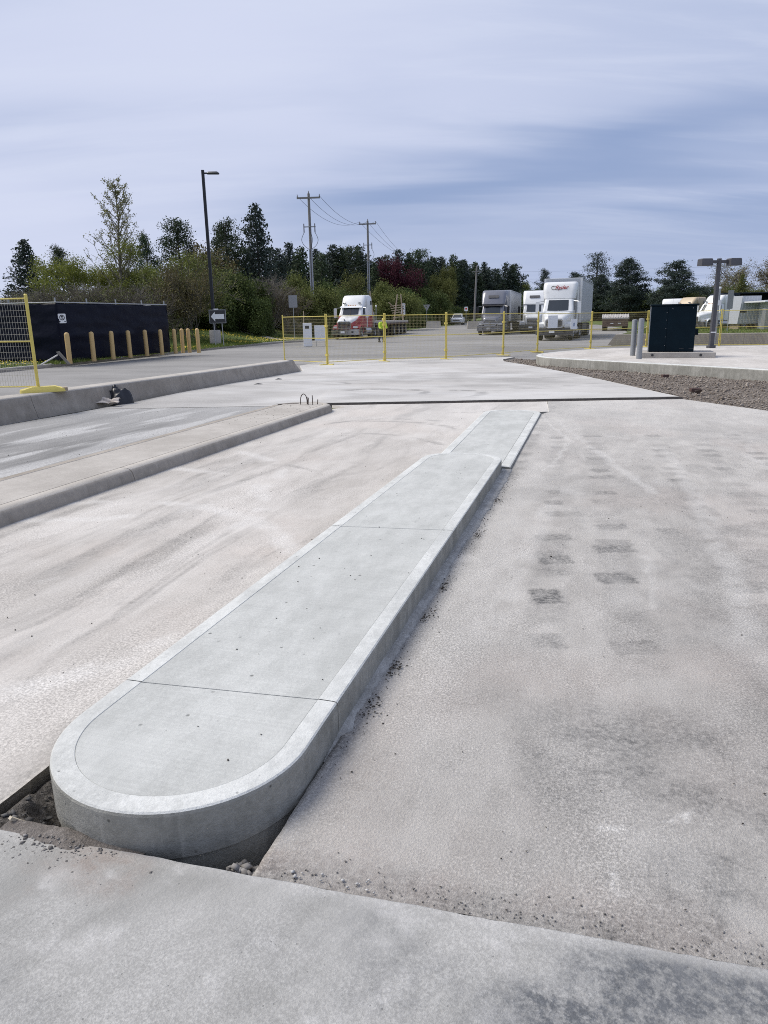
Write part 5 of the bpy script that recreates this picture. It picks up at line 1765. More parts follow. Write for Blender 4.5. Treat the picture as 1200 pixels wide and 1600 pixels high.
# trucks and structures partly hidden behind the cabinet at right
loc, rz = (24.7, 65.0, .50), -math.radians(35)
t = thing('truck_cab', 'white truck roof just showing above the dark cabinet', 'truck', loc, rz)
tractor(t, dict(upper=M_vwhite, lower=M_vwhite, roof='day', bumper=M_vgrey))
t.scale = (.78, .78, .62)
loc, rz = (23.3, 60.5, .5), -math.radians(60)
t = thing('truck_cab', 'tan sleeper truck roof showing above the dark cabinet', 'truck', loc, rz)
tractor(t, dict(upper=M_tan, lower=M_tan, roof='sleeper', bumper=M_vgrey))
t.scale = (.72, .72, .66)
loc, rz = (22.0, 52.5, .45), -math.radians(62)
t = thing('truck_cab', 'white truck nose between the dark cabinet and the lamp post', 'truck', loc, rz)
tractor(t, dict(upper=M_vwhite, lower=M_vwhite, roof='sleeper', bumper=M_vgrey, hood_z=1.6))
t.scale = (.66, .66, .66)
# dark container, white shed, white lean-to, yellow posts
t = thing('dark_container', 'dark blue open shipping container behind the fence at far right', 'container', (27.0, 56.8, .52), -.04)
M_navy = simple('navy_container_paint', (.008, .015, .03), .55, 0, var=.3, scale=2)
mb = MB(); mb.box(-1.1, 3.4, 0, .06, .05, .12); mb.box(-1.1, 3.4, 0, 2.4, 2.45, 2.52); mb.box(-1.16, -1.1, 0, 2.4, .05, 2.45); mb.box(3.34, 3.4, 0, 2.4, .05, 2.45); mb.box(-1.1, 3.34, 2.34, 2.4, .05, 2.45); mb.box(-1.1, 3.34, 0, 2.4, 0, .05)
mb.build('shell', M_navy, t)
for k in range(9):
    x = -1.05 + k * .14
    MB().box(x, x + .07, -.03, -.002, .12, 2.45).build('door_rib', M_navy, t)
MB().box(-1.1, .12, -.001, .06, .12, 2.45).build('door_leaf', M_navy, t)
for k in range(6):
    MB().box(.2, 3.3, .5, .58, .25 + k * .30, .40 + k * .30).build('stacked_rail', M_rust, t)
t = thing('white_shed', 'leaning white panel box beside the dark container', 'shed', (23.75, 48.6, .52), .1)
mb = MB(); mb.add([(-.55, 0, .35), (.95, 0, .35), (.95, 0, 2.1), (-.35, 0, 2.1), (-.55, 1.2, .35), (.95, 1.2, .35), (.95, 1.2, 2.1), (-.35, 1.2, 2.1)], [(0, 1, 2, 3), (7, 6, 5, 4), (0, 4, 5, 1), (1, 5, 6, 2), (2, 6, 7, 3), (3, 7, 4, 0)])
mb.build('body', M_trail, t, bevel=.01)
for k in range(6):
    MB().box(-.33 + k * .2, -.31 + k * .2, -.012, -.001, .4, 2.05).build('panel_seam', M_white, t)
MB().box(-.45, .0, -.02, -.003, 1.05, 1.16).build('nameplate', M_signblack, t)
for x in (-.4, .8):
    MB().box(x, x + .1, .1, 1.1, 0, .35).build('skid', M_wood, t)
t = thing('white_kiosk', 'white kiosk with lean roof at the right edge of frame', 'kiosk', (24.9, 46.4, .52), .06)
mb = MB(); mb.box(-.2, 3.0, 0, 2.2, 0, 1.75); mb.build('wall', M_vwhite, t)
mb = MB(); mb.add([(-1.25, -.15, 1.66), (3.1, -.15, 1.86), (3.1, 2.3, 1.86), (-1.25, 2.3, 1.66), (-1.25, -.15, 1.74), (3.1, -.15, 1.96), (3.1, 2.3, 1.96), (-1.25, 2.3, 1.74)], [(0, 3, 2, 1), (4, 5, 6, 7), (0, 1, 5, 4), (1, 2, 6, 5), (2, 3, 7, 6), (3, 0, 4, 7)])
mb.build('roof', M_vwhite, t)
MB().box(-1.0, -.35, .1, .5, .0, 1.3).build('meter_box', M_galv, t, bevel=.02)
MB().box(.05, .5, -.02, .0, .75, 1.35).build('window', M_glass, t)
for k, x in enumerate((23.95, 24.35)):
    mb = MB(); mb.lathe([(.10, 0), (.10, 1.25), (.07, 1.30), (.0, 1.32)], k=12)
    o = mb.build('bollard', M_yel, smooth=True, auto=40); o.location = (x, 45.6, .52)
    tag(o, ('left' if k == 0 else 'right') + ' of the two yellow bollards in front of the white kiosk', 'bollard', 'yellow bollards by the kiosk')
# concrete blocks far across the yard
for (x, y, lb) in ((6.9, 97.5, 'grey concrete block left of the small white car'), (11.6, 92, 'grey concrete block left of the silver truck'), (16.6, 93, 'grey concrete block behind the silver truck trailer')):
    mb = MB(); mb.loft([[(a, b_, z) for a, b_ in rrect(0, 0, w_, d_, .03)] for z, w_, d_ in ((0, 1.9, .7), (.2, 1.9, .6), (.85, 1.8, .35))])
    o = mb.build('concrete_block', M_old); o.location = (x, y, gz(y)); o.rotation_euler = (0, 0, rng.uniform(-.2, .2))
    tag(o, lb, 'concrete block', 'concrete blocks across the yard')

# ------------------------------------------------------------------ worker bending over behind the fence
def skin_obj(name, verts, edges, radii, mat, parent, root=0, sub=1):
    me = bpy.data.meshes.new(name)
    me.from_pydata(verts, edges, [])
    o = bpy.data.objects.new(name, me)
    link(o, parent)
    sk = o.modifiers.new('skin', 'SKIN')
    lay = me.skin_vertices[0] if me.skin_vertices else me.attributes.new('skin', 'FLOAT', 'POINT')
    for i, r in enumerate(radii):
        rr_ = (r, r) if isinstance(r, (int, float)) else r
        lay.data[i].radius = rr_
        lay.data[i].use_root = (i == root)
    sb = o.modifiers.new('sub', 'SUBSURF'); sb.levels = sub; sb.render_levels = sub
    me.materials.append(mat)
    return o


M_skin = simple('skin', (.45, .28, .20), .6)
M_hivis = simple('hi_vis_jacket', (.55, .78, .04), .7, var=.12, scale=8)
M_orange = simple('orange_stripe', (.85, .28, .06), .6)
M_pants = simple('dark_trousers', (.03, .032, .036), .8)
M_hat = simple('hard_hat', (.72, .60, .12), .4)
t = thing('person', 'worker in yellow green hi-vis jacket and dark trousers leaning forward', 'person', (.05, 52.6, 0), math.radians(20))
hip, chest, neck, head = (0, .05, .90), (0.02, -.18, 1.28), (.02, -.33, 1.42), (.02, -.44, 1.50)
bv = [hip, (0.01, -.06, 1.08), chest, neck, head, (-.11, .05, .86), (-.14, -.02, .47), (-.16, .10, .08), (-.16, -.06, .05), (.11, .05, .86), (.15, .05, .47), (.19, .16, .08), (.19, .0, .05),
      (-.20, -.22, 1.30), (-.25, -.30, 1.02), (-.18, -.50, .90), (.22, -.22, 1.30), (.28, -.28, 1.02), (.22, -.48, .92)]
be = [(0, 1), (1, 2), (2, 3), (3, 4), (0, 5), (5, 6), (6, 7), (7, 8), (0, 9), (9, 10), (10, 11), (11, 12), (2, 13), (13, 14), (14, 15), (2, 16), (16, 17), (17, 18)]
br = [.12, .12, .13, .055, .09, .085, .06, .045, .035, .085, .06, .045, .035, .06, .045, .035, .06, .045, .035]
skin_obj('body', bv, be, br, M_skin, t)
skin_obj('jacket', [(0, .04, .86), (0.01, -.06, 1.08), chest, (.02, -.28, 1.36), (-.21, -.22, 1.30), (-.26, -.30, 1.02), (-.20, -.46, .92), (.23, -.22, 1.30), (.29, -.28, 1.02), (.24, -.44, .94)],
         [(0, 1), (1, 2), (2, 3), (2, 4), (4, 5), (5, 6), (2, 7), (7, 8), (8, 9)], [.17, .17, .18, .09, .085, .07, .06, .085, .07, .06], M_hivis, t)
skin_obj('jacket_stripe', [(0, -.0, .98), (0.0, -.03, 1.03)], [(0, 1)], [.185, .185], M_orange, t)
skin_obj('trousers', [(0, .05, .90), (-.11, .05, .82), (-.14, -.02, .47), (-.16, .10, .10), (.11, .05, .82), (.15, .05, .47), (.19, .16, .10)], [(0, 1), (1, 2), (2, 3), (0, 4), (4, 5), (5, 6)], [.15, .11, .085, .075, .11, .085, .075], M_pants, t)
for s_, (x, y) in ((-1, (-.16, .06)), (1, (.19, .12))):
    mb = MB(); mb.loft([[(a + x, b_ + y - .04, z) for a, b_ in rrect(0, 0, w_, l_, .04)] for z, w_, l_ in ((0, .11, .30), (.06, .11, .29), (.12, .09, .14))])
    mb.build('boot', M_black, t, smooth=True)
mb = MB(); mb.lathe([(.145, 0), (.125, .015), (.115, .07), (.08, .115), (.02, .135)], (0, 0, 0), 14); h_ = mb.build('hard_hat', M_hat, t, smooth=True, loc=(.02, -.46, 1.53))
h_.rotation_euler = (math.radians(35), 0, 0)
for x in (-.03, .03):
    MB().lathe([(.012, 0), (.012, .004)], (0, 0, 0), 8).build('eye', M_black, t, loc=(.02 + x, -.53, 1.49))
MB().add([(-.01, -.53, 1.485), (.05, -.53, 1.485), (.02, -.56, 1.455), (.02, -.53, 1.45)], [(0, 1, 2), (0, 2, 3), (1, 3, 2)]).build('nose', M_skin, t)
# ------------------------------------------------------------------ vegetation
M_bark = simple('bark', (.10, .085, .07), .9, var=.35, scale=8)
M_birch = simple('pale_bark', (.20, .18, .15), .9, var=.3, scale=8)
M_twig = simple('bare_twigs', (.125, .105, .082), .9, var=.3, scale=4)
M_twig2 = simple('grey_twigs', (.155, .140, .118), .9, var=.3, scale=4)
L_spruce = leafmat('spruce_needles', (.028, .042, .036), (.066, .088, .070), .15)
L_pine = leafmat('pine_needles', (.028, .048, .026), (.076, .104, .050), .15, .2)
L_brown = leafmat('brown_green_buds', (.085, .070, .030), (.19, .165, .07), .15)
L_olive = leafmat('olive_spring_leaves', (.070, .085, .022), (.20, .215, .065), .2)
L_lime = leafmat('yellow_green_leaves', (.10, .13, .022), (.26, .29, .06), .3)
L_budgreen = leafmat('opening_birch_leaves', (.12, .125, .045), (.25, .25, .10), .3)
L_green = leafmat('dark_green_leaves', (.042, .072, .020), (.115, .155, .042), .2)
L_purple = leafmat('purple_leaves', (.035, .010, .018), (.125, .030, .048), .2)
L_pale = leafmat('pale_opening_leaves', (.13, .12, .065), (.27, .25, .15), .3)


def leaves(name, C, S, r, aspect=.55, up=0.0):
    n = len(C)
    a = r.normal(size=(n, 3)); a[:, 2] += up; a /= np.linalg.norm(a, axis=1)[:, None]
    b_ = np.cross(a, r.normal(size=(n, 3))); b_ /= np.linalg.norm(b_, axis=1)[:, None] + 1e-9
    S = np.asarray(S)[:, None]
    V = np.stack([C + a * S, C + b_ * S * aspect, C - a * S, C - b_ * S * aspect], 1).reshape(-1, 3)
    return mesh_np(name, V, np.arange(4 * n).reshape(n, 4))


def tubes(name, segs, k=4):
    A = np.array([s_[0] for s_ in segs], float); B = np.array([s_[1] for s_ in segs], float)
    R0 = np.array([s_[2] for s_ in segs]); R1 = np.array([s_[3] for s_ in segs])
    d = B - A; d /= np.linalg.norm(d, axis=1)[:, None] + 1e-9
    ref = np.where(np.abs(d[:, 2:]) < .9, np.array([[0, 0, 1.0]]), np.array([[1.0, 0, 0]]))
    a = np.cross(d, ref); a /= np.linalg.norm(a, axis=1)[:, None]; b_ = np.cross(d, a)
    ang = np.arange(k) * 2 * PI / k
    ring = a[:, None] * np.cos(ang)[None, :, None] + b_[:, None] * np.sin(ang)[None, :, None]
    V = np.concatenate([A[:, None] + ring * R0[:, None, None], B[:, None] + ring * R1[:, None, None]], 1).reshape(-1, 3)
    base = np.arange(len(segs))[:, None] * 2 * k
    i = np.arange(k); i2 = (i + 1) % k
    F = np.stack([base + i, base + i2, base + k + i2, base + k + i], -1).reshape(-1, 4)
    return mesh_np(name, V, F, True)


def conifer(seed, h=10.0, R=2.1, nb=190, droop=.12, low=.06, power=.8, leaf=.17, dens=9.0, ragged=.3):
    r = np.random.default_rng(seed)
    C, S, segs = [], [], [((0, 0, -.3), (0, 0, h * .5), .17, .10), ((0, 0, h * .5), (0, 0, h * .98), .10, .015)]
    for i in range(nb):
        t_ = (i + r.uniform()) / nb
        z = h * (low + (1 - low) * t_)
        a = i * 2.39996 + r.normal() * .3
        L = (R * (1 - t_) ** power + .12) * (1 - ragged + 2 * ragged * r.uniform()) * (1.0 + .25 * math.sin(a * 1.0 + seed))
        slope = .55 * t_ - droop + r.normal() * .10
        e = np.array([math.cos(a), math.sin(a), slope])
        n = max(5, int(L * dens))
        s_ = r.uniform(.12, 1, n) ** .7
        tip = .18 * s_ ** 2 * L
        p = np.array([0, 0, z]) + e * (s_ * L)[:, None]
        p[:, 2] += tip * .5
        p += r.normal(size=(n, 3)) * np.array([.11, .11, .08]) * (1 + .5 * L * .4)
        C.append(p); S.append(leaf * r.uniform(.6, 1.25, n))
        if i % 3 == 0:
            segs.append(((0, 0, z), tuple(np.array([0, 0, z]) + e * L * .85), .03, .008))
    return leaves('crown', np.concatenate(C), np.concatenate(S), r, .42), tubes('trunk', segs)


def pine(seed, h=10.0, R=2.6, nb=46, low=.25, tuft=34, leaf=.15, flat=.55, dens=1.0, crown_pow=.55):
    r = np.random.default_rng(seed)
    C, S, segs = [], [], [((0, 0, -.3), (r.normal() * .1, r.normal() * .1, h * .6), .19, .12), ((0, 0, h * .6), (r.normal() * .15, 0, h * .97), .12, .02)]
    for i in range(nb):
        t_ = (i + r.uniform()) / nb
        z = h * (low + (.97 - low) * t_)
        a = i * 2.39996 + r.normal() * .5
        env = (math.sin(PI * (.18 + .80 * t_)) ** crown_pow) * (1 - .45 * t_)
        L = R * env * r.uniform(.55, 1.15)
        e = np.array([math.cos(a), math.sin(a), .18 + .25 * t_ + r.normal() * .1])
        p1 = np.array([0, 0, z]) + e * L
        segs.append(((0, 0, z), tuple(p1), .05, .015))
        for k in range(max(2, int(L * 2.2 * dens))):
            s_ = r.uniform(.35, 1.0)
            c = np.array([0, 0, z]) + e * L * s_ + r.normal(size=3) * np.array([.32, .32, .10])
            n = tuft
            d = r.normal(size=(n, 3)) * np.array([.36, .36, .36 * flat]) * (.75 + .3 * r.uniform())
            C.append(c + d); S.append(leaf * r.uniform(.6, 1.2, n))
    return leaves('crown', np.concatenate(C), np.concatenate(S), r, .40), tubes('trunk', segs)


def branchy(seed, h=8.0, spread=.5, levels=4, kids=4, stems=1, leaf=.1, nleaf=8, trunk_r=.13, up=.35, lean=.15, shrink=.66, first=.34, tip_r=.008, leaf_spread=.25, gap=0.0):
    """broad-leaved skeleton: limbs fork level by level; leaves sit round the last twigs"""
    r = np.random.default_rng(seed)
    segs, tips = [], []

    def grow(p, d, L, rad, lv):
        n = 3 if lv < levels else 2
        q = np.array(p, float)
        d = d / np.linalg.norm(d)
        pts = [q]
        for i in range(n):
            d = d + r.normal(size=3) * .14 + np.array([0, 0, up * .12])
            d /= np.linalg.norm(d)
            q2 = q + d * L / n
            ra = max(tip_r, rad * (1 - .35 * i / n)); rb = max(tip_r, rad * (1 - .35 * (i + 1) / n))
            segs.append((tuple(q), tuple(q2), ra, rb))
            q = q2; pts.append(q)
        if lv >= levels:
            tips.extend([pts[-1], pts[-2] * .5 + pts[-1] * .5])
            return
        for k in range(kids):
            s_ = r.uniform(.35, 1.0) if k < kids - 1 else 1.0
            j = min(int(s_ * n), n - 1)
            base = pts[j] + (pts[j + 1] - pts[j]) * (s_ * n - j if s_ < 1 else 1)
            nd = d + r.normal(size=3) * spread + np.array([0, 0, up * .4])
            grow(base, nd, L * shrink * r.uniform(.75, 1.2), rad * .55, lv + 1)

    for s_ in range(stems):
        a = r.uniform(0, 2 * PI)
        o = np.array([math.cos(a), math.sin(a), 0]) * (r.uniform(0, .5) if stems > 1 else 0)
        d = np.array([math.cos(a) * lean, math.sin(a) * lean, 1.0]) + (np.array([math.cos(a), math.sin(a), 0]) * r.uniform(.1, .6) if stems > 1 else 0)
        grow(o + np.array([0, 0, -.15]), d, h * first, trunk_r, 0)
    T = np.array(tips)
    zmax = T[:, 2].max()
    k = h / zmax
    segs = [(tuple(np.array(a) * k), tuple(np.array(b_) * k), c, d) for a, b_, c, d in segs]
    T *= k
    if gap:
        T = T[r.uniform(size=len(T)) > gap]
    cr = None
    if nleaf > 0:
        n = nleaf
        C = np.repeat(T, n, 0) + r.normal(size=(len(T) * n, 3)) * leaf_spread
        cr = leaves('crown', C, leaf * r.uniform(.55, 1.3, len(C)), r, .6)
    return cr, tubes('trunk', segs, 4)


def poplar(seed, h=10.0, nb=46, leaf=.05, nleaf=10):
    """slender upright tree: a straight leader, steep side limbs, fine twigs, leaves only just opening"""
    r = np.random.default_rng(seed)
    segs, tips = [], []
    lead = [np.array([0, 0, -.2])]
    for i in range(14):
        lead.append(lead[-1] + np.array([r.normal() * .05, r.normal() * .05, h / 14]))
    for i in range(14):
        segs.append((tuple(lead[i]), tuple(lead[i + 1]), .13 * (1 - i / 14) + .012, .13 * (1 - (i + 1) / 14) + .012))
    for i in range(nb):
        t_ = .22 + .76 * (i + r.uniform()) / nb
        k = min(int(t_ * 14), 13)
        p = lead[k] + (lead[k + 1] - lead[k]) * (t_ * 14 - k)
        a = i * 2.4 + r.normal() * .4
        L = h * (.26 * (1 - t_) ** .7 + .05) * r.uniform(.7, 1.25)
        d = np.array([math.cos(a) * .75, math.sin(a) * .75, .95]); d /= np.linalg.norm(d)
        q = p
        for j in range(4):
            d = d + r.normal(size=3) * .10 + np.array([0, 0, .10]); d /= np.linalg.norm(d)
            q2 = q + d * L / 4
            segs.append((tuple(q), tuple(q2), max(.010, .035 * (1 - j / 4)), max(.009, .035 * (1 - (j + 1) / 4))))
            for m_ in range(2 + (j > 0)):
                e = d + r.normal(size=3) * .55 + np.array([0, 0, .2]); e /= np.linalg.norm(e)
                b0 = q + (q2 - q) * r.uniform(); tip = b0 + e * L * r.uniform(.12, .30)
                segs.append((tuple(b0), tuple(tip), .010, .007)); tips += [tip, b0 * .4 + tip * .6]
            q = q2
        tips.append(q)
    T = np.array(tips)
    C = np.repeat(T, nleaf, 0) + r.normal(size=(len(T) * nleaf, 3)) * .07
    C = C[r.uniform(size=len(C)) < .45]
    return leaves('crown', C, leaf * r.uniform(.6, 1.3, len(C)), r, .6), tubes('trunk', segs, 4)


PROTO = {}
for i, s_ in enumerate((3, 8, 15)):
    PROTO['spruce%d' % i] = conifer(s_, 10, (1.9, 2.2, 2.3)[i], (300, 330, 310)[i], leaf=.145, dens=19)
for i, s_ in enumerate((21, 27, 33)):
    PROTO['fir%d' % i] = conifer(s_, 10, (1.9, 2.2, 2.0)[i], 190, droop=-.05, low=.10, power=.66, leaf=.16, dens=20, ragged=.42)
PROTO['pine0'] = pine(41, 10, 2.6, 60, tuft=60, leaf=.12)
PROTO['pine1'] = pine(47, 10, 3.0, 56, low=.2, tuft=60, leaf=.12)
PROTO['pinebroad'] = pine(52, 10, 4.3, 74, low=.10, tuft=64, leaf=.135, dens=1.0)
PROTO['pinebroad1'] = pine(56, 10, 3.9, 84, low=.08, tuft=64, leaf=.135, dens=1.0, crown_pow=.8)
PROTO['scots'] = pine(60, 10, 2.2, 30, low=.40, tuft=46, leaf=.12, dens=1.0)
PROTO['bud_tall'] = poplar(76)
PROTO['bud_low'] = branchy(74, 7, .55, 4, 4, 3, .06, 20, .07, .45, .3, .66, .32, .008, .22)
PROTO['olive'] = branchy(78, 6, .50, 4, 4, 5, .075, 5, .06, .55, .3, .66, .33, .009, .24)
PROTO['brown'] = branchy(81, 7, .60, 4, 4, 2, .10, 12, .09, .35, .2, .66, .30, .008, .30)
PROTO['bare'] = branchy(85, 4.5, .62, 4, 4, 7, .05, 0, .05, .3, .5, .68, .30, .010)
PROTO['bare1'] = branchy(88, 4.5, .55, 4, 4, 8, .045, 1, .045, .45, .5, .68, .30, .010, .15)
PROTO['bush'] = branchy(91, 4.5, .7, 4, 4, 5, .085, 26, .06, .2, .45, .66, .28, .008, .32)
PROTO['round'] = branchy(94, 9, .62, 4, 5, 1, .11, 26, .16, .3, .05, .68, .28, .008, .38)
PROTO['oak'] = branchy(97, 9, .75, 4, 5, 1, .075, 15, .24, .22, .05, .70, .26, .016, .30)
PROTO['oak1'] = branchy(99, 9, .75, 4, 5, 1, .075, 10, .24, .22, .05, .70, .26, .016, .28)
HREF = dict(bud_low=7, olive=6, brown=7, bare=4.5, bare1=4.5, bush=4.5, round=9, oak=9, oak1=9)
for k_, (c_, t_) in PROTO.items():
    if c_: c_.materials.append(L_green)
    t_.materials.append(M_bark)
_variants = {}


def variant(key, lm, bm_):
    kk = (key, lm.name if lm else None, bm_.name)
    if kk not in _variants:
        c_, t_ = PROTO[key]
        c2 = c_.copy() if c_ else None
        if c2: c2.materials[0] = lm
        t2 = t_.copy(); t2.materials[0] = bm_
        _variants[kk] = (c2, t2)
    return _variants[kk]


def tree(name, label, key, x, y, h, lm, bark=M_bark, wide=1.0, group=None, cat='tree', z=None):
    c_, t_ = variant(key, lm, bark)
    base = (gz(y) - .06 + (float(bank(x, y)) if x < -4 and y < 82 else 0)) if z is None else z
    t = thing(name, label, cat, (x, y, base), rng.uniform(0, 6.28), group)
    s_ = h / HREF.get(key, 10)
    t.scale = (s_ * wide, s_ * wide, s_)
    link(bpy.data.objects.new('trunk', t_), t)
    if c_: link(bpy.data.objects.new('crown', c_), t)
    return t


# left side
tree('spruce_tree', 'dark spruce at the far left edge behind the screen', 'spruce1', -27.7, 60, 7.2, L_spruce, wide=1.45)
tree('pine_tree', 'small thin dark pine left of the tall budding tree', 'pine1', -25.9, 62, 6.9, L_pine, wide=.85)
tree('budding_tree', 'tall slender tree just opening its leaves, above the screen', 'bud_tall', -18.9, 55, 10.4, L_budgreen, M_birch, 1.25)
tree('budding_tree', 'bright yellow green spreading tree behind the screen', 'bud_low', -20.6, 57, 6.4, L_lime, M_birch, 1.05)
tree('budding_tree', 'lower yellow green tree beside the tall budding tree', 'bud_low', -17.8, 58.5, 5.8, L_lime, M_birch, .8)
tree('pine_tree', 'tall dark pine behind the olive budding tree', 'pine0', -19.6, 75, 10.4, L_pine, wide=1.0)
tree('pine_tree', 'smaller dark pine right of the tall budding tree', 'pine1', -21.9, 72, 8.9, L_pine, wide=.7)
tree('olive_tree', 'olive brown budding thicket tree left of the tall lamp post', 'olive', -14.2, 52, 5.6, L_olive, M_twig2, 1.0)
tree('olive_tree', 'thin olive budding tree at the end of the screen', 'olive', -12.6, 50.5, 5.0, L_brown, M_twig2, .8)
tree('pine_tree', 'dark pine just right of the tall lamp post', 'pine1', -14.7, 74, 10.2, L_pine, wide=.9)
tree('brown_tree', 'bronze brown budding tree right of the tall lamp post', 'brown', -12.7, 65, 6.9, L_brown, M_twig, 1.0)
tree('spruce_tree', 'tallest dark spruce, right of the bronze brown tree', 'spruce2', -11.9, 75, 11.6, L_spruce, wide=1.05)
tree('fir_tree', 'dark fir behind and left of the tallest spruce', 'fir1', -16.6, 80, 9.8, L_pine)
for i, (x, y, h, k_) in enumerate(((-24.5, 50, 3.2, 'bare'), (-22.6, 49, 3.3, 'bare1'), (-20.6, 48.5, 3.5, 'bare'), (-18.6, 48, 3.7, 'bare1'), (-17.0, 48.5, 3.8, 'bare'), (-15.4, 48, 3.6, 'bare1'), (-23.5, 53, 3.4, 'bare1'), (-27, 52, 2.9, 'bare'), (-29.5, 55, 2.8, 'bare1'))):
    tree('bare_shrub', f'{ORD[i]} bare brown twiggy shrub of the thicket behind the screen', k_, x, y, h, L_olive, M_twig if i % 2 else M_twig2, 1.15, 'bare shrubs behind the screen', 'shrub')
for i, (x, y, h) in enumerate(((-32, 58, 2.4), (-29, 66, 2.6), (-26, 66, 2.8), (-23, 66, 3.6), (-20, 65, 3.8), (-17, 63, 4.2))):
    tree('green_bush', f'{ORD[i]} dull green bush deep in the thicket behind the screen', 'bush', x, y, h, L_green if i % 2 else L_olive, M_bark, 1.15, 'bushes deep behind the screen', 'bush')
tree('green_bush', 'dense dark green bush behind the arrow sign', 'bush', -12.2, 62, 4.6, L_green, M_bark, .85, cat='bush')
tree('green_bush', 'lower green bush left of the bare grey shrub', 'bush', -11.4, 61, 3.4, L_green, M_bark, .8, cat='bush')
tree('bare_shrub', 'bare grey forked shrub left of the grey sign back', 'bare', -10.4, 65, 5.2, L_brown, M_twig2, 1.0, cat='shrub')
tree('bare_shrub', 'second bare grey shrub beside the grey sign back', 'bare1', -8.9, 66, 4.6, L_brown, M_twig, 1.0, cat='shrub')
tree('green_bush', 'olive green bush at the foot of the nearest utility pole', 'bush', -8.1, 71, 4.9, L_olive, M_bark, .85, cat='bush')
tree('green_bush', 'dark green bush right of the nearest utility pole', 'bush', -5.6, 78, 4.6, L_green, M_bark, .9, cat='bush')
tree('olive_tree', 'yellow olive rounded tree behind the red and white truck', 'brown', -3.9, 86, 6.5, L_olive, M_twig, .75)
tree('green_bush', 'olive green bush right of the second utility pole', 'bush', .2, 90, 5.2, L_olive, M_bark, .85, cat='bush')
tree('green_bush', 'green bush at the foot of the dark red tree', 'bush', 3.4, 104, 4.8, L_green, M_bark, .9, cat='bush')
tree('green_bush', 'dark green bush right of the dark red tree', 'bush', 6.0, 112, 5.4, L_green, M_bark, .9, cat='bush')
tree('purple_tree', 'rounded dark red leaved tree behind the flatbed trailer', 'round', 2.3, 112, 9.4, L_purple, M_bark, .72)
tree('yellow_tree', 'yellow green rounded tree left of the leaning brown pole', 'round', 10.9, 125, 8.9, L_olive, M_bark, .52)
# the long row of conifers
ROW = [(-11.85, 90, 9.0), (-9.76, 92, 8.9), (-7.25, 95, 8.8), (-6.18, 100, 9.9), (-4.98, 100, 9.5), (-4.0, 104, 9.7), (-2.55, 105, 9.3), (-.79, 110, 8.8), (.82, 112, 8.6), (2.94, 125, 10.9), (4.86, 125, 10.5), (6.62, 128, 11.0),
       (9.0, 134, 10.2), (11.42, 140, 10.8), (13.34, 140, 11.0), (16.16, 145, 10.1), (18.52, 148, 10.2), (21.9, 155, 9.3), (25.4, 165, 8.6)]
for i, (x, y, h) in enumerate(ROW):
    k_ = ('fir0', 'spruce0', 'fir2', 'fir1', 'spruce2', 'pine0')[i % 6]
    tree('conifer_tree', f'{ORD[i]} conifer from the left in the long front row beyond the yard', k_, x, y, h * rng.uniform(1.02, 1.12), L_pine if i % 3 else L_spruce, wide=rng.uniform(.95, 1.2), group='front row of conifers')
for i in range(32):
    x = -17 + i * 1.5 + rng.uniform(-.5, .5); y = 106 + max(0, i - 5) * 2.3 + rng.uniform(-3, 3)
    k_ = ('spruce1', 'fir1', 'fir0', 'spruce0', 'fir2')[i % 5]
    tree('conifer_tree', 'dark conifer filling gaps behind the long front row', k_, x, y, rng.uniform(9.6, 11.6), L_spruce if i % 2 else L_pine, wide=1.3, group='rear row of conifers')
for i in range(9):
    x = -34 + i * 2.6; y = 84 + rng.uniform(-3, 3)
    tree('conifer_tree', f'{ORD[i]} low dark conifer from the left behind the thicket', ('fir1', 'spruce1')[i % 2], x, y, rng.uniform(3.2, 4.2) + (2.2 if i > 4 else 0), L_pine, wide=1.5, group='conifers behind the left thicket')
for i in range(12):
    x = -9.5 + i * 1.9; y = 88 + i * 3.6
    tree('green_bush', f'{ORD[i]} low undergrowth bush from the left below the conifer row', 'bush', x, y, rng.uniform(2.6, 3.6), (L_green, L_olive)[i % 2], M_bark, 1.2, 'undergrowth along the conifer row', 'bush')
# right side
FARR = [(30, 190, 8.2), (33.4, 190, 8.9), (37.4, 192, 8.7), (42, 196, 8.4), (47, 198, 8.0), (52, 196, 8.6), (57, 190, 8.4)]
for i, (x, y, h) in enumerate(FARR):
    tree('far_tree', f'{ORD[i]} far low tree from the left on the skyline above the trucks', ('fir1', 'round', 'spruce1')[i % 3], x, y, h, (L_pine, L_olive, L_spruce)[i % 3], wide=1.1, group='far skyline trees')
tree('pine_tree', 'dark ragged pine above the white half hidden truck', 'pine1', 32.7, 150, 9.6, L_spruce, wide=.85)
tree('pine_tree', 'flat topped dark pine right above the lettered truck box', 'pinebroad', 37.4, 145, 8.6, L_spruce, wide=.95)
tree('pine_tree', 'tall open crowned pine right of the lettered truck', 'scots', 38.3, 134, 11.5, L_spruce, wide=1.35)
tree('pine_tree', 'lower dark pine under the tall open crowned pine', 'pinebroad1', 37.5, 128, 7.6, L_spruce, wide=1.05)
tree('pine_tree', 'broad dense dark pine left of the dark cabinet', 'pinebroad1', 39.3, 120, 9.6, L_spruce, wide=1.15)
tree('pine_tree', 'broad layered dark pine above the dark cabinet', 'pinebroad', 44.9, 115, 8.7, L_spruce, wide=1.25)
for i, (x, y, h) in enumerate(((33, 140, 5.0), (36, 140, 4.6), (41.5, 132, 5.4), (43, 128, 4.8), (48, 125, 5.2), (51, 122, 5.0), (30, 146, 5.2), (27, 150, 5.0), (55, 118, 4.6))):
    tree('green_bush', f'{ORD[i]} dark filling bush at the foot of the right hand pines', 'bush', x, y, h, (L_green, L_spruce)[i % 2], M_bark, 1.4, 'bushes under the right hand pines', 'bush')
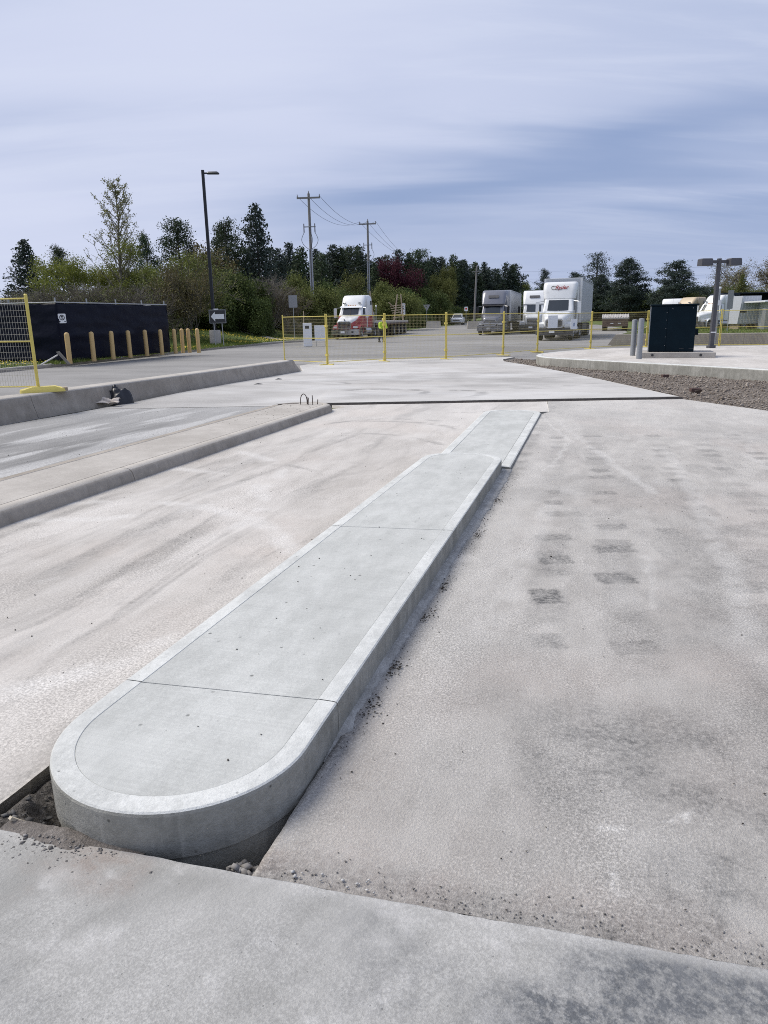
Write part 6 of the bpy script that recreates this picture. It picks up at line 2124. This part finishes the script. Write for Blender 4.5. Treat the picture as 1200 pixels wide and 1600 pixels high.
tree('oak_tree', 'wide pale budding oak behind the double lamp post', 'oak', 57.2, 125, 9.3, L_pale, M_bark, 1.1)
tree('spruce_tree', 'small olive spruce in front of the budding oak', 'spruce0', 52.6, 110, 6.5, L_olive, wide=1.2)
tree('oak_tree', 'pale budding oak at the right edge of the frame', 'oak1', 62.2, 120, 10.4, L_pale, M_bark, 1.0)
for i, (x, y, h) in enumerate(((50, 108, 4.4), (54.5, 108, 4.2), (57, 106, 4.6), (60, 105, 4.4), (62.5, 106, 4.0), (48, 112, 4.0))):
    tree('brown_bush', f'{ORD[i]} brown green bush of the hedge under the budding oaks', 'brown', x, y, h * 1.1, (L_brown, L_olive)[i % 2], M_twig, 1.1, 'bushes under the oaks', 'bush')


# ------------------------------------------------------------------ grass and dandelions
def blades(name, label, P, n, zf, hgt, mat, seed, cat='grass', wb=.012):
    r = np.random.default_rng(seed)
    P = np.array(P)
    lo, hi = P.min(0), P.max(0)
    pts = r.uniform(lo, hi, (n * 3, 2)); pts = pts[in_poly(pts[:, 0], pts[:, 1], P)][:n]
    n = len(pts)
    X, Y = pts.T
    clump = fbm(X * .8, Y * .8, seed)
    H = hgt * r.uniform(.5, 1.2, n) * (.5 + clump)
    a = r.uniform(0, PI, n); w_ = wb * r.uniform(.7, 1.5, n)
    Z = zf(Y) if zf else .113 + bank(X, Y)
    lx, ly = r.normal(size=n) * H * .45, r.normal(size=n) * H * .45
    V = np.stack([np.stack([X - np.cos(a) * w_, Y - np.sin(a) * w_, Z], -1), np.stack([X + np.cos(a) * w_, Y + np.sin(a) * w_, Z], -1), np.stack([X + lx, Y + ly, Z + H], -1)], 1).reshape(-1, 3)
    me = mesh_np(name, V, np.arange(3 * n).reshape(n, 3))
    me.materials.append(mat)
    o = bpy.data.objects.new(name, me); link(o)
    return tag(o, label, cat, kind='stuff')


L_grass = leafmat('grass_blades', (.065, .10, .020), (.19, .24, .05), .2)
M_dand = simple('dandelion_yellow', (.72, .55, .03), .6)
vg = [p for p in inner if 18 < p[1] < 58] + [(-8, 62), (-30, 66), (-30, 20)]
blades('grass', 'spring grass on the verge behind the bollards', vg, 45000, None, .10, L_grass, 5, wb=.016)
near = [(-12.4, 28.3), (-11.6, 33.6), (-9.8, 44.4), (-8.2, 51.6), (-9.5, 54), (-12, 50), (-14, 30)]
blades('grass', 'longer grass tufts along the kerb by the bollards', near, 16000, None, .14, L_grass, 6, wb=.014)
lawn = [tuple(RW0 + rd * .8 + Vector((-rd.y, rd.x)) * .35), tuple(RW0 + rd * 15 + Vector((-rd.y, rd.x)) * .35), (30, 44), (22, 62), (14.2, 43)]
blades('grass', 'short lawn grass above the retaining wall', lawn, 12000, lambda y: y * 0 + .515, .10, L_grass, 8, wb=.016)


def dandelions():
    r = np.random.default_rng(4)
    P = np.array(vg); pts = r.uniform((-16, 26), (-6.5, 60), (9000, 2))
    pts = pts[in_poly(pts[:, 0], pts[:, 1], P)]
    pts = pts[fbm(pts[:, 0] * .35, pts[:, 1] * .35, 3) > .48][:1500]
    n = len(pts); ang = np.arange(6) * PI / 3
    rad = r.uniform(.02, .035, n)[:, None]
    V = np.stack([pts[:, :1] + rad * np.cos(ang), pts[:, 1:] + rad * np.sin(ang), np.repeat((r.uniform(.06, .13, n) + .113 + bank(pts[:, 0], pts[:, 1]))[:, None], 6, 1)], -1)
    top = V.mean(1, keepdims=True) + np.array([0, 0, .02])
    V = np.concatenate([V, top], 1).reshape(-1, 3)
    b_ = np.arange(n)[:, None] * 7
    F = np.concatenate([np.stack([b_[:, 0] + i, b_[:, 0] + (i + 1) % 6, b_[:, 0] + 6], -1) for i in range(6)])
    me = mesh_np('dandelions', V, F); me.materials.append(M_dand)
    o = bpy.data.objects.new('dandelions', me); link(o)
    tag(o, 'yellow dandelion flowers scattered over the verge grass', 'flowers', kind='stuff')


dandelions()
# ------------------------------------------------------------------ loose stones, soil and litter
def stones(name, label, pts, sizes, mat, seed, cat='stones', flat=.65):
    """many small angular chips joined into one object"""
    r = np.random.default_rng(seed)
    base = np.array([(1, 0, 0), (-1, 0, 0), (0, 1, 0), (0, -1, 0), (0, 0, 1), (0, 0, -1), (.7, .7, .3), (-.7, .6, -.2)], float)[:6]
    F0 = np.array([(0, 2, 4), (2, 1, 4), (1, 3, 4), (3, 0, 4), (2, 0, 5), (1, 2, 5), (3, 1, 5), (0, 3, 5)])
    n = len(pts)
    V = base[None] * (1 + r.normal(size=(n, 6, 1)) * .28) + r.normal(size=(n, 6, 3)) * .16
    a = r.uniform(0, 2 * PI, n); c, s_ = np.cos(a), np.sin(a)
    X = V[..., 0] * c[:, None] - V[..., 1] * s_[:, None]; Y = V[..., 0] * s_[:, None] + V[..., 1] * c[:, None]
    V = np.stack([X, Y * .8, V[..., 2] * flat], -1) * np.asarray(sizes)[:, None, None] + np.asarray(pts)[:, None, :]
    F = (F0[None] + (np.arange(n) * 6)[:, None, None]).reshape(-1, 3)
    me = mesh_np(name, V.reshape(-1, 3), F)
    me.materials.append(mat)
    o = bpy.data.objects.new(name, me); link(o)
    return tag(o, label, cat, kind='stuff')


def stonemat(name, ca, cb):
    m = bpy.data.materials.new(name); m.use_nodes = True
    t = NT(m.node_tree); bs = m.node_tree.nodes['Principled BSDF']
    g = t.n('ShaderNodeNewGeometry')
    c = t.mix(g.outputs['Random Per Island'], ca, cb)
    nz = t.noise(g.outputs['Position'], 90, 3, .6)
    c = t.mix(t.m('MULTIPLY', nz, .5), c, tuple(x * .5 for x in ca))
    t.put(bs.inputs['Base Color'], c); bs.inputs['Roughness'].default_value = .9
    return m


S_dark = stonemat('dark_stone_chips', (.045, .043, .042), (.15, .145, .14))
S_mid = stonemat('grey_stone_chips', (.12, .112, .105), (.36, .34, .32))
S_crumb = stonemat('soil_crumbs', (.035, .030, .026), (.12, .105, .09))
S_grav = stonemat('gravel_stones', (.15, .118, .092), (.42, .37, .32))
S_pale = stonemat('pale_mortar_crumbs', (.42, .41, .40), (.62, .61, .59))


# soil in the slot round the island's nose
def pit_soil():
    us = np.linspace(1.5, 2.9, 90); vs = np.linspace(-2.05, -.80, 90)
    Uu, Vv = np.meshgrid(us, vs, indexing='ij')
    X, Y = Uu * SU + Vv * CU, Uu * CU - Vv * SU
    left = sstep(-Vv, 1.55, 1.95); 
    Z = -.24 + .10 * fbm(X * 6, Y * 6, 3) + .05 * fbm(X * 22, Y * 22, 5)
    Z += .17 * sstep(-Vv, 1.72, 1.96) * (.5 + fbm(X * 5, Y * 5, 8))       # earth bank under the left slab
    Z += .13 * (1 - sstep(np.hypot(Uu - 1.62, Vv + .93), .02, .16))          # rubble heap in the right corner
    Z += .12 * (1 - sstep(np.abs(Uu - 1.60), .0, .12)) * sstep(-Vv, 1.3, 1.6)
    Z = np.minimum(Z, np.where((Vv < -1.90) | (Vv > -.96) | (Uu < 1.61), -.075, -.02))
    n, m_ = X.shape
    idx = np.arange(n * m_).reshape(n, m_)
    F = np.stack([idx[:-1, :-1], idx[1:, :-1], idx[1:, 1:], idx[:-1, 1:]], -1).reshape(-1, 4)
    me = mesh_np('pit_soil', np.stack([X, Y, Z], -1).reshape(-1, 3), F, True)
    me.materials.append(M_soil)
    o = bpy.data.objects.new('soil', me); link(o)
    tag(o, kind='structure')
    r = np.random.default_rng(12)
    P, S = [], []
    for k in range(2600):
        i, j = r.integers(0, n), r.integers(0, m_)
        if math.hypot(us[i] - U_N, vs[j] - V0) < HW + .01 and us[i] < U_N or (us[i] >= U_N and abs(vs[j] - V0) < HW + .01):
            continue
        if not (1.63 < us[i] and -1.89 < vs[j] < -.97): continue
        s_ = r.uniform(.004, .012) if r.uniform() < .85 else r.uniform(.012, .022)
        P.append((X[i, j] + r.normal() * .004, Y[i, j] + r.normal() * .004, Z[i, j] + s_ * .4)); S.append(s_)
    stones('stones', 'dark broken stones and soil in the pit round the island nose', P, S, S_dark, 4)
    P, S = [], []
    for k in range(46):
        u, v = 1.625 + abs(r.normal()) * .04, -.945 - abs(r.normal()) * .045
        if math.hypot(u - U_N, v - V0) < HW + .015: continue
        s_ = r.uniform(.010, .022)
        P.append((*W(u, v), -.07 + r.uniform(0, .07) - .6 * max(0, u - 1.63))); S.append(s_)
    stones('stones', 'heap of grey stones in the right corner of the pit', P, S, S_mid, 9)


pit_soil()
# small soil heap spilt over the slab edge in front of the nose
def heap():
    n, m_ = 60, 40
    vv = np.linspace(-1.82, -1.30, n); uu = np.linspace(1.425, 1.61, m_)
    Vv, Uu = np.meshgrid(vv, uu, indexing='ij')
    X, Y = Uu * SU + Vv * CU, Uu * CU - Vv * SU
    e = np.exp(-((Vv + 1.60) / .17) ** 2 - ((Uu - 1.585) / .055) ** 2)
    e *= .5 + fbm(X * 16, Y * 16, 3)
    Z = .006 + .016 * e + .006 * (fbm(X * 45, Y * 45, 7) - .5) * sstep(e, .05, .3) - .012 * (1 - sstep(e, .02, .10))
    idx = np.arange(n * m_).reshape(n, m_)
    F = np.stack([idx[:-1, :-1], idx[:-1, 1:], idx[1:, 1:], idx[1:, :-1]], -1).reshape(-1, 4)
    me = mesh_np('soil_heap', np.stack([X, Y, Z], -1).reshape(-1, 3), F, True)
    me.materials.append(concrete('dry_soil', (.17, .15, .135), (.27, .245, .225), 5, 0, grain=.3, agg=.4, agg_scale=90, fine=200, bump=.8))
    o = bpy.data.objects.new('soil', me); link(o); tag(o, kind='structure')
    r = np.random.default_rng(3); P, S = [], []
    for k in range(170):
        v = -1.60 + r.normal() * .13; u = 1.565 - abs(r.normal()) * .05
        s_ = r.uniform(.002, .006) if r.uniform() < .9 else r.uniform(.007, .011)
        P.append((*W(u, v), .012 + .010 * math.exp(-((v + 1.6) / .17) ** 2 - ((u - 1.585) / .05) ** 2))); S.append(s_)
    stones('stones', 'crumbs of soil spilt on the slab before the nose', P, S, S_mid, 5)


heap()
t = thing('wood_stick', 'thin pale wooden stick lying in the pit left of the nose', 'stick', (0, 0, 0))
a, b_ = Vector((*W(1.605, -1.86), -.005)), Vector((*W(1.80, -1.885), -.10))
a = Vector((*W(1.60, -1.76), .016)); b_ = Vector((*W(1.70, -1.70), -.05))
a = Vector((*W(1.612, -1.800), .004)); b_ = Vector((*W(1.700, -1.765), -.10))
d = (b_ - a).normalized(); sd = d.cross(Vector((0, 0, 1))).normalized() * .007; upv = sd.cross(d).normalized() * .005
MB().loft([[tuple(p + sd + upv), tuple(p - sd + upv), tuple(p - sd - upv), tuple(p + sd - upv)] for p in (a - d * .03, a + (b_ - a) * .5, b_)]).build('stick', simple('pale_stick', (.50, .44, .34), .8), t)


def scatter(n, fn, seed):
    r = np.random.default_rng(seed); P, S = [], []
    while len(P) < n:
        p, s_ = fn(r)
        if p is not None:
            P.append(p); S.append(s_)
    return P, S


# crumbs along the joint between front slab and right lane, beside the island, and loose on the lanes
P, S = scatter(420, lambda r: ((lambda v: (*W(EDGE(v) + .012 + abs(r.normal()) * .05, v), .003))(r.uniform(-.85, 2.2)), r.uniform(.0015, .0045)), 2)
stones('stones', 'fine grit gathered along the front slab edge', P, S, S_mid, 11)
P, S = scatter(14, lambda r: ((*W(1.63 + abs(r.normal()) * .03, r.uniform(-.82, -.55)), .006), r.uniform(.004, .009)), 6)
stones('stones', 'pale chips by the broken slab corner', P, S, S_pale, 12)
P, S = scatter(380, lambda r: ((*W(r.uniform(2.1, 7.6), -.955 + .03 + abs(r.normal()) * .05), .003), r.uniform(.0015, .005)), 3)
stones('stones', 'dark crumbs along the right foot of the new island', P, S, S_crumb, 13)
P, S = [], []
r_ = np.random.default_rng(8)
for cu in (2.62, 2.95, 3.6, 4.05, 5.2, 6.3):
    for k in range(34):
        s_ = r_.uniform(.002, .008); P.append((*W(cu + r_.normal() * .05, -.90 + abs(r_.normal()) * .03), .006 + r_.uniform(0, .012))); S.append(s_)
stones('stones', 'little clods of soil beside the mortar bead', P, S, S_crumb, 14)
P, S = scatter(300, lambda r: ((*W(1.7 + 10 * r.uniform() ** 1.6, r.uniform(-.8, 3.6)), .004), r.uniform(.0015, .0045) * (1 if r.uniform() < .95 else 1.8)), 4)
stones('stones', 'small dark crumbs loose on the right lane', P, S, S_crumb, 15)
P, S = scatter(160, lambda r: ((*W(1.7 + 10 * r.uniform() ** 1.4, r.uniform(-4.5, -2.0)), .004), r.uniform(.0015, .006)), 5)
stones('stones', 'small crumbs loose on the left lane', P, S, S_crumb, 16)
P, S = scatter(38, lambda r: ((*W(r.uniform(1.9, 7.2), r.uniform(-1.75, -1.05)), ZT + .0015), r.uniform(.002, .006)), 7)
stones('stones', 'few dark specks on the new island top', P, S, S_crumb, 17)
P, S = scatter(70, lambda r: ((r.uniform(-4.5, 4.5), r.uniform(14.4, 26), .006), r.uniform(.004, .012)), 9)
stones('stones', 'scattered bits of debris on the concrete apron', P, S, S_crumb, 18)
P, S = scatter(60, lambda r: ((*W(r.uniform(9.5, 12.3), r.uniform(-5.6, -4.9)), .134), r.uniform(.003, .009)), 10)
stones('stones', 'debris round the steel bars on the old island', P, S, S_crumb, 19)
P, S = scatter(60, lambda r: ((*W(r.uniform(4, 12), r.uniform(-8.5, -6)), .002), r.uniform(.003, .009)), 10)
stones('stones', 'litter crumbs on the lane beside the barrier', P, S, S_crumb, 20)


# gravel stones on the strip before the platform
r_ = np.random.default_rng(31)
g_ = r_.uniform(GE.min(0), GE.max(0), (26000, 2)); g_ = g_[in_poly(g_[:, 0], g_[:, 1], GE)][:9000]
X, Y = g_.T
Z = -.075 + .055 * fbm(X * 2.2, Y * 2.2, 5) + .05 * fbm(X * .4, Y * .4, 8) + .02 * fbm(X * 9, Y * 9, 3, 2)
sz_ = r_.uniform(.012, .032, len(g_)) * (1 + .8 * (r_.uniform(size=len(g_)) > .96))
stones('gravel', 'brown grey gravel covering the strip before the platform', np.stack([X, Y, Z + sz_ * .3], -1), sz_, S_grav, 21, 'gravel')
M_brick = simple('dark_red_brick', (.085, .050, .042), .85, var=.3, scale=20)
for (x, y, a, w_, lb) in ((7.35, 19.0, .2, .17, 'dark brick lying near the platform kerb on the gravel'), (6.60, 15.35, .1, .22, 'long dark brick on the gravel near the slab edge')):
    mb = MB(); mb.box(-w_ / 2, w_ / 2, -.05, .05, 0, .075)
    o = mb.build('brick', M_brick, bevel=.006); o.location = (x, y, .0); o.rotation_euler = (.05, .04, a); tag(o, lb, 'brick')
mb = MB(); mb.add([(-.09, 0, .07), (.08, .02, .08), (.0, .06, -.04), (-.07, .08, .07), (.07, .09, .075)], [(0, 1, 2), (0, 3, 4, 1), (0, 2, 3), (1, 4, 2), (3, 2, 4)])
o = mb.build('metal_wedge', M_rebar); o.location = (6.42, 14.72, .02); tag(o, 'small dark wedge shaped scrap beside the long brick', 'scrap')

# bin bag and torn cardboard against the barrier
M_bag = simple('black_plastic_bag', (.010, .012, .018), .38, 0, var=.4, scale=5, spec=.5)
M_card = simple('torn_cardboard', (.42, .33, .26), .9, var=.2, scale=7, dirt=(.25, .19, .15), dscale=5)


def crumple(n, m_, fx, seed, amp):
    Uu, Vv = np.meshgrid(np.linspace(0, 1, n), np.linspace(0, 1, m_), indexing='ij')
    P = fx(Uu, Vv)
    P = P + amp * (np.stack([fbm(Uu * 5, Vv * 5, seed + k, 3) - .5 for k in range(3)], -1)) * 2
    idx = np.arange(n * m_).reshape(n, m_)
    F = np.stack([idx[:-1, :-1], idx[:-1, 1:], idx[1:, 1:], idx[1:, :-1]], -1).reshape(-1, 4)
    return P.reshape(-1, 3), F


def ridged(x, y, seed):
    return 1 - np.abs(2 * fbm(x, y, seed, 3) - 1)


def bag_shape(u, v):
    a = u * 2 * PI
    r0 = (1 - v) ** .8
    x = .40 * r0 * np.cos(a) * (1 + .15 * np.sin(3 * a)); y = .22 * r0 * np.sin(a)
    rid = ridged(x * 5 + 3, y * 5, 5)
    z = .26 * np.clip(v, 0, 1) ** .35 * (.45 + .75 * rid ** 2) * (1 + .25 * np.cos(a - .3))
    return np.stack([x + .06 * v, y, z], -1)


V_, F_ = crumple(36, 14, bag_shape, 3, .012)
V_[:, 2] = np.maximum(V_[:, 2] * 1.2, 0.0); V_[:, 0] *= 1.05
me = mesh_np('bin_bag', V_, F_)
me.materials.append(M_bag)
o = bpy.data.objects.new('bin_bag', me); link(o)
o.location = (-5.56, 14.95, .0); o.rotation_euler = (0, 0, .2)
tag(o, 'crumpled black plastic bag against the barrier foot', 'bag')
for k, (x, y, z, w_, d_, rz_, tx, ty, lb) in enumerate(((-6.12, 14.86, .11, .66, .42, .3, .35, -.08, 'large torn cardboard sheet left of the black bag'), (-5.80, 14.60, .10, .34, .30, .8, -.75, .35, 'folded brown cardboard flap before the black bag'),
                                                    (-5.52, 14.56, .06, .54, .20, -.1, .25, .05, 'pale crumpled paper strip before the black bag'))):
    V_, F_ = crumple(16, 10, lambda u, v: np.stack([(u - .5) * w_, (v - .5) * d_ * (1 + .3 * np.sin(u * 7)), .05 * np.abs(np.sin(u * 5)) + .03 * np.cos(v * 7)], -1), 20 + k * 7, .045)
    me = mesh_np('cardboard', V_, F_); me.materials.append(M_card if k < 2 else simple('pale_paper', (.55, .49, .43), .9, var=.2))
    o = bpy.data.objects.new('cardboard', me); link(o)
    o.location = (x, y, z); o.rotation_euler = (tx, ty, rz_ + .2)
    sm = o.modifiers.new('thick', 'SOLIDIFY'); sm.thickness = .012
    tag(o, lb, 'cardboard')
# dark scraps on the apron and a steel plate strip in the far joint
for (x, y, w_, d_, a, lb) in ((-2.75, 20.2, .34, .12, .1, 'flat black scrap on the apron near the barrier end'), (-3.05, 18.7, .42, .06, .0, 'thin dark strip on the apron by the barrier')):
    V_, F_ = crumple(10, 5, lambda u, v: np.stack([(u - .5) * w_, (v - .5) * d_, .02 + .02 * np.sin(u * 6)], -1), 51, .012)
    me = mesh_np('scrap', V_, F_); me.materials.append(M_bag)
    o = bpy.data.objects.new('rubber_scrap', me); link(o); o.location = (x, y, .01); o.rotation_euler = (0, 0, a)
    sm = o.modifiers.new('thick', 'SOLIDIFY'); sm.thickness = .01
    tag(o, lb, 'scrap')
